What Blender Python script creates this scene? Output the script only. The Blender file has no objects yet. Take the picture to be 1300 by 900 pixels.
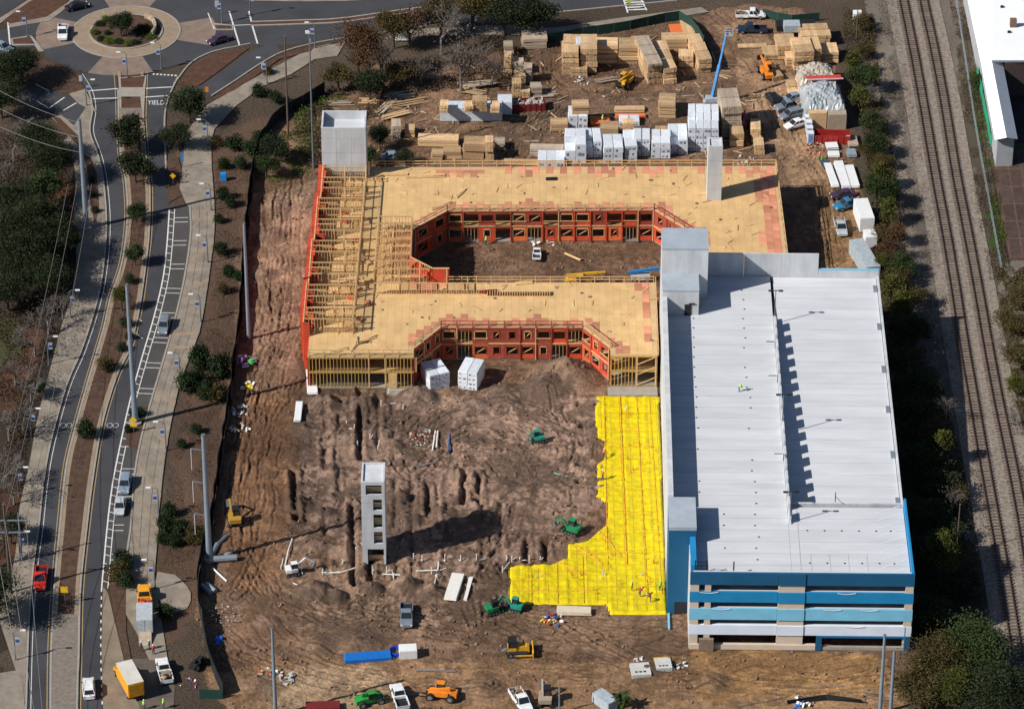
import bpy, bmesh, math, random
import numpy as np
from mathutils import Vector, Matrix

random.seed(7); np.random.seed(7)
SC = bpy.context.scene
COL = SC.collection
R = math.radians
PI = math.pi

# ------------------------------------------------------------------ camera
F_PX, TH, DIST = 5000.0, R(33), 660.0
CT, ST = math.cos(TH), math.sin(TH)
CAMP = Vector((0, -DIST * CT, DIST * ST))
cd = bpy.data.cameras.new('camera'); cam = bpy.data.objects.new('camera', cd); COL.objects.link(cam)
cd.sensor_width = 36; cd.lens = 36 * F_PX / 1300; cd.clip_start = 1; cd.clip_end = 6000
cam.location = CAMP; cam.rotation_euler = (R(90) - TH, 0, 0)
SC.camera = cam

# ------------------------------------------------------------------ sky, sun, exposure
SUN_EL, SUN_AZ = R(38.5), R(25)          # azimuth: direction the light travels, from +x towards +y
w = bpy.data.worlds.new('World'); SC.world = w; w.use_nodes = True
nt = w.node_tree; bg = nt.nodes['Background']
sky = nt.nodes.new('ShaderNodeTexSky'); sky.sky_type = 'NISHITA'; sky.sun_disc = False
sky.ozone_density = 4.0; sky.sun_elevation = SUN_EL
sky.sun_rotation = math.atan2(-math.cos(SUN_AZ), -math.sin(SUN_AZ))
nt.links.new(sky.outputs[0], bg.inputs[0]); bg.inputs[1].default_value = 0.06
sl = bpy.data.lights.new('sun', 'SUN'); sun = bpy.data.objects.new('sun', sl); COL.objects.link(sun)
sl.energy = 5.0; sl.angle = R(0.5); sl.color = (1.0, 0.945, 0.86)
_d = Vector((math.cos(SUN_AZ) * math.cos(SUN_EL), math.sin(SUN_AZ) * math.cos(SUN_EL), -math.sin(SUN_EL)))
sun.rotation_euler = _d.to_track_quat('-Z', 'Y').to_euler(); sun.location = (-300, -100, 300)
SC.view_settings.view_transform = 'Standard'; SC.view_settings.look = 'None'
SC.view_settings.exposure = 0.2; SC.view_settings.gamma = 1.0; SC.view_settings.use_curve_mapping = False
SC.cycles.max_bounces = 5

# ------------------------------------------------------------------ photo measurements -> places on the ground
def G(px, py, z=0.0):
    """ground (or level z) point seen at a measured photo position (1300x900)"""
    a = (px - 650) / F_PX; b = -(py - 450) / F_PX
    d = Vector((a, CT + b * ST, -ST + b * CT)); t = (z - CAMP.z) / d.z
    return CAMP + d * t
def HT(px, pyb, pyt, z0=0.0):
    """height of an upright thing from its foot and top rows"""
    Y = G(px, pyb, z0).y; b = -(pyt - 450) / F_PX
    t = (Y - CAMP.y) / (CT + b * ST)
    return CAMP.z + (-ST + b * CT) * t
def heading(p, q):
    a, b = G(*p), G(*q); return math.atan2(b.y - a.y, b.x - a.x)

# ------------------------------------------------------------------ mesh builder
KIDS = {}
class MB:
    def __init__(s): s.v = []; s.f = []; s.m = []
    def add(s, vs, fs, mi=0):
        o = len(s.v); s.v += [tuple(x) for x in vs]; s.f += [tuple(o + i for i in f) for f in fs]; s.m += [mi] * len(fs)
        return s
    def box(s, x0, x1, y0, y1, z0, z1, mi=0):
        return s.add([(x0,y0,z0),(x1,y0,z0),(x1,y1,z0),(x0,y1,z0),(x0,y0,z1),(x1,y0,z1),(x1,y1,z1),(x0,y1,z1)],
                     [(0,3,2,1),(4,5,6,7),(0,1,5,4),(1,2,6,5),(2,3,7,6),(3,0,4,7)], mi)
    def rbox(s, c, sz, rz=0, ry=0, rx=0, mi=0):
        m = Matrix.Translation(c) @ Matrix.Rotation(rz, 4, 'Z') @ Matrix.Rotation(ry, 4, 'Y') @ Matrix.Rotation(rx, 4, 'X')
        a, b, h = sz[0]/2, sz[1]/2, sz[2]/2
        vs = [m @ Vector(p) for p in [(-a,-b,-h),(a,-b,-h),(a,b,-h),(-a,b,-h),(-a,-b,h),(a,-b,h),(a,b,h),(-a,b,h)]]
        return s.add(vs, [(0,3,2,1),(4,5,6,7),(0,1,5,4),(1,2,6,5),(2,3,7,6),(3,0,4,7)], mi)
    def beam(s, p, q, wd, ht, mi=0):
        """rectangular bar from p to q, wd sideways, ht upwards, centred on the line"""
        p, q = Vector(p), Vector(q); d = (q - p)
        if d.length < 1e-6: return s
        d.normalize(); up = Vector((0,0,1)) if abs(d.z) < .99 else Vector((0,1,0))
        sd = d.cross(up).normalized(); u = sd.cross(d)
        vs = []
        for e in (p, q):
            for a, b in ((-1,-1),(1,-1),(1,1),(-1,1)): vs.append(e + sd * a * wd / 2 + u * b * ht / 2)
        return s.add(vs, [(0,1,2,3),(7,6,5,4),(0,4,5,1),(1,5,6,2),(2,6,7,3),(3,7,4,0)], mi)
    def tube(s, p, q, r0, r1=None, n=8, mi=0, caps=True):
        r1 = r0 if r1 is None else r1; p, q = Vector(p), Vector(q); d = (q - p)
        if d.length < 1e-6: return s
        d.normalize(); up = Vector((0,0,1)) if abs(d.z) < .9 else Vector((1,0,0))
        a = d.cross(up).normalized(); b = d.cross(a)
        vs = [e + (a * math.cos(2*PI*i/n) + b * math.sin(2*PI*i/n)) * r for e, r in ((p, r0), (q, r1)) for i in range(n)]
        fs = [(i, i + n, (i+1) % n + n, (i+1) % n) for i in range(n)]
        if caps: fs += [tuple(range(n)), tuple(range(2*n-1, n-1, -1))]
        return s.add(vs, fs, mi)
    def path(s, pts, r, n=6):
        for a, b in zip(pts, pts[1:]): s.tube(a, b, r, n=n)
        return s
    def prism(s, poly, z0, z1, mi=0):
        n = len(poly); ar = sum(poly[i][0]*poly[(i+1)%n][1] - poly[(i+1)%n][0]*poly[i][1] for i in range(n))
        if ar < 0: poly = poly[::-1]
        vs = [(p[0], p[1], z0) for p in poly] + [(p[0], p[1], z1) for p in poly]
        fs = [tuple(range(n-1, -1, -1)), tuple(range(n, 2*n))] + [(i, (i+1)%n, (i+1)%n+n, i+n) for i in range(n)]
        return s.add(vs, fs, mi)
    def loft(s, rings, mi=0, close=True):
        n = len(rings[0]); vs = [p for r in rings for p in r]; fs = []
        for k in range(len(rings)-1):
            for i in range(n): fs.append((k*n+i, k*n+(i+1)%n, (k+1)*n+(i+1)%n, (k+1)*n+i))
        if close: fs += [tuple(range(n-1,-1,-1)), tuple(range((len(rings)-1)*n, len(rings)*n))]
        return s.add(vs, fs, mi)
    def ball(s, c, r, n=8, m=5, zs=1.0, mi=0, jit=0.0):
        rings = []
        for k in range(m + 1):
            a = -PI/2 + PI*k/m; rr = max(.02, math.cos(a))
            rings.append([(c[0] + r*rr*math.cos(2*PI*i/n)*(1+random.uniform(-jit,jit)), c[1] + r*rr*math.sin(2*PI*i/n)*(1+random.uniform(-jit,jit)), c[2] + r*zs*math.sin(a)) for i in range(n)])
        return s.loft(rings, mi)
    def mesh(s, name, mats, smooth=False):
        me = bpy.data.meshes.new(name); me.from_pydata(s.v, [], s.f)
        for m in (mats if isinstance(mats, (list, tuple)) else [mats]): me.materials.append(m)
        if isinstance(mats, (list, tuple)) and len(mats) > 1: me.polygons.foreach_set('material_index', s.m)
        bm = bmesh.new(); bm.from_mesh(me); bmesh.ops.recalc_face_normals(bm, faces=bm.faces); bm.to_mesh(me); bm.free()
        if smooth: me.polygons.foreach_set('use_smooth', [True]*len(me.polygons))
        me.update(); return me
    def build(s, name, mats, parent=None, loc=None, rz=0.0, smooth=False):
        return obj(name, s.mesh(name, mats, smooth), parent, loc, rz)

def obj(name, me, parent=None, loc=None, rz=0.0):
    o = bpy.data.objects.new(name, me); COL.objects.link(o)
    if parent is not None: o.parent = parent; KIDS.setdefault(parent.as_pointer(), []).append(o)
    if loc is not None: o.location = loc
    if rz: o.rotation_euler = (0, 0, rz)
    return o
def npmesh(name, verts, faces, mat, smooth=False):
    me = bpy.data.meshes.new(name); verts = np.asarray(verts, np.float32); faces = np.asarray(faces, np.int32)
    k = faces.shape[1]
    me.vertices.add(len(verts)); me.vertices.foreach_set('co', verts.ravel())
    me.loops.add(faces.size); me.loops.foreach_set('vertex_index', faces.ravel())
    me.polygons.add(len(faces)); me.polygons.foreach_set('loop_start', np.arange(0, faces.size, k, dtype=np.int32))
    me.polygons.foreach_set('loop_total', np.full(len(faces), k, np.int32))
    if smooth: me.polygons.foreach_set('use_smooth', np.ones(len(faces), bool))
    me.materials.append(mat); me.update(); me.validate(); return me
def tag(o, label=None, cat=None, group=None, kind=None):
    if label: o['label'] = label
    if cat: o['category'] = cat
    if group: o['group'] = group
    if kind: o['kind'] = kind
    return o
def thing(name, label, cat, loc=(0,0,0), rz=0.0, group=None):
    o = bpy.data.objects.new(name, None); COL.objects.link(o); o.empty_display_size = .5
    o.location = loc; o.rotation_euler = (0, 0, rz); tag(o, label, cat, group); return o
def copy_tree(o, parent=None):
    c = o.copy(); COL.objects.link(c)
    if parent is not None: c.parent = parent; KIDS.setdefault(parent.as_pointer(), []).append(c)
    for ch in list(KIDS.get(o.as_pointer(), ())): copy_tree(ch, c)
    return c
PROTO = {}
def clone(key, make, label, cat, loc, rz=0.0, group=None, scale=None):
    """first use builds the thing, later uses copy it with its parts"""
    if key not in PROTO: PROTO[key] = make(); o = PROTO[key]
    else: o = copy_tree(PROTO[key])
    o.location = loc; o.rotation_euler = (0, 0, rz)
    o.scale = (scale,)*3 if isinstance(scale, (int, float)) else (scale or (1,1,1))
    tag(o, label, cat)
    if group: o['group'] = group
    elif 'group' in o.keys(): del o['group']
    return o

# ------------------------------------------------------------------ materials
MATS = {}
def M(name, col, rough=.75, var=.14, scale=1.2, metal=0.0, bump=0.0, orand=0.0, island=0.0, spec=.35, fine=6.0, stretch=None):
    if name in MATS: return MATS[name]
    m = bpy.data.materials.new(name); m.use_nodes = True; t = m.node_tree; b = t.nodes['Principled BSDF']; L = t.links.new
    b.inputs['Roughness'].default_value = rough; b.inputs['Metallic'].default_value = metal
    b.inputs['Specular IOR Level'].default_value = spec
    tc = t.nodes.new('ShaderNodeTexCoord'); src = tc.outputs['Object']
    if stretch:
        mp = t.nodes.new('ShaderNodeMapping'); mp.inputs['Scale'].default_value = stretch; L(src, mp.inputs[0]); src = mp.outputs[0]
    n1 = t.nodes.new('ShaderNodeTexNoise'); n1.inputs['Scale'].default_value = scale; n1.inputs['Detail'].default_value = 5; n1.inputs['Roughness'].default_value = .65
    L(src, n1.inputs['Vector'])
    mr = t.nodes.new('ShaderNodeMapRange'); mr.inputs[1].default_value = .3; mr.inputs[2].default_value = .7; mr.inputs[3].default_value = 1 - var; mr.inputs[4].default_value = 1 + var
    L(n1.outputs[0], mr.inputs[0]); val = mr.outputs[0]
    def mulr(out, amt):
        nonlocal val
        r = t.nodes.new('ShaderNodeMapRange'); r.inputs[3].default_value = 1 - amt; r.inputs[4].default_value = 1 + amt; L(out, r.inputs[0])
        x = t.nodes.new('ShaderNodeMath'); x.operation = 'MULTIPLY'; L(val, x.inputs[0]); L(r.outputs[0], x.inputs[1]); val = x.outputs[0]
    if orand: oi = t.nodes.new('ShaderNodeObjectInfo'); mulr(oi.outputs['Random'], orand)
    if island: ge = t.nodes.new('ShaderNodeNewGeometry'); mulr(ge.outputs['Random Per Island'], island)
    mx = t.nodes.new('ShaderNodeVectorMath'); mx.operation = 'SCALE'; mx.inputs[0].default_value = col[:3]; L(val, mx.inputs['Scale'])
    L(mx.outputs[0], b.inputs['Base Color'])
    if bump:
        n2 = t.nodes.new('ShaderNodeTexNoise'); n2.inputs['Scale'].default_value = fine; n2.inputs['Detail'].default_value = 4; L(src, n2.inputs['Vector'])
        bp = t.nodes.new('ShaderNodeBump'); bp.inputs['Strength'].default_value = bump; bp.inputs['Distance'].default_value = .1; L(n2.outputs[0], bp.inputs['Height']); L(bp.outputs[0], b.inputs['Normal'])
    MATS[name] = m; return m
def leafmat(name, c0, c1, rough=.6):
    if name in MATS: return MATS[name]
    m = bpy.data.materials.new(name); m.use_nodes = True; t = m.node_tree; b = t.nodes['Principled BSDF']; L = t.links.new
    b.inputs['Roughness'].default_value = rough; b.inputs['Specular IOR Level'].default_value = .12
    ge = t.nodes.new('ShaderNodeNewGeometry'); oi = t.nodes.new('ShaderNodeObjectInfo')
    tc = t.nodes.new('ShaderNodeTexCoord'); n1 = t.nodes.new('ShaderNodeTexNoise'); n1.inputs['Scale'].default_value = .9; L(tc.outputs['Object'], n1.inputs['Vector'])
    a = t.nodes.new('ShaderNodeMath'); a.operation = 'MULTIPLY_ADD'; a.inputs[1].default_value = .55; L(ge.outputs['Random Per Island'], a.inputs[0])
    c = t.nodes.new('ShaderNodeMath'); c.operation = 'MULTIPLY_ADD'; c.inputs[1].default_value = .9; c.inputs[2].default_value = -.22; L(n1.outputs[0], c.inputs[0])
    L(c.outputs[0], a.inputs[2])
    d = t.nodes.new('ShaderNodeMath'); d.operation = 'MULTIPLY_ADD'; d.inputs[1].default_value = .25; L(oi.outputs['Random'], d.inputs[0]); L(a.outputs[0], d.inputs[2])
    rp = t.nodes.new('ShaderNodeValToRGB'); rp.color_ramp.elements[0].color = (*c0, 1); rp.color_ramp.elements[1].color = (*c1, 1); L(d.outputs[0], rp.inputs[0])
    L(rp.outputs[0], b.inputs['Base Color']); MATS[name] = m; return m

ASPH = M('asphalt', (.047,.048,.055), .85, .22, .12, bump=.1, fine=8)
ASPH_OLD = M('worn_asphalt', (.062,.058,.057), .88, .2, .2, bump=.1)
BRICKP = M('brick_paving', (.21,.155,.125), .88, .2, .5, bump=.15)
CONC = M('pavement_concrete', (.235,.200,.160), .88, .3, .35, bump=.1)
CONC_L = M('kerb_concrete', (.30,.275,.24), .85, .15, 1.0)
COBBLE = M('cobble_paving', (.19,.16,.135), .9, .25, 1.5, bump=.4, fine=4)
TANCONC = M('tan_apron_paving', (.27,.205,.145), .88, .15, .6, bump=.15)
PAINT = M('white_road_paint', (.62,.62,.60), .7, .25, 2.5)
PAINT_Y = M('yellow_road_paint', (.36,.25,.11), .7, .25, 2.5)
MULCH = M('mulch', (.075,.042,.028), .95, .4, .8, bump=.6, fine=3)
MULCH_R = M('red_mulch', (.080,.038,.023), .95, .35, .8, bump=.6, fine=3)
ROOFB = M('grey_blue_roofing', (.33,.385,.44), .7, .12, .4)
PRECAST = M('precast_concrete', (.49,.51,.535), .85, .2, .35, bump=.06, orand=.06, stretch=(1.4,1.4,.35))
DECKC = M('garage_deck_concrete', (.525,.545,.575), .8, .10, .3, bump=.05, orand=.03, stretch=(.3,1.8,1))
TANP = M('tan_precast', (.56,.47,.38), .8, .08, .5)
BLUE1 = M('dark_blue_paint', (.010,.095,.205), .6, .1, .3)
BLUE2 = M('mid_blue_paint', (.012,.22,.47), .6, .1, .3)
BLUE3 = M('sky_blue_paint', (.19,.50,.70), .6, .1, .3)
BLUE4 = M('pale_blue_paint', (.66,.74,.86), .6, .08, .3)
DARK = M('dark_interior', (.02,.021,.025), .9, .2, 1)
STEEL = M('galvanised_steel', (.25,.29,.34), .5, .12, .8, metal=.35)
STEELD = M('weathered_steel', (.16,.18,.20), .55, .15, .8, metal=.3)
BLACKM = M('black_metal', (.018,.018,.02), .5, .1, 2)
RUST = M('rusted_rail_steel', (.085,.045,.032), .7, .25, 2, metal=.2)
TIE = M('weathered_sleeper', (.115,.092,.078), .9, .3, 1.5, orand=.3)
BALLAST = M('ballast_gravel', (.225,.186,.155), .95, .45, 1.4, bump=.9, fine=5)
WOOD = M('framing_lumber', (.56,.37,.175), .8, .22, 1.5, island=.28)
WOODB = M('lumber_bundle', (.50,.335,.185), .8, .2, 1.2, orand=.3, island=.16, stretch=(1,1,7))
WOODG = M('weathered_bundle', (.36,.29,.22), .85, .16, 1.2, orand=.2, island=.16)
PLY = M('plywood_deck', (.61,.40,.185), .8, .13, .35, island=.055)
PLYP = M('pink_coated_sheathing', (.56,.235,.14), .8, .15, .6, orand=.3)
OSBR = M('red_sheathing', (.50,.064,.028), .75, .2, .8, island=.22)
OSBD = M('dark_red_sheathing', (.31,.058,.032), .8, .25, .9, orand=.2)
OSBO = M('orange_sheathing', (.60,.135,.04), .8, .2, .9, orand=.2)
WHITE = M('white_paint', (.72,.73,.74), .5, .06, 1)
WRAP = M('white_lumber_wrap', (.60,.64,.70), .55, .16, 1.6, orand=.12, bump=.3, fine=3)
WRAPT = M('wrap_print', (.16,.19,.25), .6, .4, 4)
PVC = M('white_pvc', (.70,.68,.64), .45, .08, 2)
YFILM = M('yellow_vapour_film', (.63,.50,.006), .45, .16, .8, bump=.6, fine=2.2, spec=.25)
GLASS = M('dark_vehicle_glass', (.02,.025,.03), .08, .1, 1, spec=.6)
TYRE = M('tyre_rubber', (.02,.02,.02), .85, .2, 3)
RIM = M('wheel_rim', (.35,.36,.37), .4, .1, 3, metal=.6)
LAMPW = M('headlight_lens', (.7,.7,.68), .2, .05, 3)
LAMPR = M('tail_light_lens', (.35,.02,.015), .25, .05, 3)
BARK = M('bark', (.075,.055,.042), .9, .3, 2)
BARKG = M('grey_bark', (.17,.15,.135), .9, .3, 2)
SILT = M('black_silt_fabric', (.010,.012,.014), .85, .25, 1.5, bump=.5, fine=2)
GREENF = M('green_screen_fabric', (.012,.045,.035), .8, .25, 1.5)
def paint(name, c, rough=.4, metal=0.0): return M(name, c, rough, .2, 1.5, metal=metal, spec=.5)
# ================================================================== SETTING
def wp(pts, z=0.0): return [Vector((G(*p).x, G(*p).y, z)) for p in pts]
def smooth(pts, step=1.5):
    """Catmull-Rom through the points"""
    P = [2*pts[0]-pts[1]] + list(pts) + [2*pts[-1]-pts[-2]]; out = []
    for i in range(1, len(P)-2):
        n = max(1, int((P[i+1]-P[i]).length/step))
        for k in range(n):
            t = k/n; a, b, c, d = P[i-1], P[i], P[i+1], P[i+2]
            out.append(.5*((2*b)+(c-a)*t+(2*a-5*b+4*c-d)*t*t+(3*b-a-3*c+d)*t**3))
    out.append(P[-2].copy()); return out
def resample(pts, n):
    L = [0]
    for a, b in zip(pts, pts[1:]): L.append(L[-1]+(b-a).length)
    out = []; j = 0
    for k in range(n):
        s = L[-1]*k/(n-1)
        while j < len(L)-2 and L[j+1] < s: j += 1
        t = (s-L[j])/max(1e-9, L[j+1]-L[j]); out.append(pts[j].lerp(pts[j+1], min(1, t)))
    return out
def cum(pts):
    L = [0]
    for a, b in zip(pts, pts[1:]): L.append(L[-1]+(b-a).length)
    return L
def at_len(pts, L, s):
    for j in range(len(L)-1):
        if L[j+1] >= s or j == len(L)-2:
            t = (s-L[j])/max(1e-9, L[j+1]-L[j]); p = pts[j].lerp(pts[j+1], t); d = (pts[j+1]-pts[j]).normalized(); return p, d
def offset(pts, d):
    out = []
    for i, p in enumerate(pts):
        t = (pts[min(i+1, len(pts)-1)]-pts[max(i-1, 0)]); t.z = 0; t.normalize(); out.append(p+Vector((t.y, -t.x, 0))*d)
    return out
def strip_mb(Lp, Rp, z, n=None, mb=None, thick=0.0):
    n = n or max(2, int(max(cum(Lp)[-1], cum(Rp)[-1])/1.5)); a, b = resample(Lp, n), resample(Rp, n); mb = mb or MB()
    vs = []
    for p, q in zip(a, b): vs += [(p.x, p.y, z), (q.x, q.y, z)]
    mb.add(vs, [(2*i, 2*i+1, 2*i+3, 2*i+2) for i in range(n-1)])
    return mb
def struct(name, mb, mat, parent=None):
    o = mb.build(name, mat, parent)
    for p in o.data.polygons: pass
    if parent is None: o['kind'] = 'structure'
    return o
def sheet(name, px, z, mat, parent=None, sm=False, thick=.12):
    pts = wp(px); 
    if sm: pts = smooth(pts + [pts[0]])[:-1]
    mb = MB(); mb.prism([(p.x, p.y) for p in pts], z-thick, z); return struct(name, mb, mat, parent)
def line_mb(pts, wd, z, mb=None):
    return strip_mb(offset(pts, -wd/2), offset(pts, wd/2), z, max(2, len(pts)), mb)
def kerb_along(pts, wd=.3, ht=.15, parent=None, name='kerb', mat=None):
    a, b = offset(pts, -wd/2), offset(pts, wd/2)
    rings = [[(p.x,p.y,-.1),(p.x,p.y,ht),(q.x,q.y,ht),(q.x,q.y,-.1)] for p, q in zip(a, b)]
    return struct(name, MB().loft(rings), mat or CONC_L, parent)

# ---------------------------------------------------------------- ground
def vnoise(X, Y, sc, seed):
    rs = np.random.RandomState(seed); T = rs.rand(256, 256); x = X/sc+500.0; y = Y/sc+500.0
    xi = np.floor(x).astype(int); yi = np.floor(y).astype(int); fx = x-xi; fy = y-yi; fx = fx*fx*(3-2*fx); fy = fy*fy*(3-2*fy)
    a, b = xi & 255, (xi+1) & 255; c, d = yi & 255, (yi+1) & 255
    return (T[a,c]*(1-fx)+T[b,c]*fx)*(1-fy)+(T[a,d]*(1-fx)+T[b,d]*fx)*fy
def fbm(X, Y, sc, seed, o=4):
    s = 0; w = 1; tw = 0
    for k in range(o): s = s+w*vnoise(X, Y, sc/2**k, seed+k); tw += w; w *= .55
    return s/tw-.5
def in_poly(X, Y, poly):
    r = np.zeros(X.shape, bool); n = len(poly)
    for i in range(n):
        x1, y1 = poly[i]; x2, y2 = poly[(i+1) % n]
        if y1 == y2: continue
        c = ((y1 > Y) != (y2 > Y)) & (X < (x2-x1)*(Y-y1)/(y2-y1)+x1); r ^= c
    return r
def axis(lo, hi, st, far):
    c = list(np.arange(lo, hi+st*.5, st)); s = st; a = []; x = lo
    while x > -far: s *= 1.6; x -= s; a.append(x)
    b = []; s = st; x = c[-1]
    while x < far: s *= 1.6; x += s; b.append(x)
    return np.array(a[::-1]+c+b)
def axis2(lo, a, b_, hi, fine, st, far):
    c = axis(lo, hi, st, far); return np.concatenate([c[c < a-st*.5], np.arange(a, b_, fine), c[c > b_+st*.3]])
GX, GY = axis2(-103, -50, 26, 103, .2, .36, 2200), axis2(-100, -96, 18, 132, .2, .34, 2200)
X, Y = np.meshgrid(GX, GY)
def P2(px): return [(G(*p).x, G(*p).y) for p in px]
WX = X+fbm(X, Y, 6, 11)*5; WY = Y+fbm(X, Y, 6, 31)*5          # wobbled, so that colour borders are ragged
C = np.zeros(X.shape+(3,)); C[:] = (.085,.062,.045)
def patch(px, col, a=1.0, wob=True):
    m = in_poly(WX if wob else X, WY if wob else Y, P2(px)); C[m] = C[m]*(1-a)+np.array(col)*a
SITE = [(352,150),(400,150),(430,118),(480,80),(560,95),(640,60),(700,47),(880,22),(905,10),(1010,8),(1055,60),(1085,200),(1108,330),(1125,420),(1165,830),(1150,905),(282,905),(264,850),(248,770),(252,720),(270,650),(285,560),(298,450),(308,350),(312,260),(325,190)]
DIRT = (.172,.108,.073)
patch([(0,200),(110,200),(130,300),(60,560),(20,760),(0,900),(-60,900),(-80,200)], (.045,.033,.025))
patch([(55,225),(95,235),(105,290),(70,310)], (.14,.055,.03)); patch([(20,410),(60,420),(50,470),(10,540),(-20,520)], (.13,.06,.03), .7)
patch([(-20,395),(35,400),(30,450),(-20,480)], (.065,.07,.03))
patch([(0,620),(30,600),(20,700),(-20,760)], (.12,.055,.03), .6)
patch([(1100,-20),(1240,-20),(1262,150),(1330,420),(1330,920),(1200,920),(1165,600),(1120,330),(1110,150)], (.175,.148,.122))
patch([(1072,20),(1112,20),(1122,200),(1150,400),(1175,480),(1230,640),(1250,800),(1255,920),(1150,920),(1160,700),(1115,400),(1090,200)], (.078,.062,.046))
patch([(1225,10),(1240,80),(1255,180),(1275,330),(1290,560),(1262,420),(1240,260),(1215,100)], (.10,.082,.06))
patch([(1255,255),(1268,255),(1283,335),(1270,335)], (.05,.085,.022)); patch([(1283,180),(1300,180),(1300,240),(1290,235)], (.05,.085,.022))
patch([(1235,90),(1245,90),(1252,120),(1240,118)], (.05,.075,.022))
patch(SITE, DIRT)
patch([(225,195),(330,150),(352,150),(318,240),(308,340),(300,440),(288,540),(272,640),(250,720),(250,780),(200,830),(200,700),(228,560),(255,420),(270,330),(270,220)], (.115,.072,.050))
patch([(345,240),(398,225),(392,300),(385,480),(318,500),(325,330)], (.27,.180,.128), .85)
patch([(385,500),(760,500),(760,640),(640,720),(470,730),(385,640)], (.222,.147,.110), .85)
patch([(300,500),(380,500),(370,720),(300,760),(280,700)], (.21,.118,.07), .85)
patch([(355,720),(640,720),(870,780),(870,830),(600,830),(450,800),(370,800)], (.195,.128,.088), .75)
patch([(270,850),(420,835),(640,840),(870,835),(1130,835),(1150,905),(280,905)], (.27,.168,.098), .85)
patch([(330,850),(470,845),(540,880),(420,905),(330,905)], (.36,.26,.175), .75)
patch([(880,828),(1120,828),(1110,885),(890,890)], (.29,.170,.080), .85)
patch([(1040,230),(1090,240),(1110,330),(1090,345),(1040,345)], (.29,.178,.095), .85)
patch([(985,60),(1020,140),(1060,240),(1000,240),(960,150),(930,90),(905,30),(950,20)], (.30,.195,.125), .85)
patch([(1105,50),(1125,40),(1142,200),(1165,330),(1148,330),(1122,200)], (.27,.225,.175), .8)
patch([(640,130),(900,110),(960,150),(700,190),(620,190)], (.125,.085,.062), .7)
patch([(1258,190),(1302,190),(1302,330),(1276,330)], (.085,.052,.040), 1, False)
SM = in_poly(X, Y, P2(SITE)).astype(float)
_near = (X > -110) & (X < 110) & (Y > -110) & (Y < 140)
for _ in range(6):          # feather the edge of the site
    SM = (SM+np.roll(SM,3,0)+np.roll(SM,-3,0)+np.roll(SM,3,1)+np.roll(SM,-3,1))/5
Z = np.zeros(X.shape)
RG = in_poly(WX, WY, P2([(372,492),(640,480),(770,500),(760,650),(640,780),(560,800),(370,800),(355,700)])).astype(float)
for _ in range(5): RG = (RG+np.roll(RG,4,0)+np.roll(RG,-4,0)+np.roll(RG,4,1)+np.roll(RG,-4,1))/5
def billow(sc, sd): return np.abs(vnoise(X, Y, sc, sd)-.5)*2
NF = {4.0: fbm(X, Y, 4, 90), 1.7: fbm(X, Y, 1.7, 400), .9: fbm(X, Y, .9, 190, 2)}; VF = {3.5: vnoise(X, Y, 3.5, 500), 5.0: vnoise(X, Y, 5, 290), .9: vnoise(X, Y, .9, 600), 1.2: fbm(X, Y, 1.2, 77, 2)}
def rolled(f, k): return np.roll(f, (37*k, 53*k), (0, 1))
Z += SM*(fbm(X, Y, 5, 3)*.5+(.4+.6*RG)*(billow(2.6, 61)*.26+billow(1.0, 71)*.20+fbm(X, Y, .7, 23, 3)*.34-.2))
def sstep(v, a, b_): t_ = np.clip((v-a)/(b_-a), 0, 1); return t_*t_*(3-2*t_)
dry = sstep(fbm(X, Y, 7, 205)*.7+fbm(X, Y, 1.6, 215)*.55+fbm(X, Y, .55, 225, 2)*.3, -.07, .10)      # dry crust over moist soil, with torn borders
tone = 1.0+fbm(X, Y, 14, 5)*.8+fbm(X, Y, .9, 41, 3)*.6*SM
tone *= 1+SM*(dry*(.5+.25*RG)-.2-.12*RG)
def near_line(px, rad):
    pts = smooth(wp(px), 1.0); D = np.full(X.shape, 99.0); S = np.zeros(X.shape)
    for a, b in zip(pts, pts[1:]):
        i0, i1 = np.searchsorted(GX, [min(a.x,b.x)-rad, max(a.x,b.x)+rad]); j0, j1 = np.searchsorted(GY, [min(a.y,b.y)-rad, max(a.y,b.y)+rad])
        if i1 <= i0 or j1 <= j0: continue
        xs, ys = X[j0:j1,i0:i1], Y[j0:j1,i0:i1]; d = b-a; l = d.length or 1e-6; ux, uy = d.x/l, d.y/l
        t = np.clip(((xs-a.x)*ux+(ys-a.y)*uy), 0, l); dd = np.hypot(xs-a.x-ux*t, ys-a.y-uy*t); sg = np.sign((xs-a.x)*uy-(ys-a.y)*ux)
        w = dd < D[j0:j1,i0:i1]; D[j0:j1,i0:i1][w] = dd[w]; S[j0:j1,i0:i1][w] = (sg*dd)[w]
    return D, S
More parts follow.
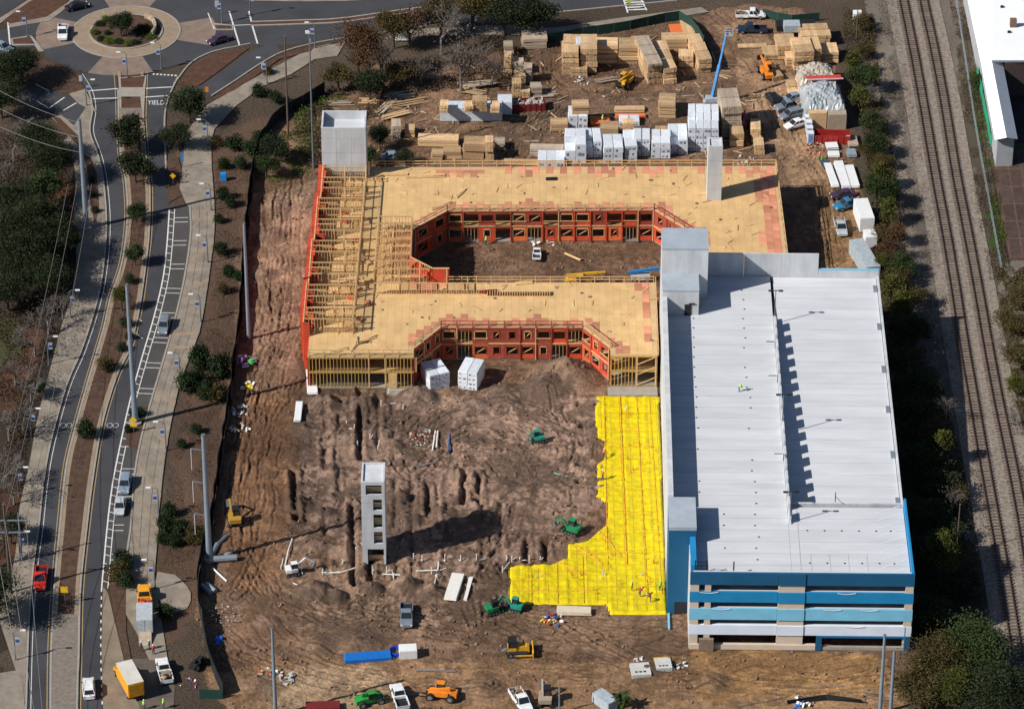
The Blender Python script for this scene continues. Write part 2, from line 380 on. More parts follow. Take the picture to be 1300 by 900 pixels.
for px, py, r, h in [(530,508,4.2,1.9),(412,512,3,1.0),(462,512,2.6,.8),(345,300,3.5,.5),(440,560,3,.8),(385,545,3,.7),(505,633,2.0,1.3),(410,655,3,.7),(398,752,3.6,1.6),(428,757,2.0,1.0),
                     (470,748,2.4,1.1),(515,745,2.8,1.3),(548,752,2.5,1.2),(450,818,5,1.0),(405,822,4,.9),(718,478,6.5,2.3),(690,492,4.5,1.5),(640,500,4,.9),(600,515,3.5,.7),(625,545,3,.5),
                     (560,655,3,.8),(520,660,2.6,.7),(610,655,3,.7),(658,700,2.2,.5),(682,700,2.2,.5),(706,703,2.2,.5),(350,265,4,.7),(335,350,3,.5),(745,600,1.8,.7),(748,575,1.5,.7),(748,625,1.6,.7),
                     (820,850,3.4,.5),(905,865,3,.6),(380,640,2.5,.7),(395,690,3,.8),(440,700,3,.9),(420,600,2.6,.7),(480,545,2.4,.6),(500,565,2.2,.6),(575,600,2,.6),(640,620,3,.5),(300,760,3,.6),(340,790,2.4,.5),
                     (575,90,4,.6),(520,110,3,.5),(330,870,4,.6),(610,875,4,.7)]:
    p = G(px, py); d = np.hypot((X-p.x), (Y-p.y)*1.1)/r; mk_ = np.clip(1-d, 0, 1); Z = Z*(1-.7*np.clip(mk_*3, 0, 1))+1.6*h*mk_**1.05*(1+.3*VF[1.2]); kk = np.clip(mk_*4, 0, 1)[...,None]*.55; C = C*(1-kk)+np.array((.172,.118,.090))*kk
TR = [[(457,497),(457,582)],[(543,600),(545,680)],[(590,602),(588,640)],[(608,605),(606,640)],[(447,640),(449,742)],[(645,686),(722,686)],[(668,686),(668,714)],[(692,686),(692,714)],
      [(738,541),(757,541)],[(738,563),(757,563)],[(735,592),(757,592)],[(735,614),(765,614)],[(735,515),(757,515)],[(372,590),(376,660)],[(655,655),(700,655)],[(470,640),(470,740)]]
SHAL = [[(390,738),(640,738)],[(412,505),(414,730)],[(390,545),(540,545)],[(390,590),(600,590)],[(385,640),(620,640)],[(380,688),(640,686)],[(500,500),(503,735)],[(432,505),(430,620)],[(522,600),(524,735)],[(568,600),(566,735)],[(612,640),(612,735)],[(636,640),(636,735)],[(390,716),(640,714)],[(480,500),(480,580)],[(385,565),(520,567)],[(520,655),(640,655)]]
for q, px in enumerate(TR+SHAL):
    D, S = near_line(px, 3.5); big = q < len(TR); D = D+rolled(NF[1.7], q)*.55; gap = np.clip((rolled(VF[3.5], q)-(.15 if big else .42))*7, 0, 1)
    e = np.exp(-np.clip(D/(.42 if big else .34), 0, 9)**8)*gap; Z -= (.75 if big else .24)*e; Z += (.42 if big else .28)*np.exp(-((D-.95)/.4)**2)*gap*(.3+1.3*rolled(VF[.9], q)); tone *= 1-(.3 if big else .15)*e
RUTS = [[(378,222),(372,280),(366,350),(358,420),(338,500),(322,600),(312,680),(328,740),(350,790),(400,828),(520,848),(700,852),(870,858),(1000,868),(1120,860)],
        [(340,255),(345,330),(350,400),(330,480),(312,560),(300,650),(310,720),(335,790)],
        [(700,62),(695,85),(712,108),(760,120),(830,116),(900,118),(945,125)],[(640,165),(690,140),(760,128),(860,124),(940,132)],
        [(930,40),(960,90),(985,140),(1010,190),(1030,240)],[(905,15),(950,70),(975,140),(990,200)],[(1060,330),(1050,280),(1045,240),(1020,200)],
        [(640,520),(690,530),(720,560),(710,600),(670,620),(620,600),(600,560),(640,540),(680,560)],[(560,560),(610,540),(660,560),(690,600),(720,640)],
        [(700,500),(715,540),(712,590),(722,640),(735,670)],[(640,520),(570,530),(540,560),(560,590)],[(580,700),(620,690),(640,730),(650,780),(760,790),(860,790)],
        [(860,800),(780,815),(680,800),(620,800),(520,790),(440,790),(380,770)],[(540,325),(620,330),(720,335),(830,330)],[(600,345),(700,318),(820,340)],
        [(360,230),(352,290),(356,360),(350,430),(345,490)],[(310,830),(360,850),(430,870),(500,870)],[(880,870),(960,850),(1040,855),(1100,845)],[(620,780),(690,770),(740,800),(800,830)]]
RUTS += [[(345,240),(330,330),(340,420),(318,520),(300,600),(292,680)],[(395,300),(392,400),(380,490),(350,560),(340,640),(330,700),(300,760)],[(310,700),(350,760),(430,790),(520,775),(600,790),(700,800)],[(640,790),(700,815),(800,800),(866,812)],[(450,770),(520,800),(620,815),(720,835),(860,840)],
        [(560,520),(620,510),(680,520),(735,545)],[(600,580),(660,590),(720,580)],[(660,640),(640,690),(615,730),(620,790)],[(640,640),(622,690),(600,740)],[(530,530),(500,560),(520,600),(560,570)],[(880,850),(950,870),(1050,875),(1130,850)],[(700,140),(660,175),(645,200)],[(720,130),(690,165),(670,205)],[(1000,120),(1020,170),(1050,235),(1065,300)],[(985,60),(970,110),(985,160)],[(290,800),(330,830),(400,850),(480,860),(620,868)]]
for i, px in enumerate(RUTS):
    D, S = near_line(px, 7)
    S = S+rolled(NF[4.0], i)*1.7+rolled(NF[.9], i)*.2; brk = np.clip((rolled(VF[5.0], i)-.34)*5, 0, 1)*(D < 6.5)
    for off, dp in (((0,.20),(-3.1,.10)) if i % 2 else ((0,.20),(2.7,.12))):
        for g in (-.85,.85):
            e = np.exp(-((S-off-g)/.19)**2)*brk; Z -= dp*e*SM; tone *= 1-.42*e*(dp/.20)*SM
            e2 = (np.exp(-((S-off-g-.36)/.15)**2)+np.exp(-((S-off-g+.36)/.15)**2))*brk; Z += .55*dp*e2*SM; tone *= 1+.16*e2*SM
# the concrete pads and buildings stand on levelled ground
for px in [[(400,215),(990,205),(1004,335),(840,500),(400,497)],[(840,300),(1115,345),(1165,830),(870,830),(843,790)]]:
    pass
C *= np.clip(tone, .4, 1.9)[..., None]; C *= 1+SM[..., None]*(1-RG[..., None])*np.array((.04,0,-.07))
ny, nx = X.shape
V = np.stack([X, Y, Z-.03], -1).reshape(-1, 3); idx = np.arange(nx*ny).reshape(ny, nx)
Fq = np.stack([idx[:-1,:-1], idx[:-1,1:], idx[1:,1:], idx[1:,:-1]], -1).reshape(-1, 4)
gm = bpy.data.materials.new('ground_soil'); gm.use_nodes = True; t = gm.node_tree; b = t.nodes['Principled BSDF']; L = t.links.new
b.inputs['Roughness'].default_value = .95; b.inputs['Specular IOR Level'].default_value = .15
at = t.nodes.new('ShaderNodeAttribute'); at.attribute_name = 'soil'; tc = t.nodes.new('ShaderNodeTexCoord')
n1 = t.nodes.new('ShaderNodeTexNoise'); n1.inputs['Scale'].default_value = 2.2; n1.inputs['Detail'].default_value = 8; n1.inputs['Roughness'].default_value = .75; L(tc.outputs['Object'], n1.inputs['Vector'])
mr = t.nodes.new('ShaderNodeMapRange'); mr.inputs[1].default_value = .3; mr.inputs[2].default_value = .7; mr.inputs[3].default_value = .55; mr.inputs[4].default_value = 1.45; L(n1.outputs[0], mr.inputs[0])
mx = t.nodes.new('ShaderNodeVectorMath'); mx.operation = 'SCALE'; L(at.outputs['Color'], mx.inputs[0]); L(mr.outputs[0], mx.inputs['Scale']); L(mx.outputs[0], b.inputs['Base Color'])
bp = t.nodes.new('ShaderNodeBump'); bp.inputs['Strength'].default_value = 1.0; bp.inputs['Distance'].default_value = .4; L(n1.outputs[0], bp.inputs['Height']); L(bp.outputs[0], b.inputs['Normal'])
gme = npmesh('ground', V, Fq, gm, True)
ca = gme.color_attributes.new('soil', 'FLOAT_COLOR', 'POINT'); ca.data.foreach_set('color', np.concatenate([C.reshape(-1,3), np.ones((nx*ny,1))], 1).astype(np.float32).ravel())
ground = obj('ground', gme); ground['kind'] = 'structure'
def gz(x, y):
    i = int(np.clip(np.searchsorted(GX, x), 0, nx-1)); j = int(np.clip(np.searchsorted(GY, y), 0, ny-1)); return float(Z[j, i])-.03
def GG(px, py):
    p = G(px, py); return Vector((p.x, p.y, gz(p.x, p.y)))

# clods and stones lying on the soil
rs = np.random.RandomState(12); n = 34000; x = rs.uniform(-62, 72, n); y = rs.uniform(-96, 125, n); k = in_poly(x, y, P2(SITE)) & (vnoise(x, y, 4.0, 801) > .46+.12*rs.rand(n)); x, y = x[k], y[k]
zz = Z[np.clip(np.searchsorted(GY, y), 0, ny-1), np.clip(np.searchsorted(GX, x), 0, nx-1)]-.03
oc = np.array([(1,0,0),(-1,0,0),(0,1,0),(0,-1,0),(0,0,1),(0,0,-.5)]); of = np.array([(0,2,4),(2,1,4),(1,3,4),(3,0,4),(2,0,5),(1,2,5),(3,1,5),(0,3,5)])
sz = (.07+.30*rs.rand(len(x))**4)[:,None,None]*rs.uniform(.6,1.4,(len(x),6,1)); cv = oc[None]*sz+np.stack([x,y,zz],-1)[:,None,:]
clod = obj('soil_clods', npmesh('soil_clods', cv.reshape(-1,3), (of[None]+6*np.arange(len(x))[:,None,None]).reshape(-1,3), M('soil_clod', (.165,.112,.082), .95, .3, .5, island=.45))); tag(clod, 'brown clods and stones strewn over the building site soil', 'soil', kind='stuff')
# ---------------------------------------------------------------- boulevard
WL = [(100,95),(113,117),(117,140),(114,168),(124,197),(131,230),(135,286),(130,348),(120,394),(103,446),(84,491),(64,563),(55,614),(49,670),(42,721),(36,800),(33,900),(32,940)]
WR = [(148,92),(150,120),(151,160),(154,204),(159,225),(162,271),(158,317),(152,345),(141,376),(133,412),(123,447),(110,491),(96,542),(84,593),(76,670),(69,747),(65,823),(64,900),(64,940)]
EL = [(184,92),(183,120),(182,150),(185,195),(190,240),(189,297),(184,343),(177,392),(164,444),(148,478),(130,537),(118,606),(110,670),(102,747),(100,823),(98,900),(98,940)]
ER = [(226,98),(214,125),(209,150),(210,189),(211,222),(215,266),(212,310),(207,353),(195,404),(182,448),(165,509),(153,563),(143,614),(136,670),(129,747),(128,823),(130,900),(131,940)]
PKO = [(241,262),(242,297),(235,348),(225,394),(211,445),(192,509),(178,562),(170,610),(166,668),(158,720)]
SWR = [(268,185),(270,220),(273,284),(268,335),(256,412),(243,450),(228,491),(212,568),(203,645),(201,680),(197,740),(205,800)]
wl, wr, el, er, pko, swr = [smooth(wp(x)) for x in (WL, WR, EL, ER, PKO, SWR)]
rw = struct('road', strip_mb(wl, wr, .02), ASPH); re = struct('road', strip_mb(el, er, .02), ASPH)
struct('road', strip_mb(smooth(wp([(213,262),(215,280),(212,310),(207,353),(195,404),(182,448),(165,509),(153,563),(143,614),(136,670),(131,720)])), pko, .012), ASPH_OLD)
med = struct('median', strip_mb(offset(wr[6:], -.25), offset(el[6:], .25), .10), MULCH)
for pts in (wr, wl, el): kerb_along(pts[4:], .32, .16)
kerb_along(pko, .3, .16); kerb_along([p for p in er[:22]], .3, .16)
# tan paved band beside the median kerbs and the cobbled south end of the median
struct('median_edge_paving', strip_mb(offset(wr, -.2), offset(wr, -.75), .125), TANCONC); struct('median_edge_paving', strip_mb(offset(el, .75), offset(el, .2), .125), TANCONC)
sheet('median_paving', [(70,780),(100,780),(98,900),(98,940),(64,940),(64,900),(67,823)], .14, COBBLE)
sheet('median_paving', [(152,138),(182,138),(181,146),(153,147)], .14, COBBLE)
def line(parent, pts, wd=.16, mat=PAINT, name='lane_line', z=.034): return line_mb(pts, wd, z).build(name, mat, parent)
line(rw, offset(wl, -.7), .1); line(rw, offset(wr, .5), .14, PAINT_Y); line(re, offset(el, -.5), .14, PAINT_Y)
erp = smooth(wp(ER[5:15]), 1.0); line(re, erp, .22); erb = offset(erp, -.95); line(re, erb, .14)
L_ = cum(erp); s = 1.0
while s < L_[-1]:
    p, d = at_len(erp, L_, s); n = Vector((-d.y, d.x, 0)); line_mb([p+n*.1, p+n*.95+d*.35], .16, .036).build('buffer_hatch', PAINT, re); s += 2.3
s = 3.0; Lk = cum(pko); k = 0
while s < L_[-1]-1:
    p, d = at_len(erp, L_, s); n = Vector((-d.y, d.x, 0)); w_ = 3.4 if s/L_[-1] < .85 else 2.6
    line_mb([p+n*1.0, p+n*w_], .16, .036).build('parking_line', PAINT, re); s += (6.3 if k % 2 else 1.5); k += 1
# dashed edge line towards the bottom of the frame
dl = smooth(wp([(129,747),(128,823),(130,900)])); Ld = cum(dl); s = 0
while s < Ld[-1]-1: line_mb([at_len(dl, Ld, s)[0], at_len(dl, Ld, s+.8)[0]], .2, .036).build('lane_dash', PAINT, re); s += 2.0
# bicycle symbols and short hatch lines near the tall pole
for a, c in [((168,380),(178,388)),((170,400),(180,408)),((171,422),(181,430))]: line(re, wp([a, c]), .18)
for c in ((84,540),(143,540)):
    for r_, dx in ((.45,-.5),(.45,.5)):
        p0 = wp([c])[0]+Vector((dx,0,0)); line(re, [p0+Vector((math.cos(a*PI/5)*r_, math.sin(a*PI/5)*r_*1.6, 0)) for a in range(11)], .07, PAINT, 'cycle_mark')
# pavements
sw = struct('pavement', strip_mb(offset(pko, -.15), swr[6:], .08), CONC)
a_, b_ = resample(offset(pko, -.25), 58), resample([p for p in swr[6:]], 58)
for i in range(57):
    for j0, j1 in ((.01,.33),(.34,.66),(.67,.99)):
        q = [a_[i].lerp(b_[i], j0), a_[i].lerp(b_[i], j1), a_[i+1].lerp(b_[i+1], j1), a_[i+1].lerp(b_[i+1], j0)]
        c_ = sum(q, Vector())/4; q = [c_+(x-c_)*.985 for x in q]
        MB().prism([(x.x, x.y) for x in q], .05, .15+random.uniform(0,.012)).build('paving_slab', CONC, sw)
for i in (4, 10, 15, 22, 24, 31, 36, 42, 46, 52):
    MB().prism([(x.x, x.y) for x in (a_[i], b_[i], b_[i+1].lerp(b_[i], .5), a_[i+1].lerp(a_[i], .5))], .10, .172).build('paving_band', TANCONC, sw)
sheet('pavement', [(238,262),(228,240),(233,200),(236,170),(262,135),(330,96),(395,62),(440,52),(428,72),(400,76),(370,95),(335,110),(300,135),(272,165),(268,185),(270,240),(272,268)], .13, CONC)
sheet('pavement', [(160,725),(197,740),(207,800),(213,838),(190,838),(172,800),(160,780)], .12, CONC)
sheet('forecourt', [(200,726),(222,730),(242,752),(238,772),(222,778),(197,755)], .10, CONC, sm=True)
sheet('driveway', [(131,744),(137,752),(146,790),(157,836),(167,870),(180,905),(131,905),(129,823)], .03, M('dusty_concrete', (.21,.165,.12), .9, .25, .3, bump=.1))
sheet('driveway', [(168,836),(213,836),(222,872),(220,905),(172,905),(160,860)], .025, M('dusty_asphalt', (.11,.09,.075), .9, .3, .3))
sheet('planting_strip', [(139,740),(146,712),(163,700),(160,760),(160,800),(168,845),(160,838),(148,790)], .10, MULCH)
sheet('planting_strip', [(211,205),(226,200),(238,245),(214,258)], .11, MULCH)
sheet('planting_strip', [(167,532),(178,520),(187,517),(180,560),(176,572),(158,565)], .12, MULCH)
lsw = smooth(wp([(80,182),(95,215),(93,290),(97,330),(89,380),(78,415),(66,460),(48,530),(37,590),(24,650),(20,700),(10,745),(-5,775)]))
struct('pavement', strip_mb(lsw, offset(wl[6:-6], .2), .10), CONC)
sheet('planting_strip', [(106,196),(116,203),(123,222),(126,268),(120,285),(115,260),(112,225)], .13, MULCH)
sheet('pavement', [(0,740),(30,745),(32,800),(0,790)], .12, CONC); sheet('pavement', [(-20,858),(28,850),(32,905),(-20,905)], .12, CONC)
sheet('pavement', [(-20,350),(0,350),(2,360),(-20,360)], .1, CONC)
# side street and its corner
sd = sheet('road', [(30,112),(52,110),(88,122),(121,142),(124,160),(112,172),(78,148),(36,133),(-40,118),(-40,100)], .012, ASPH)
for l in ([(46,128),(62,138)],[(62,138),(82,124)],[(80,141),(97,131)],[(45,107),(62,116)]): line(sd, wp(l), .25)
sheet('planting_strip', [(35,76),(58,78),(85,90),(108,113),(92,120),(60,112),(38,98)], .12, MULCH, sm=True)
sheet('pavement', [(88,120),(108,114),(122,143),(116,140),(100,132)], .14, CONC)
sheet('pavement', [(66,150),(78,147),(108,172),(122,200),(110,194),(92,176)], .13, CONC)
sheet('planting_strip', [(66,149),(76,151),(104,178),(101,187),(84,170)], .15, MULCH_R)

# ---------------------------------------------------------------- roundabout
RC = G(160, 41); RC.z = 0
def circ(r, a0=0, a1=360, n=72): return [Vector((RC.x+r*math.cos(R(a0+(a1-a0)*k/n)), RC.y+r*math.sin(R(a0+(a1-a0)*k/n)), 0)) for k in range(n+1)]
for a0, a1, m in [(-68,-18,ASPH),(-18,20,BRICKP),(20,70,ASPH),(70,112,BRICKP),(112,158,ASPH),(158,205,BRICKP),(205,250,ASPH),(250,292,BRICKP)]:
    struct('roundabout_lane', strip_mb(circ(10.3, a0, a1, 20), circ(17.2, a0, a1, 20), .022 if m is ASPH else .03, 21), m)
struct('roundabout_apron', strip_mb(circ(6.9), circ(10.35), .09, 73), TANCONC)
kerb_along(circ(10.35), .3, .12); kerb_along(circ(6.9), .35, .25)
isl = MB().prism([(p.x, p.y) for p in circ(6.8)[:-1]], -.1, .22); struct('roundabout_island', isl, MULCH)
# legs
east = struct('road', strip_mb(smooth(wp([(232,-6),(330,2),(435,2),(560,-6),(700,-22),(900,-45)])), smooth(wp([(238,82),(271,66),(300,58),(345,58),(397,55),(443,47),(540,33),(640,22),(760,10),(880,-2),(1000,-14)])), .014), ASPH)
lane = struct('road', strip_mb(smooth(wp([(252,112),(285,88),(322,64),(350,54)])), smooth(wp([(269,122),(300,102),(330,82),(358,66)])), .018), ASPH)
kerb_along(smooth(wp([(269,122),(300,102),(330,82),(358,67),(397,56),(443,48),(540,34),(640,23),(760,11),(860,1)])), .3, .15)
kerb_along(smooth(wp([(221,107),(243,80),(271,66),(299,60),(318,56)])), .3, .15)
emed = smooth(wp([(318,31),(380,29),(437,26),(540,12),(640,5)]))
m1 = struct('median', strip_mb(offset(emed, -.55), offset(emed, .55), .12), MULCH_R)
kerb_along(offset(emed, -.75), .35, .16); kerb_along(offset(emed, .75), .35, .16)
struct('pavement', strip_mb(smooth(wp([(225,-14),(330,-6),(440,-3),(560,-12)])), smooth(wp([(232,-5),(330,2),(440,2),(560,-5)])), .10), CONC)
struct('pavement', strip_mb(smooth(wp([(490,42),(560,36),(640,33),(700,36),(770,26),(860,14),(890,10)])), smooth(wp([(490,50),(560,46),(640,45),(700,46),(780,35),(862,22),(900,16)])), .09), CONC)
sheet('planting_strip', [(226,108),(246,84),(272,69),(316,62),(285,86),(252,110)], .12, MULCH_R, sm=False)
sheet('planting_strip', [(272,124),(300,106),(330,86),(358,70),(400,60),(395,66),(355,76),(330,94),(300,114),(276,126)], .15, MULCH_R)
west = sheet('road', [(-60,40),(0,38),(40,31),(66,10),(85,-10),(110,-10),(70,60),(40,60),(0,62),(-60,66)], .012, ASPH)
sheet('road', [(-60,-10),(34,-10),(30,2),(0,23),(-60,60)], .012, ASPH)
sheet('planting_strip', [(4,27),(36,4),(60,-8),(92,-6),(84,5),(60,22),(14,31)], .13, MULCH_R)
sheet('pavement', [(-10,30),(34,2),(52,-8),(60,-8),(36,5),(6,27),(-8,36)], .1, CONC); sheet('pavement', [(10,31),(60,22),(86,4),(95,-5),(98,-4),(88,8),(64,27),(12,36)], .11, CONC)
def splitter(px, mulches):
    o = sheet('splitter_island', px, .15, CONC_L, sm=False)
    for m in mulches: sheet('mulch_bed', m, .19, MULCH_R, o, thick=.08)
splitter([(151,100),(186,97),(184,118),(182,138),(152,138),(151,118)], [[(153,101),(184,98),(181,112),(154,112)],[(154,124),(178,124),(179,138),(154,138)]])
splitter([(14,50),(40,46),(56,66),(50,67),(44,58),(15,59)], [[(16,51),(38,48),(44,57),(17,57)]])
splitter([(268,30),(296,33),(296,39),(274,39)], [[(272,33),(294,34),(294,38),(275,38)]])
for l, wd in [([(113,116),(150,113)],.3),([(118,126),(149,125)],.3),([(183,113),(218,111)],.3),([(184,124),(213,122)],.3),([(291,15),(300,45),(304,58)],.3),([(316,15),(322,40),(327,56)],.3),([(10,29),(13,60)],.3),([(297,33),(318,32)],.2),([(264,17),(272,38)],.2)]:
    line_mb(wp(l), wd, .05).build('crossing_line', PAINT, east)
for k in range(7): line_mb(wp([(194+k*4.6,94.6+k*.3),(196.6+k*4.6,94.8+k*.3)]), .5, .05).build('give_way_dash', PAINT, re)
for k in range(5): line_mb(wp([(96+k*4.5,-1),(98.5+k*4.5,-1.5)]), .5, .05).build('give_way_dash', PAINT, east)
for k in range(5):
    y = 1.0+k*3.1; line_mb(wp([(793+k*.7,y),(817+k*.7,y-1)]), .5, .06).build('crossing_bar', PAINT, east)
line_mb(wp([(791,-2),(797,17)]), .3, .058).build('crossing_line', PAINT, east); line_mb(wp([(812,-4),(821,14)]), .3, .058).build('crossing_line', PAINT, east)
def text_mesh(s, size):
    cu = bpy.data.curves.new('lettering', 'FONT'); cu.body = s; cu.size = size; cu.align_x = 'CENTER'; cu.align_y = 'CENTER'
    o = bpy.data.objects.new('lettering', cu); COL.objects.link(o); dg = bpy.context.evaluated_depsgraph_get(); me = bpy.data.meshes.new_from_object(o.evaluated_get(dg))
    bpy.data.objects.remove(o); return me
me = text_mesh('YIELD', 1.35); me.materials.clear(); me.materials.append(PAINT)
yo = obj('road_lettering', me, re); p = G(197, 131); yo.location = (p.x+.2, p.y, .045); yo.scale = (.92, 1.75, 1)

# ---------------------------------------------------------------- railway
T1 = [(1131,-80),(1146,0),(1165,97),(1187,225),(1198,284),(1211,360),(1223,438),(1234,501),(1247.5,580),(1263.5,669),(1274,726),(1283,782),(1296,860),(1312,950)]
T2 = [(1157,-80),(1171.5,0),(1184,58),(1197,125),(1213,222),(1226,288),(1241,368),(1254,442),(1267,511),(1284,592),(1297,660),(1310,740),(1322,800),(1345,940)]
t1, t2 = smooth(wp(T1)), smooth(wp(T2))
struct('ballast_bed', strip_mb(offset(t1, 3.2), offset(t2, -3.2), .06, 160), BALLAST)
for tr, lab in ((t1, 'left of the two rusty railway tracks, nearer the parking garage'), (t2, 'right of the two rusty railway tracks, nearer the white roofed building')):
    o = thing('railway_track', lab, 'railway track', tr[0], 0, 'railway tracks'); c = o.location
    for sgn in (-1, 1):
        ln = [p-Vector(c) for p in offset(tr, sgn*.75)]; a, b = offset(ln, -.07), offset(ln, .07)
        MB().loft([[(p.x,p.y,.1),(p.x,p.y,.42),(q.x,q.y,.42),(q.x,q.y,.1)] for p, q in zip(a, b)]).build('rail', RUST, o)
    Lr = cum(tr); me = MB().box(-.13,.13,-1.3,1.3,.02,.24).mesh('sleeper', TIE); s = Lr[-1]*.02; n = 0; st = Lr[-1]*.97/299
    while n < 299:
        p, d = at_len(tr, Lr, s); q = obj('sleeper', me, o, p-Vector(c), math.atan2(d.y, d.x)+random.uniform(-.02,.02)); s += st; n += 1
# ================================================================== PARKING GARAGE
ga = thing('parking_garage', 'large precast concrete parking garage with blue banded front and pale roof deck', 'parking garage', (42.1, -38.2, 0), R(-0.9))
GF, GN, GE, GW, GWL = -43.1, 42.5, 18.3, -14.9, -18.0      # front, north, east, west (front part), tall west wall
ZR, ZP = 13.0, 14.1
def gpart(name, mat, *boxes, lab=None, par=None):
    mb = MB()
    for b_ in boxes: mb.box(*b_)
    o = mb.build(name, mat, par or ga)
    if lab: o['label'] = lab
    return o
DIV = .45
NPL = 28
def zramp(y): return ZR-.25-2.5*min(1, max(0, (GN-y)/(GN+23.5)))
for i in range(NPL):         # double-tee planks, left bay flat
    y0 = GF+.5+(GN-GF-.8)*i/NPL; y1 = GF+.5+(GN-GF-.8)*(i+1)/NPL-.06; x0 = GW+.3 if y1 < -26 else GWL+.9
    MB().box(x0, DIV-.25, y0, y1, ZR-.5, ZR+random.uniform(-.008,.008)).build('deck_plank', DECKC, ga)
    if y1 < -23.6: MB().box(DIV+.25 if y0 > -29 else DIV-.22, GE-.45, y0, y1, ZR-.5, ZR+random.uniform(-.008,.008)).build('deck_plank', DECKC, ga)
    else:
        z0, z1 = zramp(y0), zramp(y1)
        MB().add([(DIV+.25,y0,z0-.5),(GE-.45,y0,z0-.5),(GE-.45,y1,z1-.5),(DIV+.25,y1,z1-.5),(DIV+.25,y0,z0),(GE-.45,y0,z0),(GE-.45,y1,z1),(DIV+.25,y1,z1)],
                 [(0,3,2,1),(4,5,6,7),(0,1,5,4),(1,2,6,5),(2,3,7,6),(3,0,4,7)]).build('ramp_plank', DECKC, ga)
# dividing wall: solid up to the deck, then separate upstand panels with gaps
gpart('divider_wall', PRECAST, (DIV-.2, DIV+.2, -29, 29.5, 9.4, ZR+.25))
y = -28.8
while y < 28: gpart('divider_panel', PRECAST, (DIV-.17, DIV+.17, y, y+2.1, ZR+.25, ZR+1.25)); y += 3.4
gpart('ramp_end_kerb', PRECAST, (DIV+.3, GE-.5, -23.55, -23.2, ZR-1, ZR+.05))
# tall west wall of separate panels, north wall, parapets
y = -26.6
while y < GN-.2:
    y1 = min(y+9.8, GN); gpart('wall_panel', PRECAST, (GWL, GWL+.8, y+.02, y1-.02, 0, 16.5)); y = y1
for x0, x1 in ((-10.4,-4.2),(-4.15,2.0),(2.05,8.2)): gpart('wall_panel', PRECAST, (x0, x1, GN-.3, GN, 0, 17.3))
gpart('parapet', PRECAST, (8.25, GE, GN-.3, GN, 0, ZP+.1)); gpart('parapet_cap', BLUE3, (8.25, GE, GN-.32, GN+.02, ZP+.1, ZP+.3))
for i in range(7):
    y0 = -23.4+(GN+23.1)*i/7; y1 = -23.4+(GN+23.1)*(i+1)/7-.05; za, zb = zramp(y0)+.45, zramp(y1)+.45
    MB().add([(GE-.35,y0,0),(GE,y0,0),(GE,y1,0),(GE-.35,y1,0),(GE-.35,y0,za),(GE,y0,za),(GE,y1,zb),(GE-.35,y1,zb)],[(0,3,2,1),(4,5,6,7),(0,1,5,4),(1,2,6,5),(2,3,7,6),(3,0,4,7)]).build('parapet', PRECAST, ga)
gpart('parapet', BLUE2, (GE-.35, GE, GF+.4, -23.5, 0, ZP))
for yy in (38, 27, 15, 4, -8, -20): gpart('scupper_box', STEEL, (GE-1.1, GE-.45, yy, yy+1.6, zramp(yy)+.0, zramp(yy)+.35))
# front: bands and piers measured from the photograph
def fz(row): return HT(874, 824, row)
B = [(728,743,BLUE1),(752,765,BLUE2),(773,787,BLUE3),(794,806,BLUE4)]
for i, (r0, r1, m) in enumerate(B):
    z1, z0 = fz(r0), fz(r1)
    for x0, x1 in ((GW-.05,-1.9),(-1.85,2.2),(2.25,GE+.05)):
        gpart('spandrel_panel', m, (x0, x1, GF-(.12 if x0 == -1.85 else 0), GF+.35, z0, z1))
    gpart('spandrel_ledge', DECKC, (GW+.4, GE-.4, GF+.36, GF+.7, z1-.35, z1-.06))
for x0, x1, m in ((GW+.02,GW+1.3,TANP),(-1.8,2.15,TANP),(GE-1.2,GE-.02,TANP),(-12.7,-11.8,TANP)):
    gpart('pier', m, (x0, x1, GF+.05, GF+.55, 0, 13.0))
for k in range(1, 4):
    zf = fz(B[k][0])-1.0; gpart('floor_slab', PRECAST, (GW+.4, GE-.5, GF+.8, GN-.5, zf-.5, zf))
gpart('interior_wall', PRECAST, (GW+.5, GE-.5, -26, -25.6, 0, 12.3)); gpart('interior_wall', PRECAST, (GW, GW+.35, GF+.6, -26.7, 0, 13))
gpart('entrance_frame', BLUE1, (4.2, GE-.1, GF-.2, GF+.3, 2.35, fz(806)-.02)); gpart('entrance_post', BLUE1, (4.2, 5.0, GF-.18, GF+.3, 0, 2.34)); gpart('entrance_post', BLUE1, (GE-.9, GE-.1, GF-.18, GF+.3, 0, 2.34))
gpart('plinth', TANP, (-14.8, 4.1, GF-.15, GF+.4, 0, .9)); gpart('plinth', CONC_L, (5.1, GE-1, GF-.05, GF+.4, 0, .55))
gpart('utility_panel', M('brown_board', (.2,.15,.11), .8), (-13.4, -11.2, GF-.7, GF-.2, 0, 2.2))
# cable conduits sagging on the ledges
for k, (x, z) in enumerate([(-13.5,fz(752)),(-11.6,fz(773)),(7,fz(752)),(5,fz(773)),(8.5,fz(794)),(10.5,fz(773))]):
    pts = [Vector((x+j*.55, GF-.08, z+.02-.2*math.sin(PI*j/5))) for j in range(6)]; MB().path(pts, .045).build('hanging_hose', WHITE, ga)
# west notch: blue stair tower at the south
gpart('stair_tower', BLUE1, (GWL, -13.9, -34.5, -26.65, 0, 15.6), lab='blue stair tower at the garage front corner')
gpart('stair_tower_roof', ROOFB, (GWL-.03, -13.87, -34.53, -26.62, 15.6, 16.2)); gpart('stair_tower_door', DARK, (-16.9, -15.0, -34.56, -34.4, 0, 2.3))
gpart('stair_tower_parapet', BLUE2, (-14.85, -14.0, GF+1.2, -34.6, 0, 14.6)); gpart('stair_tower_window', DECKC, (-14.87, -14.3, -39, -38, 12.6, 13.9))
gpart('wall_panel', BLUE3, (GWL+.1, GWL+.4, -38.5, -34.6, 0, .3))
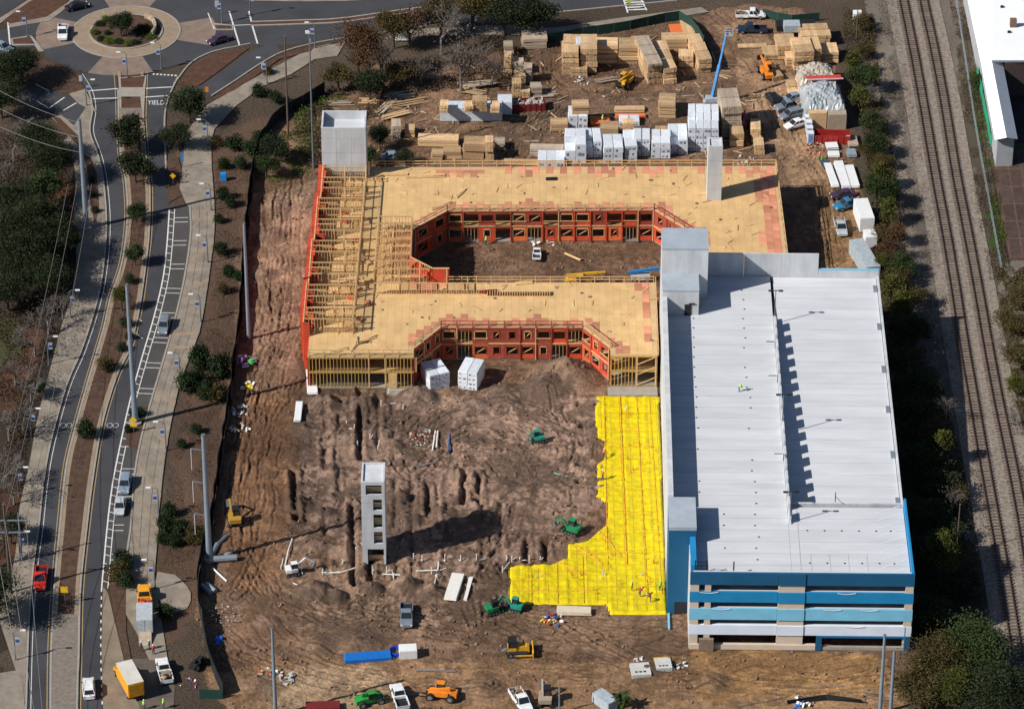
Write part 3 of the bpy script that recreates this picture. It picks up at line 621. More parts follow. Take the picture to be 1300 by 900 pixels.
# north west stair tower, two steps
ta = gpart('stair_tower', PRECAST, (GWL-.05, -10.45, 35.0, 41.5, 0, 22.3), lab='stepped grey stair tower at the garage north west corner')
gpart('stair_tower_roof', ROOFB, (GWL-.08, -10.42, 34.97, 41.53, 22.3, 22.6), par=ga)
tb = gpart('stair_lobby', PRECAST, (GWL+.02, -12.0, 29.8, 34.96, 0, 17.6)); gpart('stair_lobby_roof', ROOFB, (GWL, -11.95, 29.75, 34.95, 17.6, 17.8))
gpart('stair_door', DARK, (-14.3, -13.2, 29.7, 29.78, ZR, ZR+2.1)); gpart('wall_lamp', DARK, (-13.6, -12.6, 29.6, 29.76, 15.2, 15.35))
gpart('stair_side_band', M('yellow_safety_paint', (.6,.45,.05), .6), (-11.9, -11.8, 31.5, 32.2, ZR, ZR+2.4)); gpart('stair_door', DARK, (-11.98, -11.9, 32.6, 33.8, ZR, ZR+2.2))
# roof rails, drains and joints
for x0 in (-14.3, -12.6): gpart('guard_post', BLACKM, (x0, x0+.18, GF+.9, GF+1.08, ZR, ZR+2.6))
for z in (ZR+.9, ZR+1.6, ZR+2.3): gpart('guard_rail', BLACKM, (-14.3, -12.4, GF+.95, GF+1.03, z, z+.09))
gpart('guard_post', BLACKM, (-8.6, -8.4, GF+.9, GF+1.1, ZR, ZR+2.4))
dm = MB().tube((0,0,0), (0,0,.03), .16, n=10).mesh('roof_drain', BLACKM)
for i in range(NPL):
    y = GF+2+(GN-GF-4)*i/NPL
    for x in ((-16.0 if y > -26 else -12.5)+random.uniform(0,.3)+2.9, -4.6+random.uniform(-.3,.3)):
        if random.random() < .75: obj('roof_drain', dm, ga, (x, y, ZR+.012))
for x in (3.0, 5.6, 8.2, 10.8, 13.4, 15.6):
    obj('roof_drain', dm, ga, (x, GF+4.2, ZR+.012)); obj('roof_drain', dm, ga, (x, GF+12.5, ZR+.012))
PS = M('stall_paint', (.66,.67,.68), .7, .1, 2); PSD = M('joint_sealant', (.33,.335,.345), .8, .2, 2)
for k in range(9): mb = MB(); mb.rbox((15.6+.0, GF+2.2+k*2.0, ZR+.022), (4.2,.16,.012), R(28)); mb.build('stall_line', PS, ga)
for x in (3.2, 6.0, 8.8, 11.6): gpart('deck_joint', PSD, (x, x+.06, GF+.8, GF+6.5, ZR+.011, ZR+.02))
for x in (1.6,): gpart('deck_joint', PSD, (x, x+.07, GF+.8, -24.2, ZR+.011, ZR+.021))
for x0, y0 in ((3.2,-23.2),(7.6,-23.2)):
    mb = MB(); mb.tube((x0,y0,ZR+.18),(x0,y0,ZR+1.9),.07); mb.tube((x0,y0,ZR+1.2),(x0+1.1,y0-.5,ZR+.18),.04); mb.build('barrier_post', M('green_post', (.03,.07,.04), .6), ga)
for yy in (28.6, -2.0, -28.5):   # roof lights on the divider
    mb = MB(); mb.tube((DIV,yy,ZR+.2),(DIV,yy,ZR+5.6),.09,.07); pl = mb.build('light_pole', STEELD, ga)
    mb = MB(); mb.rbox((DIV,yy,ZR+5.65),(1.9,.12,.1)); mb.rbox((DIV-.85,yy,ZR+5.6),(.7,.4,.14)); mb.rbox((DIV+.85,yy,ZR+5.6),(.7,.4,.14)); mb.build('lamp_head', BLACKM, pl)
for yy in (20, 10, -12):
    mb = MB(); mb.rbox((DIV-1.1,yy,ZR+1.3),(1.3,.1,.1)); mb.tube((DIV-.3,yy,ZR),(DIV-.3,yy,ZR+1.3),.05); mb.build('cable_bracket', BLACKM, ga)

# ================================================================== TIMBER BUILDING
tbd = thing('timber_framed_building', 'long timber framed apartment building under construction with plywood deck and red sheathed courtyards', 'building', (0,0,0))
ZD, S1 = 6.5, 3.3
OUT = [(-33.6,-10.4),(-16.2,-10.4),(-16.2,-8.2),(-11.8,-1.6),(11.8,-1.6),(16.2,-8.0),(16.2,-10.0),(24.0,-10.0),(24.3,12.4),(-11,12.4),(-13.4,12.4),(-17,16),(-17,30),(-11.3,36),(24.8,36.4),(31.5,28),(31.5,6.2),(47.1,6.2),(46.9,51.5),(-25.2,51),(-25.2,47),(-33.4,47)]
OX = np.array([p[0] for p in OUT]); 
def inP(x, y): return bool(in_poly(np.array([x]), np.array([y]), OUT)[0])
def edge_d(x, y, edges):
    m = 99
    for (ax, ay), (bx, by) in edges:
        dx, dy = bx-ax, by-ay; t = max(0, min(1, ((x-ax)*dx+(y-ay)*dy)/(dx*dx+dy*dy))); m = min(m, math.hypot(x-ax-dx*t, y-ay-dy*t))
    return m
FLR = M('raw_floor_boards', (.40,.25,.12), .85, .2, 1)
MB().prism(OUT, ZD-.35, ZD-.06).build('floor_deck', WOOD, tbd)
MB().prism([(x*.999, y) for x, y in OUT], S1-.3, S1).build('floor_deck', FLR, tbd)
MB().prism([(x*1.0, y) for x, y in OUT], 0, .28).build('foundation_slab', CONC_L, tbd)
# plywood sheets, pinkish coated ones along the open edges
edges = [(OUT[i], OUT[(i+1) % len(OUT)]) for i in range(len(OUT))]
pinkE = [e for i, e in enumerate(edges) if i in (2,3,4,12,13,14,15,17,18,9,11,10)] + [((24.2,-4),(24.3,12.4))]
sheets = MB(); pinks = MB(); SW, SL = 1.22, 2.44; pm = MB().box(-.595,.595,-1.2,1.2,-.03,0).mesh('edge_sheet', PLYP); pmh = MB().box(-.595,.595,-.6,.6,-.03,0).mesh('edge_sheet', PLYP); npk = 0
def fits(x, y, a, b):
    return all(inP(x+i*a*.96, y+j*b*.96) for i in (-1,1) for j in (-1,1))
nx_ = int(82/SW); ny_ = int(63/SL)
JAG = {}
for i in range(nx_):
    for j in range(ny_):
        x = -34.2+SW*(i+.5); y = -11+SL*(j+.5)+(SL/2 if i % 2 else 0)
        halves = [(x, y, 1.2)] if fits(x, y, .6, 1.2) else [(x, y+q, .6) for q in (-.6,.6) if fits(x, y+q, .6, .6)]
        for (hx, hy, hh) in halves:
            lim = 1.75+random.random()*1.0+1.1*math.sin(hx*.55)*math.sin(hy*.37+1)+(1.0 if hx > 42 else 0)
            if edge_d(hx, hy, pinkE) < lim and not (hx < -17.5) and npk >= 295: pinks.box(hx-.6, hx+.6, hy-hh+.012, hy+hh-.012, ZD-.03, ZD+random.uniform(0,.01))
            elif edge_d(hx, hy, pinkE) < lim and not (hx < -17.5):
                obj('edge_sheet', pm if hh > 1 else pmh, tbd, (hx, hy, ZD+random.uniform(0,.012))); npk += 1
            else: sheets.box(hx-.6, hx+.6, hy-hh+.012, hy+hh-.012, ZD-.05, ZD-.02+random.uniform(0,.008))
o = sheets.build('plywood_sheets', PLY, tbd); o['kind'] = 'stuff'
if pinks.f: o = pinks.build('edge_sheets', PLYP, tbd); o['kind'] = 'stuff'
MB().prism(OUT, ZD-.055, ZD-.035).build('deck_joint_boards', M('old_ply', (.52,.36,.19), .85, .12, .5), tbd)

# ---- facades: every bay and storey is a panel with its own opening
def wall_frame(p, q):
    p, q = Vector((p[0], p[1], 0)), Vector((q[0], q[1], 0)); d = (q-p); L = d.length; return p, d/L, L, math.atan2(d.y, d.x)
def panel(p, ang, x0, x1, z0, z1, kind, mat):
    """one storey-high panel in local wall coordinates (x along, -y outwards)"""
    w_ = x1-x0; mb = MB(); t0, t1 = -.1, .08
    if kind == 'open': ox0, ox1, oz0, oz1 = .12, w_-.12, .0, z1-z0-.35
    elif kind == 'small': ox0, ox1, oz0, oz1 = w_*.5-.5, w_*.5+.5, .9, 2.3
    elif kind == 'wide': ox0, ox1, oz0, oz1 = w_*.5-min(1.0,w_*.36), w_*.5+min(1.0,w_*.36), .8, 2.35
    elif kind == 'door': ox0, ox1, oz0, oz1 = w_*.5-.75, w_*.5+.75, .05, 2.4
    else: ox0 = ox1 = None
    h = z1-z0
    if ox0 is None: mb.box(.015, w_-.015, t0, t1, 0, h)
    else:
        mb.box(.015, ox0, t0, t1, 0, h); mb.box(ox1, w_-.015, t0, t1, 0, h); mb.box(ox0, ox1, t0, t1, oz1, h)
        if oz0 > .06: mb.box(ox0, ox1, t0, t1, 0, oz0)
    o = mb.build('wall_panel', mat, tbd, p+Vector((math.cos(ang)*x0, math.sin(ang)*x0, z0)), ang)
    if ox0 is not None and kind != 'open':
        mb = MB()
        for a, b_ in ((ox0-.12,ox0),(ox1,ox1+.12)): mb.box(a, b_, t0-.05, t0-.003, oz0-.1, oz1+.14)
        mb.box(ox0-.12, ox1+.12, t0-.05, t0-.003, oz1+.003, oz1+.14); mb.build('window_frame', OSBD if random.random() < .6 else WOOD, o)
        if random.random() < .65:
            mb = MB(); mb.beam((ox0,.05,oz0+.1),(ox1,.05,oz1-.2),.07,.12); mb.build('window_brace', WOOD, o)
    else:
        mb = MB(); k = 0
        while kind == 'open' and .12+k*.6 < w_: mb.box(.12+k*.6, .18+k*.6, -.02, .06, 0, h-.3); k += 1
        if k and random.random() < .5: mb.build('studs', WOOD, o)
    return o
def facade(p, q, pattern, z=(.28, S1, ZD-.36), rails=True, lean=0):
    p0, u, L, ang = wall_frame(p, q); n = len(pattern[0]); bw = L/n
    for s in range(2):
        for k, ch in enumerate(pattern[s]):
            kind = {'w':'wide','s':'small','o':'open','d':'door','-':'blank'}[ch]
            m = random.choice([OSBR,OSBR,OSBO,OSBD]) if s == 0 else random.choice([OSBR,OSBD,OSBD])
            panel(p0, ang, k*bw, (k+1)*bw, z[s], z[s+1]-(.02 if s == 0 else 0), kind, m)
            out = Vector((math.sin(ang), -math.cos(ang), 0))
            if ch in 'ow' and s == 1 and random.random() < .8:      # ledger boards across the bay
                a = p0+u*(k*bw+.05)+out*.22; b_ = p0+u*((k+1)*bw-.05)+out*.22
                for zz in (z[1]+.1, z[1]+1.05): MB().beam((a.x,a.y,zz),(b_.x,b_.y,zz),.05,.16).build('ledger_board', OSBD if random.random() < .5 else WOOD, tbd)
    out = Vector((math.sin(ang), -math.cos(ang), 0))
    for k in range(n+1):                                           # proud posts between bays
        c = p0+u*min(L-.08, max(.08, k*bw))+out*.2
        if random.random() < .7: MB().rbox((c.x,c.y,ZD/2), (.16,.14,ZD-.3), ang).build('bay_post', random.choice([OSBD,OSBR,WOOD]), tbd)
    a, b_ = p0+out*.16, p0+u*L+out*.16
    for zz, m in ((S1, WOOD), (ZD-.22, OSBD)): MB().beam((a.x,a.y,zz),(b_.x,b_.y,zz),.07,.24).build('rim_board', m, tbd)
    # inner partition seen through the openings
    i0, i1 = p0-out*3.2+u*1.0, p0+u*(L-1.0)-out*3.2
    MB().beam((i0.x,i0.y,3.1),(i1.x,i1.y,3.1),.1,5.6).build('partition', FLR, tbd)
def guard(p, q, z=ZD, mat=WOOD, hts=(.55,1.1), post=2.4):
    p0, u, L, ang = wall_frame(p, q); mb = MB(); n = max(2, int(L/post)+1)
    for k in range(n):
        c = p0+u*(L*k/(n-1)); MB().box(c.x-.07,c.x+.07,c.y-.07,c.y+.07,z-.4,z+hts[-1]+.1).build('guard_post', mat, tbd)
    for h in hts:
        a, b_ = p0, p0+u*L; MB().beam((a.x,a.y,z+h),(b_.x,b_.y,z+h),.06,.15).build('guard_rail', mat, tbd)
# courtyard north side, its chamfers
facade((-17,30),(-11.3,36), ['ws','ww']); facade((-11.3,36.0),(24.8,36.4), ['wosowoswwwsow','wowowwowwsoww']); facade((24.8,36.4),(31.5,28), ['wss','sws'])
facade((31.5,28),(31.5,10), ['wsws','swsw'])
facade((-17,16),(-17,30), ['wsww','wsws'])
facade((-11.8,-1.6),(11.8,-1.6), ['sowswwsow','wowssswwo']); facade((-16.2,-8.2),(-11.8,-1.6), ['sws','wss']); facade((11.8,-1.6),(16.2,-8.0), ['sws','wsw'])
for e in (((-17,30),(-11.3,36)),((-11.3,36),(24.8,36.4)),((24.8,36.4),(31.5,28)),((31.5,28),(31.5,12))): guard(e[0], e[1], mat=OSBD if e[0][0] > 0 and e[0][0] < 25 else WOOD)
guard((-25,51.2),(46.8,51.6)); guard((46.9,51.4),(47.1,20)); guard((-11,12.4),(24,12.4)); guard((-11.8,-1.6),(11.8,-1.6), mat=OSBD); guard((-16.2,-8.2),(-11.8,-1.6), hts=(.5,.85,1.2)); guard((11.8,-1.6),(16.2,-8), hts=(.4,.8,1.2))
guard((-33.4,-10.4),(-16.2,-10.4)); guard((24.1,-9.8),(24.3,12.2))
# remaining outside walls
facade((47.1,6.2),(46.9,51.5), ['wsws'*3,'swsw'*3]); facade((46.9,51.5),(-25.2,51), ['wswswo'*4,'wowsws'*4]); facade((24.3,12.4),(-13.4,12.4), ['wswsws'*2,'wsowsw'*2])
facade((-13.4,12.4),(-17,16), ['w','w'])
# scraps, loose boards and a cart on the deck
for px, py, l, a, m in [(620,371,3.0,5,OSBR),(470,228,6,-8,WOOD),(500,222,5,4,WOOD),(560,262,4,35,WOOD),(585,246,3,60,WOOD),(665,360,3,10,PLY),(540,225,7,6,WOOD),(700,228,2,0,BLACKM),(430,445,3,20,WOOD),(450,440,3,70,WOOD),(465,432,4,40,WOOD)]:
    p = G(px, py, ZD); mb = MB()
    for k in range(3): mb.rbox((p.x, p.y+k*.3-.3, ZD+.12+.04*k), (l,.26,.08), R(a+random.uniform(-6,6)))
    oo = mb.build('board_pile', m); oo['label'] = 'x'; SCR = globals().setdefault('SCR', []); SCR.append(oo)
    oo.name = 'board_pile'
for oo, lab in zip(SCR, ['red sheathing boards stacked on the front plywood deck','loose boards near the left end of the back deck','boards stacked on the back deck behind the red chamfered wall','long board lying askew on the deck above the red chamfer','thin board lying at a steep angle on the back deck','pale boards beside the red stack on the front deck','long boards laid along the back deck edge','small black crate pile on the middle of the back deck','crossed boards at the front left deck corner','steep boards at the front left deck corner','slanting boards beside the saw on the front left deck']):
    tag(oo, lab, 'board pile')
mb = MB(); rs = random.Random(4)
for k in range(240):
    x, y = rs.uniform(-24,46), rs.uniform(-9,51)
    if not inP(x, y): continue
    mb.rbox((x, y, ZD+.05), (rs.uniform(.3,2.2), rs.uniform(.06,.25), .06), rs.uniform(0,3))
o = mb.build('deck_offcuts', WOOD, tbd); o['kind'] = 'stuff'
mb = MB()
for k in range(70):
    x, y = rs.uniform(-24,46), rs.uniform(-9,51)
    if inP(x, y): mb.rbox((x, y, ZD+.06), (rs.uniform(.2,.7), rs.uniform(.2,.5), .1), rs.uniform(0,3))
o = mb.build('deck_tools', M('deck_debris', (.22,.15,.12), .8, .3, 2, island=.6), tbd); o['kind'] = 'stuff'
# third storey stud walls over the left wing
def stud_wall(p, q, z0=ZD, h=2.75, sp=.55, mat=WOOD, sheath=None, name='stud_wall', side=1):
    p0, u, L, ang = wall_frame(p, q); mb = MB(); x = .05
    while x < L: mb.box(x, x+.08, -.06, .06, .1, h-.14); x += sp
    mb.box(0, L, -.07, .07, 0, .1); mb.box(0, L, -.085, .085, h-.16, h)
    if random.random() < .7 and L > 3: mb.box(.1, L-.1, -.05, .05, h*.5-.05, h*.5+.05)
    o = mb.build(name, mat, tbd, (p0.x, p0.y, z0), ang)
    if sheath:
        n = max(1, int(L/2.44))
        for k in range(n): MB().box(L*k/n+.01, L*(k+1)/n-.01, .09*side-.02, .09*side+.02, 0, h*random.choice([.95,1.0,.8])).build('sheathing_sheet', sheath, o)
    return o
WX_ = [(-33.3,47,36),(-33.8,36,22),(-34.2,22,8),(-34.5,8,-4.2)]
for x, ya, yb in WX_:
    stud_wall((x,ya),(x,yb), sheath=OSBR, side=-1, sp=.6); MB().box(x-.12, x-.03, yb, ya, 0, ZD-.1).build('outer_wall', OSBR, tbd)
    MB().box(x-.03, -33, yb, ya, ZD-.3, ZD-.02).build('floor_edge', PLYP, tbd)
for (x, ya, yb), (x2, _, _) in zip(WX_, WX_[1:]): stud_wall((x2,yb),(x,yb), sheath=OSBR)
MB().box(-34.6,-33.5,-4.4,-4.25,0,ZD+2.6).build('outer_wall', OSBR, tbd); MB().box(-33.75,-33.62,-10.3,-4.4,0,ZD-.4).build('outer_wall', OSBR, tbd)
for k in range(4): MB().beam((-34.0,-2+k*12,ZD+.1),(-35.3,-3+k*12,ZD-2.5),.06,.14).build('brace_board', OSBR, tbd)
# red sheathed bump-outs stepping along the west side
yy = 45.0
while yy > -3.5:
    xo = [x for x, a, b_ in WX_ if b_-.3 <= yy <= a+.3][-1]-random.uniform(.25,.7); wd = random.uniform(1.2,2.0)
    MB().box(xo, xo+wd, yy-.1, yy, 0, ZD+random.choice([2.75,2.75,2.3,1.3])).build('bump_out_wall', random.choice([OSBR,OSBR,OSBO]), tbd)
    MB().box(xo-.1, xo, yy-.1, yy+2.2, 0, ZD+2.7).build('bump_out_wall', OSBR, tbd); MB().box(xo, xo+1.0, yy+.02, yy+2.2, ZD+2.55, ZD+2.68).build('bump_out_plate', OSBR, tbd)
    if random.random() < .5: MB().box(xo+wd*.3, xo+wd*.75, yy-.13, yy-.105, ZD+.9, ZD+2.0).build('painted_opening', DARK, tbd)  # flat panel, no hole: the opening's inner shade is its dark colour
    yy -= 2.35
stud_wall((-25.7,46.6),(-26.4,-4)); stud_wall((-23.0,30),(-23.3,12.3)); stud_wall((-17.2,29.6),(-17.2,16.2), sheath=OSBR, side=-1); stud_wall((-17.2,16.2),(-13.4,12.6), sheath=OSBR, side=-1); stud_wall((-13.4,12.6),(-10.6,12.6), sheath=OSBR, side=-1)
y = 46.4; k = 0
while y > -4.3:
    xw = [x for x, a, b_ in WX_ if b_-.3 <= y <= a+.3][-1] if True else 0
    stud_wall((xw+.2,y),(-25.9,y), sp=random.choice([.5,.6,.45])); 
    if k % 2 == 0: xm = random.uniform(-31,-28); stud_wall((xm,y-.1),(xm,max(-4,y-3.3)))
    if k % 3 == 1: xm = random.uniform(-28.5,-27); stud_wall((xm,y-1.9),(-26,y-1.9)); stud_wall((xm,y-1.9),(xm,y-.1))
    if k % 2 == 1: stud_wall((xw+.2,y-1.6),(xw+3.4,y-1.6))
    y -= 3.55; k += 1
y = 29.6
for k in range(7):
    stud_wall((-23,y),(-17.3,y), sp=.5)
    if k % 2: xm = random.uniform(-21.5,-19); stud_wall((xm,y),(xm,y+2.4))
    y -= 2.45
stud_wall((-23.3,12.4),(-14,12.4)); stud_wall((-23.3,8.6),(-4.5,8.6), sp=.42, h=2.3); stud_wall((-19,12.3),(-19,8.7)); stud_wall((-15.6,14),(-15.6,8.7)); stud_wall((-11,12.4),(-11,8.7)); stud_wall((-20.5,14.8),(-16,14.8)); stud_wall((-7.5,12.2),(-7.5,8.7), h=1.2)
for k in range(26): MB().box(-4.2+k*.42,-4.08+k*.42,8.0,9.2,ZD,ZD+.5).build('joist', WOOD, tbd)
# storage and loose panels in the corridor and rooms
for k in range(14):
    x, y = random.uniform(-32.5,-24), random.uniform(-3,45); MB().rbox((x,y,ZD+.3), (random.uniform(.6,1.8),random.uniform(.5,1.2),random.uniform(.15,.5)), random.uniform(0,3)).build('sheathing_offcut', random.choice([OSBR,WOOD,PLYP,PLYP]), tbd)
# front flanks: open framing over two storeys
def flank(x0, x1, y, doors):
    for s, (za, zb) in enumerate(((.28,S1),(S1,ZD-.35))):
        mb = MB(); x = x0
        while x < x1:
            if not any(a < x < b_ for a, b_, ss in doors if ss in (s, 2)): mb.box(x, x+.11, y-.08, y+.06, 0, zb-za-.2)
            x += .58
        mb.box(x0, x1, y-.1, y+.08, zb-za-.22, zb-za); mb.box(x0, x1, y-.09, y+.07, 0, .12); mb.build('stud_wall', M('yellowed_framing', (.47,.30,.085), .8, .2, 1.5, island=.25), tbd, (0,0,za))
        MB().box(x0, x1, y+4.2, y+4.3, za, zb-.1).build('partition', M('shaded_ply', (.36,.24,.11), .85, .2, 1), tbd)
    for a, b_, ss in doors:
        for xx in (a, b_): MB().box(xx-.1, xx+.1, y-.12, y+.1, .28 if ss != 1 else S1, ZD-.4 if ss else S1).build('door_post', WOOD, tbd)
flank(-33.5, -16.25, -10.35, [(-15.8-.0,-15.9,1),(-23.8+.2+0,-20.9,2)])
flank(16.3, 23.9, -9.95, [(20.6,23.7,2)])
MB().box(-33.5,-33.3,-10.35,-4.3,.28,ZD-.4).build('side_wall', OSBR, tbd); MB().box(-16.45,-16.25,-10.2,-8.3,.28,ZD-.4).build('side_wall', OSBR, tbd); MB().box(16.22,16.34,-9.9,-8.2,.28,ZD-.4).build('side_wall', OSBO, tbd)
MB().box(-20.4,-19.0,-10.6,-10.4,.3,3.0).build('doorway_frame', WOOD, tbd)
for k in range(3): MB().beam((20.7,-10.1,.6+k*2),(23.6,-10.1,2.0+k*2),.06,.15).build('brace_board', WOOD, tbd)
MB().box(15.8,24,-12.6,-10.1,-.2,.22).build('foundation_slab', CONC_L, tbd); MB().box(-20.7,-15.8,-12.2,-10.5,-.2,.2).build('foundation_slab', CONC_L, tbd)

# ---------------------------------------------------------------- concrete shafts
def shaft(label, x0, x1, y0, y1, z0, z1, name='stair_tower', wall=.3, inner=1.2, openings=()):
    o = thing(name, label, 'tower', ((x0+x1)/2, y0, z0)); w_, d, h = (x1-x0)/2, y1-y0, z1-z0
    mb = MB(); op = sorted(openings, key=lambda r: r[2]); z = 0
    for a, b_, c, e in op:          # south wall built round its openings
        if c > z: mb.box(-w_, w_, 0, wall, z, c)
        mb.box(-w_, a, 0, wall, c, e); mb.box(b_, w_, 0, wall, c, e); z = e
    mb.box(-w_, w_, 0, wall, z, h); mb.build('front_wall', PRECAST, o)
    MB().box(-w_, -w_+wall, wall, d-wall, 0, h).build('side_wall', PRECAST, o); MB().box(w_-wall, w_, wall, d-wall, 0, h).build('side_wall', PRECAST, o)
    MB().box(-w_, w_, d-wall, d, 0, h).build('back_wall', PRECAST, o); MB().box(-w_+wall, w_-wall, wall, d-wall, h-inner-.2, h-inner).build('roof_slab', DECKC if inner > .3 else PRECAST, o)
    for k in range(1, int(h/2.9)+1):
        MB().box(-w_+.01, w_-.01, -.012, -.002, k*2.9, k*2.9+.05).build('form_joint', PSD, o)
    for xx in (-w_/3, w_/3):
        if w_ > 2: MB().box(xx-.02, xx+.02, -.014, -.004, 0, h).build('form_joint', PSD, o)
    for a, b_, c, e in op:
        MB().box(a+.05, b_-.05, wall+.8, wall+.86, c, c+(e-c)*.35).build('stair_rail', WOOD, o); MB().box(a, b_, wall+.9, d-wall-.1, c-.2, c-.05).build('landing', PRECAST, o)
    return o
shaft('square grey concrete stair tower behind the left wing of the timber building', -33.5, -25.7, 47.3, 53.5, 0, 16.6, inner=1.6)
shaft('slim pale concrete shaft rising through the back plywood deck', 34.1, 36.6, 39.4, 42.6, 3, 17.4, inner=.25)
z_ = lambda r: HT(475, 716, r)
shaft('free standing grey concrete stair tower with openings amid the dirt', -23.1, -19.5, -59.6, -54.2, 0, z_(612), inner=.25,
      openings=[(.0,1.35,z_(690),z_(675)),(.0,1.35,z_(670),z_(653)),(.0,1.35,z_(648),z_(634)),(-1.1,1.35,z_(628),z_(616)),(-1.0,1.5,.0,z_(697))])

# ---------------------------------------------------------------- yellow vapour film over the prepared slab
YP = wp([(757,503),(838,503),(848,780),(773,780),(769,768),(645,768),(645,719),(702,716),(719,710),(720,691),(744,688),(770,666),(770,640),(757,632),(757,590),(766,585),(766,562),(757,558),(755,518)])
xs = np.arange(min(p.x for p in YP)-.5, max(p.x for p in YP)+.5, .25); ys = np.arange(min(p.y for p in YP)-.5, max(p.y for p in YP)+.5, .25)
FX, FY = np.meshgrid(xs, ys); ins = in_poly(FX, FY, [(p.x, p.y) for p in YP])
FZ = .36+fbm(FX, FY, 1.6, 301, 3)*.30+fbm(FX, FY, .6, 311, 2)*.20-np.abs(vnoise(FX, FY, 1.3, 321)-.5)*.25
for sx in np.arange(-2, 26, 3.4): FZ += .13*np.exp(-((FX-sx-fbm(FX, FY, 8, 5)*1.0)/.22)**2)*(FY < 20)
for sy in np.arange(-75, -10, 9.5): FZ -= .10*np.exp(-((FY-sy)/.3)**2)
ed = ins.copy()
for sh in (1, -1): ed &= np.roll(ins, sh, 0) & np.roll(ins, sh, 1)
FZ = np.where(ed, FZ, -.05)
iid = np.arange(FX.size).reshape(FX.shape); q = np.stack([iid[:-1,:-1], iid[:-1,1:], iid[1:,1:], iid[1:,:-1]], -1); ok = ins[:-1,:-1] & ins[:-1,1:] & ins[1:,1:] & ins[1:,:-1]
film = obj('vapour_barrier', npmesh('vapour_barrier', np.stack([FX, FY, FZ], -1).reshape(-1,3), q[ok], YFILM, False)); tag(film, 'bright yellow plastic vapour barrier spread beside the garage wall', 'plastic sheet')
def fz_at(x, y):
    i = int(np.clip(np.searchsorted(xs, x), 0, len(xs)-1)); j = int(np.clip(np.searchsorted(ys, y), 0, len(ys)-1)); return float(max(0, FZ[j, i]))
ORANGE = M('fold_strip', (.60,.27,.02), .6, .2, 3); mp = [(p.x, p.y) for p in YP]
def on_film(a, b_, n=14):
    out = []
    for k in range(n+1):
        x, y = a[0]+(b_[0]-a[0])*k/n, a[1]+(b_[1]-a[1])*k/n
        if in_poly(np.array([x]), np.array([y]), mp)[0]: out.append(Vector((x+random.uniform(-.05,.05), y, fz_at(x, y)+.06)))
    return out
for a, b_, w_ in [((15.2,-12),(14.8,-62),.12),((17.8,-12),(17.8,-60),.2),((20.5,-12),(20.8,-68),.12),((22.6,-12),(23,-68),.08),((10,-55),(14,-60),.25),((6,-58),(10,-62),.2),((13,-50),(17,-58),.25),((2,-62),(14,-62),.1),((15,-28),(23,-28),.08),((15,-40),(23,-40),.08),((14,-66),(22,-66),.1),((-1,-64.5),(6,-64.5),.1),((0,-67),(13,-67),.12),((12.6,-46),(16,-50),.22),((15,-18),(23.5,-18),.06),((15,-23),(23.5,-23.4),.06),((15,-34),(23.5,-34),.06),((15,-46),(23.5,-46),.08),((13,-52),(23.5,-52),.06),((9,-57.5),(23.5,-57),.08),((3,-61),(3,-70),.1),((7,-60),(7,-70),.1),((11,-58),(11,-70),.1)]:
    pts = on_film(a, b_, 60)
    if len(pts) > 3: MB().path(pts, w_*.5, 4).build('fold_strip', ORANGE, film)  # orange strips along the folds, darker than the film
MSH = M('wire_mesh', (.66,.52,.06), .6, .2, 2); mb = MB()
for x in np.arange(-.5, 24, 1.5):
    pts = on_film((x,-12),(x,-72), 60)
    for a, b_ in zip(pts, pts[1:]):
        if (b_-a).length < 2: mb.beam(a, b_, .035, .03)
for y in np.arange(-72, -12, 1.5):
    pts = on_film((-1,y),(24,y), 40)
    for a, b_ in zip(pts, pts[1:]):
        if (b_-a).length < 2: mb.beam(a, b_, .035, .03)
o = mb.build('wire_mesh', MSH, film); o['kind'] = 'stuff'
for px, py in [(795,520),(797,530),(801,565),(800,585),(803,600),(815,570),(818,590),(829,572),(670,735),(682,737),(728,733),(738,735),(757,755),(766,735),(779,705),(830,720),(772,690),(812,735),(822,740),(786,740)]:
    p = G(px, py); zf = fz_at(p.x, p.y); mb = MB(); n = random.randint(2,4)
    for k in range(n): x = p.x+random.uniform(-.5,.5); y = p.y+random.uniform(-.8,.8); mb.tube((x,y,zf-.1),(x,y,zf+random.uniform(.4,.9)),.06,n=6)
    pst = mb.build('pipe_stubs', random.choice([PVC,ORANGE,ORANGE]), film); pst['kind'] = 'stuff'

# ---------------------------------------------------------------- white warehouse at the top right
wh = thing('warehouse', 'white roofed warehouse with a gabled wing beside the railway', 'warehouse', G(1262,180))
c = Vector(wh.location)
def wv(px, py, z): p = G(px, py, z); return (p.x-c.x, p.y-c.y, z)
WRF = M('white_membrane_roof', (.80,.82,.84), .6, .04, .2); WR_SHADE = M('shaded_slope_roof', (.50,.54,.60), .5, .06, .4)  # grey copy carries the shade of the wing's right slope in its colour
le, ri, re_ = [(1222,-30),(1246,84),(1263,176)], [(1259,77),(1278,175)], [(1273,78),(1292,176)]
MB().add([wv(1222,-30,6), wv(1246,84,6), wv(1259,77,7.4), wv(1262,-30,7.4), wv(1330,77,7.4), wv(1330,-30,7.4)], [(0,1,2,3),(3,2,4,5)]).build('main_roof', WRF, wh)
MB().add([wv(1246,84,6), wv(1263,178,6), wv(1278,175,7.4), wv(1259,77,7.4)], [(0,1,2,3)]).build('wing_roof', WRF, wh)
mb = MB(); 
MB().add([wv(1259,77.2,7.4), wv(1278,175,7.4), wv(1292,177,6), wv(1273,80,6)], [(0,1,2,3)]).build('wing_roof', WR_SHADE, wh)
WW = M('grey_wall_cladding', (.36,.37,.39), .8, .12, .5); a, b_, d, e = [Vector(wv(*x)) for x in ((1246,84,5.9),(1263,178,5.9),(1292,177,5.9),(1273,80,5.9))]
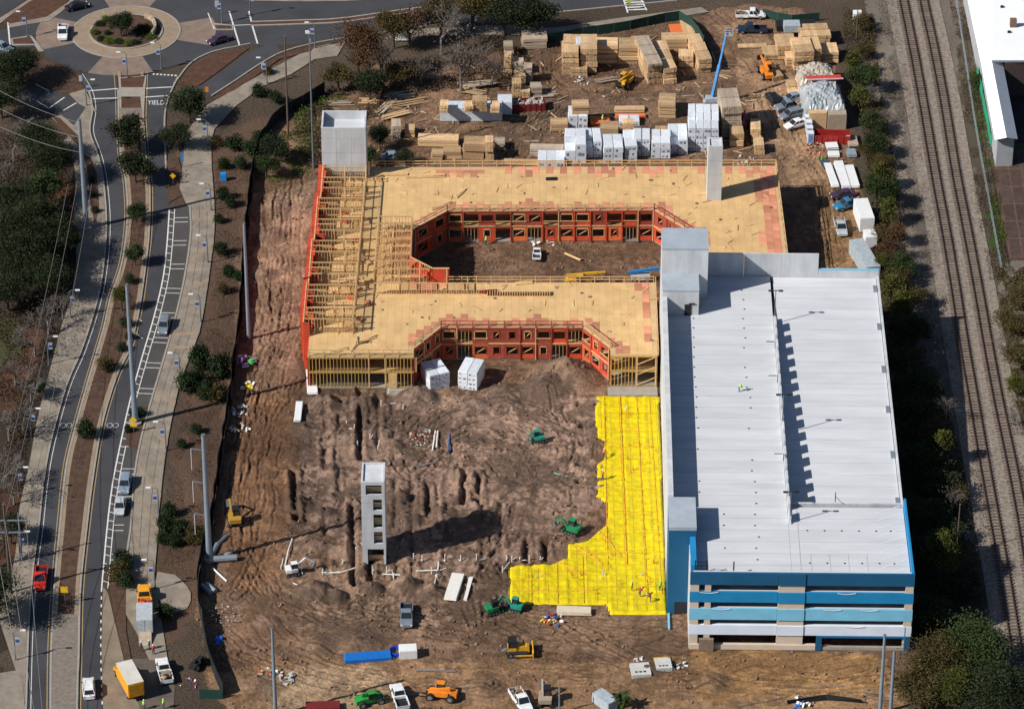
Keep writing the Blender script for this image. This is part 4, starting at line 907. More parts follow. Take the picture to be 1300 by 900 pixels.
def wallq(p, q, z1, mat, z0=0): MB().beam(((p.x),(p.y),(z0+z1)/2),((q.x),(q.y),(z0+z1)/2),.2,z1-z0).build('wall', mat, wh)
ins_ = Vector((.6,.3,0)); wallq(a+ins_, b_+Vector((.6,.6,0)), 5.8, WW); wallq(b_+Vector((.6,.6,0)), d+Vector((-.6,.6,0)), 5.8, WW); wallq(d+Vector((-.6,.6,0)), e+Vector((-.6,0,0)), 5.8, WW)
g0, g1, g2 = Vector(wv(1263,178,6)), Vector(wv(1292,177,6)), Vector(wv(1278,175,7.4)); MB().add([g0+Vector((.5,.7,-.1)), g1+Vector((-.5,.7,-.1)), g2+Vector((0,.7,-.1))], [(0,1,2)]).build('gable', WW, wh)
p = Vector(wv(1276,79,7.3)); q = Vector(wv(1330,77,7.3)); wallq(p, q, 7.2, M('brown_wall', (.06,.045,.04), .9, .2, 1)); p2 = Vector(wv(1222,-30,5.9)); wallq(p2+Vector((.6,0,0)), a+ins_, 5.8, WW)
gt = [Vector(wv(1259,78.5,7.35)), Vector(wv(1330,78.5,7.35))]; MB().beam(gt[0], gt[1], .3, .25).build('gutter', STEEL, wh)
v = wv(1286,34,7.4); MB().box(v[0]-.6,v[0]+.6,v[1]-.5,v[1]+.5,7.3,9.0).build('chimney', M('brown_brick', (.16,.10,.07), .9, .2, 2), wh)
for px, py in ((1272,11),(1281,43)): v = wv(px, py, 7.2); MB().tube((v[0],v[1],7.0),(v[0],v[1],7.7),.35,n=8).build('roof_vent', BLACKM, wh)
sheet('yard', [(1273,80),(1310,80),(1310,182),(1292,182)], .04, M('dark_yard', (.028,.024,.024), .95, .3, .4))  # dark yard, its near-black colour also holds the shadow beside the wing
sheet('ledge', [(1291,92),(1310,92),(1310,112),(1296,112)], .3, M('tan_ledge', (.25,.18,.12), .9))
# brown foundation slabs south of it
fs = sheet('foundation', [(1259,192),(1310,192),(1310,328),(1282,328),(1270,270)], .05, M('brown_foundation', (.10,.062,.048), .95, .35, .6, bump=.4))
for r in range(6):
    for k in range(3):
        y0, y1 = 194+r*22, 214+r*22; x0, x1 = 1262+r*3.6+k*16, 1275+r*3.6+k*16
        sheet('slab', [(x0,y0),(x1,y0),(x1+3.4,y1),(x0+3.4,y1)], .07+random.uniform(0,.02), M('brown_slab', (.07,.045,.037), .95, .35, .7, bump=.4, orand=.25), fs)
# ================================================================== LUMBER, CONTAINERS, YARD
BM = {}
def bundle_mesh(w_, d, h, mat, along='y'):
    k = (round(w_,1), round(d,1), round(h,1), mat.name, along)
    if k in BM: return BM[k]
    w_, d, h = k[:3]; mb = MB(); nb = max(2, int((w_ if along == 'y' else d)/.42)); nl = max(1, int(h/.42))
    for i in range(nb):
        for j in range(nl):
            e = random.uniform(-.04,.05); z0, z1 = h*j/nl, h*(j+1)/nl-.02
            if along == 'y': mb.box(-w_/2+w_*i/nb, -w_/2+w_*(i+1)/nb-.02, e, d+e*.5, z0, z1)
            else: mb.box(-w_/2+e, w_/2+e*.5, d*i/nb, d*(i+1)/nb-.02, z0, z1)
    BM[k] = mb.mesh('bundle', mat); return BM[k]
def wrap_mesh(w_, d, h):
    k = (round(w_,1), round(d,1), round(h,1), 'wrap')
    if k in BM: return BM[k]
    w_, d, h = k[:3]; b_ = .06; rings = []
    for z, o in ((0,0),(h-b_,0),(h,-b_)):
        rings.append([(-w_/2-o, -o*0+(-o), z), (w_/2+o, -o, z), (w_/2+o, d+o, z), (-w_/2-o, d+o, z)])
    mb = MB(); mb.loft(rings); BM[k] = mb.mesh('wrapped_bundle', WRAP); return BM[k]
def stack(label, x0, x1, yb, yt, depth, mat=None, rot=0, nz=3, nx=1, ny=1, along='y', z0=None, name='lumber_stack', group='stacked lumber', wrap=False, marks=()):
    p, q = G(x0, yb, z0 or 0), G(x1, yb, z0 or 0); W_ = (q-p).length; c = (p+q)/2; c.z = gz(c.x, c.y)-.05 if z0 is None else z0
    h = max(.35, HT((x0+x1)/2, yb, yt, z0 or 0)-(z0 or 0)); rot = rot or random.uniform(-3,3); o = thing(name, label, 'lumber stack' if not wrap else 'wrapped lumber', c, R(rot), group)
    bw, bd, bh = W_/nx, depth/ny, h/nz; mat = mat or WOODB
    for k in range(nz):
        for i in range(nx):
            for j in range(ny):
                if k == nz-1 and nx*ny > 3 and random.random() < .18: continue
                x = -W_/2+bw*(i+.5); y = bd*j
                if wrap:
                    b_ = obj('wrapped_bundle', wrap_mesh(bw-.06, bd-.06, bh-.04), o, (x+random.uniform(-.05,.05), y, k*bh+.03))
                    if j == 0:
                        for m_ in range(random.choice([1,2,2])): q_ = random.uniform(-.05,.1)*bw; MB().box(-bw*.36+m_*bw*.4+q_, -bw*.36+m_*bw*.4+bw*random.uniform(.12,.26)+q_, -.05, -.012, bh*random.uniform(.15,.35), bh*random.uniform(.45,.65)).build('wrap_print', WRAPT, b_)
                else: obj('bundle', bundle_mesh(bw-.05, bd-.08, bh-.15, mat, along), o, (x+random.uniform(-.12,.12), y+random.uniform(-.25,.2), k*bh+.15), random.uniform(-.035,.035))
        if not wrap and nx*ny < 6:
            for j in (.15,.8): MB().box(-W_/2+.1, W_/2-.1, depth*j, depth*j+.1, k*bh, k*bh+.145).build('spacer', WOODG, o)
    for m_, col in marks: MB().box(*m_).build('sprayed_mark', M('orange_spray', (.75,.16,.03), .7), o)
    return o
Z_ = dict
stack('tall tan lumber stack at the left end of the yard back row', 713,735,96,66,7.0, nz=4, ny=2, marks=[((.4,1.3,-.08,-.06,1.0,1.5),0)])
stack('low tan lumber step in front of the tall left stack', 724,745,98,88,2.6, nz=2)
stack('tan lumber stack under the white sheets in the back row', 737,758,94,62,6.0, nz=4, ny=2)
stack('white wrapped sheets lying on a tan lumber stack', 732,753,62,55,2.8, wrap=True, nz=1, z0=4.2, name='wrapped_stack')
stack('wide tan lumber stack third in the yard back row', 754,784,80,57,3.4, nz=4, along='x')
stack('tan lumber stack between the wide stack and the long grey topped row', 785,810,82,60,4.2, nz=4, along='x')
stack('long receding row of grey topped lumber in the yard', 822,841,108,85,15, WOODB, 11, nz=3, ny=4)
stack('grey weathered boards on top of the long receding lumber row', 822,841,85,81,11, WOODG, 11, nz=1, ny=3, z0=4.1)
stack('second receding lumber row beside the long grey topped one', 842,859,107,86,11, WOODB, 10, nz=3, ny=3)
stack('broad dark lumber stack behind the second receding row', 841,873,66,50,3, WOODB, nz=3, along='x')
stack('small lumber stack right of the second receding row', 861,880,86,71,3, nz=2)
stack('flat pile of orange sheets at the fenced yard corner', 853,869,47,45.5,5, M('orange_sheet', (.72,.17,.05), .6, .1, 2), 8, nz=1)
stack('flat pile of pale sheets beside the orange sheets', 869,884,46,44,6, WOODB, 8, nz=1)
stack('narrow receding lumber stack along the yard fence', 886,903,93,74,10, WOODB, 10, nz=3, ny=3)
stack('lone tan lumber cube in the middle of the yard', 835,857,151,133,4.6, nz=4, along='x')
stack('tan lumber stack with two tiers left of the boom lift truck', 895,918,168,150,5, nz=2)
stack('grey topped lumber stack right of the two tier stack', 916,941,175,136,7, WOODG, 4, nz=4, ny=2)
stack('small lumber stack at the foot of the grey topped stack', 926,944,186,170,3, nz=2)
stack('upright plywood stack near the yard exit, upper of two', 953,966,180,163,4, nz=2)
stack('lower plywood stack near the yard exit with an opened end', 957,970,196,183,3, nz=2)
stack('dark lumber stack under the trees at the yard left end', 663,695,63,50,4, WOODG, nz=3, along='x')
for i, (a, b_, c_, d) in enumerate([(640,650,95,72),(652,664,96,80),(655,668,112,96),(664,675,106,86),(650,662,124,106),(674,688,124,112),(662,673,126,116),(640,652,74,58)]):
    stack(['thin upright timber stack leftmost beside the bare tree','short timber stack right of the leftmost thin stack','squat timber stack in the clutter above the red skip','taller timber stack in the middle of the yard clutter','slim timber stack just above the red skip','grey ended timber stack right of the clutter','small timber block between the slim and grey ended stacks','timber stack at the top of the yard clutter'][i], a, b_, c_, d, 2.4, [WOODB,WOODG][i%2], random.uniform(-8,8), nz=3, along='yx'[i%2])
# white wrapped packs behind the timber building
for lab, a, b_, c_, d, dep, nz, nx in [('tall white wrapped lumber pack with a sloping board on it',717,744,207,183,6,3,2),('white wrapped pack second from the left of the tall row',742,764,200,179,5,3,2),('white wrapped pack with printed side, third of the tall row',766,791,207,187,5,3,2),('narrow white wrapped pack right of the printed one',793,809,205,185,6,3,1),('white wrapped pack standing behind the narrow one',804,825,198,176,4,3,2),('grey white wrapped pack in the middle of the row',826,851,201,181,5,3,2),('white wrapped pack left of the big white block',848,873,196,177,6,3,2),
        ('low white wrapped pack lying by the deck guard rail',683,717,212,204,4,1,3),('white wrapped pack carrying timber pallets',721,746,163,147,4,2,2),('small pale wrapped pack in the middle of the yard',786,812,160,154,2.6,1,2)]:
    stack(lab, a, b_, c_, d, dep, wrap=True, nz=nz, nx=nx, ny=2 if dep > 4.5 else 1, name='wrapped_stack', group='white wrapped lumber packs')
stack('largest white wrapped lumber block beside the grey topped stack', 873,912,192,162,9, wrap=True, nz=4, nx=4, ny=3, name='wrapped_stack', group='white wrapped lumber packs')
stack('timber pallets stacked on a white wrapped pack', 726,748,146,135,2.6, nz=3, z0=2.4, along='x')
p = G(731,175); 
for lab, a, b_, c_, d, dep, m_, al in [('pale boards left of the pallet carrying pack',700,722,167,158,2.6,WOODB,'x'),('brown sheets right of the pallet carrying pack',750,775,160,155,2.6,OSBO,'x'),('orange planks in the yard middle',781,820,150,147,1.2,OSBO,'x'),('loose boards above the orange planks',780,818,143,139,1.6,WOODB,'x'),('tan pile behind the third white pack',762,785,180,164,3,WOODB,'x'),('upright plywood between the white packs',790,805,175,156,2,WOODB,'y'),('angled boards left of the big white block',832,852,172,168,2.5,WOODB,'y'),('boards stacked just above the big white block',858,872,168,162,2,WOODB,'x'),
        ('long low boards along the back guard rail',672,715,198,189,2,WOODG,'x'),('grey brown bundle near the parked blue car',497,509,178,160,3,WOODG,'y'),('short bundle left of the upright stack row',514,527,175,165,2.5,WOODB,'x'),('long boards behind the timber building, upper row',530,582,187,178,2.6,WOODB,'x'),('boards behind the timber building, lower left bundle',547,562,204,196,2.4,WOODB,'x'),('boards behind the timber building, lower right bundle',563,586,203,193,2.4,WOODB,'x'),('tan bundle left of the tall upright stack',588,615,203,182,3,WOODB,'x'),('tall upright lumber stack behind the timber building',616,627,206,180,2.6,WOODB,'y'),('grey tub shaped bundle right of the upright stack',629,642,192,182,2.6,WOODG,'x'),
        ('thin boards on the soil left of the white packs',640,690,210,205,1,WOODB,'x')]:
    stack(lab, a, b_, c_, d, dep, m_, random.uniform(-4,4), nz=2, along=al)
for i, (a, b_, l, ang) in enumerate([(492,135,9,62),(515,132,10,20),(505,123,6,15),(600,118,5,-20),(470,130,4,0),(430,132,5,5),(500,148,6,30),(610,108,7,10),(690,122,5,8),(770,103,4,20)]):
    c_ = GG(a, b_); mb = MB()
    for k in range(7): mb.rbox((random.uniform(-.6,.6), -.9+k*.28, .12+random.uniform(0,.35)), (l*random.uniform(.7,1), .26, .12), random.uniform(-.06,.06))
    tag(mb.build('board_pile', random.choice([WOODB,WOODG]), None, c_, R(ang)), ['long boards slanting steeply under the yard trees','long boards heaped below the slanting ones','short grey boards above the heap by the trees','tilted boards beside the bare tree trunk','short planks lying in the brush left of the heap','planks in the brush below the rust coloured tree','few boards left of the white container','boards lying right of the bare tree','planks right of the red skip','loose pallets in front of the yellow telehandler'][i], 'board pile', 'loose boards')
# right hand lumber yard
for lab, a, b_, c_, d, dep, m_, nz, ny, rot in [('broad tan lumber stack at the back of the right yard',1016,1054,60,45,5,WOODB,3,2,4),('tan stack left in the right yard behind the orange telehandler',987,1012,76,58,5,WOODB,3,1,4),('tallest tan stack in the middle of the right yard',1008,1033,90,66,6,WOODB,4,2,6),('narrow tan stack right of the tallest one',1030,1043,84,62,5,WOODB,4,1,6),('tan stack at the right edge of the right yard',1043,1064,80,66,4,WOODB,3,1,3),('short stack left of the tallest in the right yard',998,1010,86,74,4,WOODB,3,1,3),('low planks by the orange telehandler',970,990,76,69,4,WOODB,2,1,3),('slanted pale planks beside the orange telehandler',981,996,103,97,4,WOODB,1,1,18),('small offcut pile right of the orange telehandler',1000,1012,115,108,2.6,WOODB,1,1,10),('tan bundle under the clear tarp corner',1018,1034,104,92,3,WOODB,2,1,5),('flat planks on the yard lane near the white pickup',938,975,62,60,1.5,WOODB,1,1,2),('boards right of the offcut pile',1012,1024,114,104,2.6,WOODB,2,1,8),('small pallet left of the tarp covered stack',1003,1015,122,117,2,WOODB,1,1,14)]:
    stack(lab, a, b_, c_, d, dep, m_, rot, nz=nz, ny=ny)
mb = MB(); rs = random.Random(9); YARD = P2([(430,120),(700,60),(890,40),(960,110),(975,200),(640,212),(480,212)])
for k in range(900):
    x, y = rs.uniform(-30,50), rs.uniform(50,120)
    if in_poly(np.array([x]), np.array([y]), YARD)[0] and rs.random() < .3+.7*(math.sin(x*.4)*math.sin(y*.5) > 0): mb.rbox((x, y, gz(x, y)+.08), (rs.uniform(.4,3.4), rs.uniform(.1,.3), .1), rs.uniform(0,3.1), rs.uniform(-.05,.05))
tag(mb.build('timber_scraps', M('yard_scrap', (.36,.26,.17), .85, .3, 2, island=.55)), 'loose timber scraps strewn over the lumber yard soil', 'scrap', kind='stuff')
# tarp covered stack
c_ = GG(1052, 166); o = thing('tarp_covered_stack', 'huge lumber stack under a creased grey blue tarp with a red stripe', 'covered stack', c_, R(3)); TARP = M('grey_blue_tarp', (.36,.39,.41), .3, .3, .7, bump=.9, fine=2.0, spec=.6)
def drape(x0, x1, y0, y1, h, seed, mat, name):
    n, m_ = 22, 18; vs = []; rs = random.Random(seed)
    for j in range(m_+1):
        for i in range(n+1):
            u, v = i/n, j/m_; x = x0+(x1-x0)*u; y = y0+(y1-y0)*v; e = min(u, 1-u, v, 1-v)
            z = h*(1-math.exp(-e*22))+rs.uniform(-.22,.22)*(1 if e > .02 else 0)+.4*math.sin(u*7+seed)*math.sin(v*5+seed); vs.append((x+rs.uniform(-.1,.1), y, max(.02, z)))
    fs = [(j*(n+1)+i, j*(n+1)+i+1, (j+1)*(n+1)+i+1, (j+1)*(n+1)+i) for j in range(m_) for i in range(n)]
    return MB().add(vs, fs).build(name, mat, o)
drape(-4.3,3.8,2,13,3.9,1,TARP,'tarp'); drape(-4.2,3.4,12.6,21,3.3,4,M('clear_tarp', (.42,.37,.31), .3, .35, .7, bump=.9, fine=2, spec=.6),'tarp'); 
MB().box(-.2,3.2,.2,1.9,0,3.2).build('lumber_end', WOODG, o); MB().box(-3.6,-.4,.6,1.9,0,3.4).build('lumber_end', WOODB, o)
MB().rbox((.4,13.2,4.0),(6.6,.9,.1),R(2)).build('red_strap', M('red_strap', (.5,.06,.03), .6), o); MB().rbox((.6,12,4.15),(6.8,.5,.1),R(1)).build('pink_strap', M('pink_strap', (.6,.3,.36), .6), o)
# containers and skips
def container(label, l, w_, h, col, loc, rz, name='shipping_container', cat='container'):
    o = thing(name, label, cat, loc, rz); m_ = col; n = int(l/.4)
    for s_ in (-1, 1):
        mb = MB()
        for i in range(n): mb.box(-l/2+l*i/n, -l/2+l*(i+.55)/n, s_*w_/2-.03, s_*w_/2+.03, .12, h-.1)
        mb.box(-l/2, l/2, s_*w_/2-.02, s_*w_/2+.015, .1, h-.08); mb.build('side_panel', m_, o)
    MB().box(-l/2, l/2, -w_/2, w_/2, h-.08, h).build('roof', m_, o); MB().box(-l/2, l/2, -w_/2, w_/2, .02, .12).build('floor_frame', STEELD, o)
    MB().box(-l/2-.04, -l/2+.02, -w_/2, w_/2, .12, h-.08).build('end_wall', m_, o)
    for s_ in (-1,1): MB().box(l/2-.02, l/2+.05, s_*w_/4-w_/4+.03, s_*w_/4+w_/4-.03, .12, h-.1).build('door', m_, o)
    return o
CWH = paint('container_white', (.55,.60,.66), .5); CGR = paint('container_grey', (.36,.41,.45), .5)
c_ = GG(598, 150); container('long white corrugated container with timber bundles on top', 11.4, 2.6, 2.9, CWH, c_, 0)
for i, (a, b_) in enumerate([(558,569),(600,619),(590,601),(622,634)]):
    stack(['small timber bundle on the left end of the white container','larger timber crate on the middle of the white container','low timber bundle between the others on the white container','timber bundle on the right end of the white container'][i], a, b_, 144-(i==1)*1, 135-(i==1)*6, 2.4, WOODB, random.uniform(-6,6), nz=2, z0=2.95)
container('short white container end behind the right end of the long one', 3, 2.6, 2.7, CWH, GG(641,141), R(90))
def skip(label, l, w_, h, m_, loc, rz, load=None):
    o = thing('skip', label, 'skip', loc, rz); mb = MB()
    for s_ in (-1, 1): mb.add([(-l/2,s_*w_/2-.06,.1),(l/2,s_*w_/2-.06,.1),(l/2,s_*w_/2-.06,h),(-l/2-.3,s_*w_/2-.06,h),(-l/2,s_*w_/2+.06,.1),(l/2,s_*w_/2+.06,.1),(l/2,s_*w_/2+.06,h),(-l/2-.3,s_*w_/2+.06,h)],[(0,3,2,1),(4,5,6,7),(0,1,5,4),(1,2,6,5),(2,3,7,6),(3,0,4,7)])
    mb.box(-l/2-.1,-l/2+.05,-w_/2,w_/2,.1,h); mb.box(l/2-.05,l/2+.05,-w_/2,w_/2,.1,h); mb.box(-l/2,l/2,-w_/2,w_/2,.05,.15); mb.build('tub', m_, o)
    mb = MB()
    for k in range(int(l/1.0)): mb.box(-l/2+.3+k, -l/2+.42+k, -w_/2-.14, -w_/2-.06, .1, h); mb.box(-l/2+.3+k, -l/2+.42+k, w_/2+.06, w_/2+.14, .1, h)
    mb.build('ribs', m_, o)
    if load:
        mb = MB()
        for k in range(60): mb.rbox((random.uniform(-l/2+.4,l/2-.4), random.uniform(-w_/2+.2,w_/2-.2), h-.3+random.uniform(-.1,.35)), (random.uniform(.3,1.1),random.uniform(.15,.4),.12), random.uniform(0,3), random.uniform(-.3,.3))
        mb.build('rubble', load, o)
    return o
RED = paint('red_paint', (.30,.02,.018), .45)
skip('dark red open skip full of rubble beside the timber clutter', 7.2, 2.4, 1.6, paint('dark_red_paint', (.16,.018,.018), .5), GG(667,138), R(4), M('rubble_mix', (.36,.33,.30), .9, .4, 2, island=.4))
skip('long bright red open skip below the tarp covered stack', 6.6, 2.3, 1.7, RED, GG(1056,179), R(-4))
for i in range(4):   # portable toilets
    def mk():
        o = thing('portable_toilet', '', 'toilet'); m_ = paint('toilet_white', (.62,.66,.72), .5)
        MB().box(-.55,.55,-.55,.55,.1,2.1).build('cabin', m_, o); MB().prism([(-.6,-.6),(.6,-.6),(.6,.6),(-.6,.6)], 2.1, 2.2).build('roof', m_, o); MB().box(-.4,.4,-.585,-.553,.2,1.95).build('door', paint('toilet_door', (.12,.25,.5), .5), o); MB().tube((.35,.4,2.2),(.35,.4,2.6),.06).build('vent_pipe', WHITE, o); MB().box(-.5,.5,-.5,.5,0,.1).build('skid', BLACKM, o); return o
    clone('toilet', mk, ['nearest portable toilet to the red skip','second portable toilet up from the red skip','third portable toilet up from the red skip','blue capped portable toilet at the top of the row by the white car'][i], 'toilet', GG(1028.5-i*1.1, 181-i*7), 0, 'portable toilets by the red skip')
# flat piles right of the timber building
def slabpile(label, a, b_, w_, l, n, mat, rot=0, th=.12, name='sheet_pile', group=None):
    o = thing(name, label, 'sheet pile', GG(a, b_)+Vector((0,0,.2)), R(rot), group); MB().box(-w_*.4, w_*.4, -l*.4, l*.4, -.4, .05).build('bearer', WOODG, o)
    for k in range(n): MB().box(-w_/2, w_/2, -l/2, l/2, .05+k*th, .05+k*th+th*.85).build('sheet', mat, o, (random.uniform(-.12,.12), random.uniform(-.12,.12), 0), random.uniform(-.03,.03))
    return o
for lab, a, b_, w_, l, n, m_, rot in [('white sheet pile upper left near the red skip',1056,188,2.2,2,4,WHITE,4),('white sheet pile just below the upper one',1058,198,2,1.8,3,WHITE,2),('leftmost long white planks by the parked dark car',1056,226,1.3,8,5,WHITE,6),('middle long white planks by the parked dark car',1069,225,1.6,9,5,WHITE,5),('right long white planks by the parked dark car',1081,227,1.6,7.5,4,WHITE,4),('pale pallet pile right of the red skip',1082,183,1.8,3.5,5,WOODG,3),('blue grey pallet pile below the pale one',1081,197,1.6,2.2,4,M('blue_grey_sheet', (.22,.28,.32), .6),3),('dark solar panel pile by the white planks',1048,211,1.4,3,2,M('dark_panel', (.05,.07,.10), .3),10),
        ('white board pile standing at the left foundation edge',396,487,1.6,7,3,WHITE,4),('white board pile on the haul road beside the trenches',379,525,1.1,5.5,4,WHITE,-2),('white pipe pile of long boards in the lower dirt field',577,748,1.9,6.5,4,PVC,-9),('single white boards right of the white pipe pile',594,749,.5,6,2,PVC,-8),('pale timber planks below the yellow film',729,778,5.2,1.6,4,M('cream_plank', (.58,.50,.38), .8, .1, 2),-2),('white scraps on the spoil mound',735,470,3,.6,2,WHITE,-30),('white slab on the mound by the yellow film',717,494,1.8,.8,1,WHITE,-10),('grey pallets behind the courtyard wall',520,300,1,1,1,WOODG,0)][:-1]:
    slabpile(lab, a, b_, w_, l, n, m_, rot)
# leaning white boards at the foundation corner
for k in range(4):
    pass
# wrapped packs in the front courtyard
o = stack('left of two white wrapped packs before the red facade, turned sideways', 545,572,494,474,4.6, wrap=True, nz=3, nx=2, ny=1, rot=22, name='wrapped_stack'); o = stack('right of two white wrapped packs before the red facade, taller', 581,606,494,472,4.6, wrap=True, nz=4, nx=2, rot=-16, name='wrapped_stack')
# long blue sheeted pile
o = thing('blue_wrapped_pipes', 'long bright blue wrapped pile on the lower dirt road', 'pipe pile', GG(467, 836), R(7)); BT = M('bright_blue_sheet', (.01,.14,.50), .4, .12, 1.5, bump=.4)
MB().loft([[(-3.5,-.85,z),(3.5,-.85,z),(3.5,.85,z),(-3.5,.85,z)] if z < .7 else [(-3.4,-.6,z),(3.4,-.6,z),(3.4,.6,z),(-3.4,.6,z)] for z in (.05,.6,.95)]).build('blue_cover', BT, o)
for k in range(4): MB().tube((3.4,-.6+k*.4,.3),(3.9,-.6+k*.4,.3),.17,n=8).build('pipe_end', BT, o)
o = thing('blue_hose_coil', 'round coil of blue hose beside the blue wrapped pile', 'hose coil', GG(503, 829))
for k in range(4): MB().path([Vector((1.0*math.cos(a*PI/8), 1.0*math.sin(a*PI/8), .12+k*.17)) for a in range(17)], .11).build('hose_turn', M('hose_blue', (.01,.05,.42), .45), o)
# catch basin tops
for lab, a, b_ in [('larger pale concrete basin lid with slots on the lower dirt',813,853),('smaller pale concrete basin lid beside the yellow beam',842,846)]:
    o = thing('basin_lid', lab, 'concrete lid', GG(a, b_)+Vector((0,0,.28)), R(6)); s_ = 1.0 if a < 830 else .82
    MB().box(-1.45*s_,1.45*s_,-1.5*s_,1.5*s_,-.5,.42).build('slab', M('pale_precast', (.48,.48,.46), .85, .1, 1), o)
    for k in range(3): MB().box(-.9*s_+k*.62*s_,-.5*s_+k*.62*s_,-.9*s_,-.55*s_,.42,.44).build('slot', BLACKM, o)
tag(MB().box(-1.1,1.1,-.2,.2,0,.5).build('beam', paint('yellow_beam', (.70,.44,.02), .5), None, GG(839,838), R(4)), 'short yellow beam lying behind the smaller basin lid', 'beam')
# pipes, scraps
for lab, a, b_, l, r_, ang, m_ in [('grey concrete pipe lying at the fence bend',286,712,3.6,.55,8,STEEL),('grey pipe second at the fence bend',272,700,3,.4,75,STEEL),('dark pipe leaning by the silt fence',279,690,4,.3,60,STEELD),('upper of two short grey pipes at the fence',262,750,2.4,.4,-50,STEEL),('lower of two short grey pipes at the fence',268,748,2.4,.4,-52,STEEL),('white pipe pointing at the haul road',279,730,4.2,.15,-55,WHITE),('long grey pipe on the lower dirt road',553,852,6,.13,-2,STEELD),('blue pipe standing by the scrap heap',570,563,5.2,.16,88,M('pipe_blue', (.05,.10,.22), .5)),('white post left of the blue pipe, taller',551,560,5.6,.14,86,PVC),('white post left of the taller post',555,558,4.6,.14,88,PVC),('thin pole lying near the scrap heap',540,590,3,.1,25,STEEL),('teal strap on the scraped soil',712,603,2.4,.1,-25,M('teal_strap', (.15,.4,.36), .6)),('thin line of pipe near the white pipe pile',567,751,1.4,.12,70,PVC),('pale plank on the soil courtyard',727,327,3.6,.2,-40,WOOD),('grey concrete pipe on the forecourt edge',290,706,1.4,.45,60,CONC_L)]:
    c_ = GG(a, b_); d = Vector((math.cos(R(ang)), math.sin(R(ang)), 0))*l/2; tag(MB().tube(tuple(-d+Vector((0,0,r_))), tuple(d+Vector((0,0,r_))), r_, n=10).build('pipe', m_, None, c_), lab, 'pipe')
SCM = [M('scrap_%s' % n, c, .7, .3, 2, island=.5) for n, c in (('mix',(.35,.26,.18)),('grey',(.30,.30,.30)),('purple',(.30,.12,.34)),('green',(.05,.35,.06)),('yellow',(.55,.42,.03)),('red',(.4,.05,.03)),('white',(.6,.6,.6)),('blue',(.02,.12,.45)))]
def heap(label, a, b_, r_, n, mats, name='scrap_heap', cat='scrap heap', sz=.6, ht=.4):
    o = thing(name, label, cat, GG(a, b_))
    for mi in mats:
        mb = MB()
        for k in range(max(3, n//len(mats))): q = random.random()**.5*r_; t_ = random.uniform(0,6.28); mb.rbox((q*math.cos(t_), q*math.sin(t_), .1+random.random()*ht*(1-q/r_+.2)), (random.uniform(.2,1)*sz, random.uniform(.15,.5)*sz, random.uniform(.1,.4)*sz), t_*2, random.uniform(-.4,.4))
        mb.build('scrap_pieces', SCM[mi], o)['kind'] = 'stuff'
    return o
heap('mixed timber and pipe scrap heap in the upper dirt field', 538, 557, 2.6, 60, (0,0,1,6,5))
heap('purple and green heap of bags by the silt fence', 311, 461, 1.9, 24, (2,2,3,6), sz=1.2, ht=.9); heap('small yellow and white heap below the purple bags', 315, 491, 1.3, 14, (4,6), sz=.9)
heap('white rubble strewn beside the haul road', 303, 522, 2.0, 20, (6,), sz=.9); heap('white rubble strewn higher by the haul road', 304, 545, 1.8, 16, (6,0), sz=.9); heap('white stones by the lower silt fence', 285, 780, 3.2, 40, (6,1), sz=.4)
heap('bags and tools below the yellow film', 700, 787, 2.0, 26, (6,4,7,5), sz=.7); heap('white scraps right of the basin lids', 858, 845, 1.6, 18, (6,), sz=.8); heap('pale scrap above the larger basin lid', 811, 837, .8, 8, (6,1), sz=.7)
heap('rubbish by the lower left skid machine', 240, 868, 1.4, 12, (7,6,5), sz=.5); heap('rust rubbish near the white planks', 1035, 190, 2.2, 26, (0,0,5), sz=.7); heap('tools by the red skip', 1042, 205, 1.0, 10, (5,3), sz=.6)
heap('timber scraps at the courtyard facade', 690, 310, 2.0, 16, (0,6), sz=.8); heap('scraps along the white wrapped packs', 610, 480, 1.6, 12, (0,5), sz=.5); heap('blue wrap lying on the soil at the fence', 282, 813, .9, 4, (7,), sz=1.3)
heap('white bags along the bottom fence', 1015, 893, 1.8, 14, (6,7), sz=.9); heap('clutter behind the lower left pole', 343, 858, 1.9, 26, (6,0,5), sz=.9, ht=.8); heap('black and grey clutter by the lower left pole', 365, 862, 1.4, 14, (1,1), sz=1.0)
heap('scrap by the white wrapped pack row', 945, 205, 2.0, 22, (0,6,1), sz=.7); heap('yard scraps beside the yellow telehandler', 742, 104, 1.8, 18, (1,6), sz=.6)
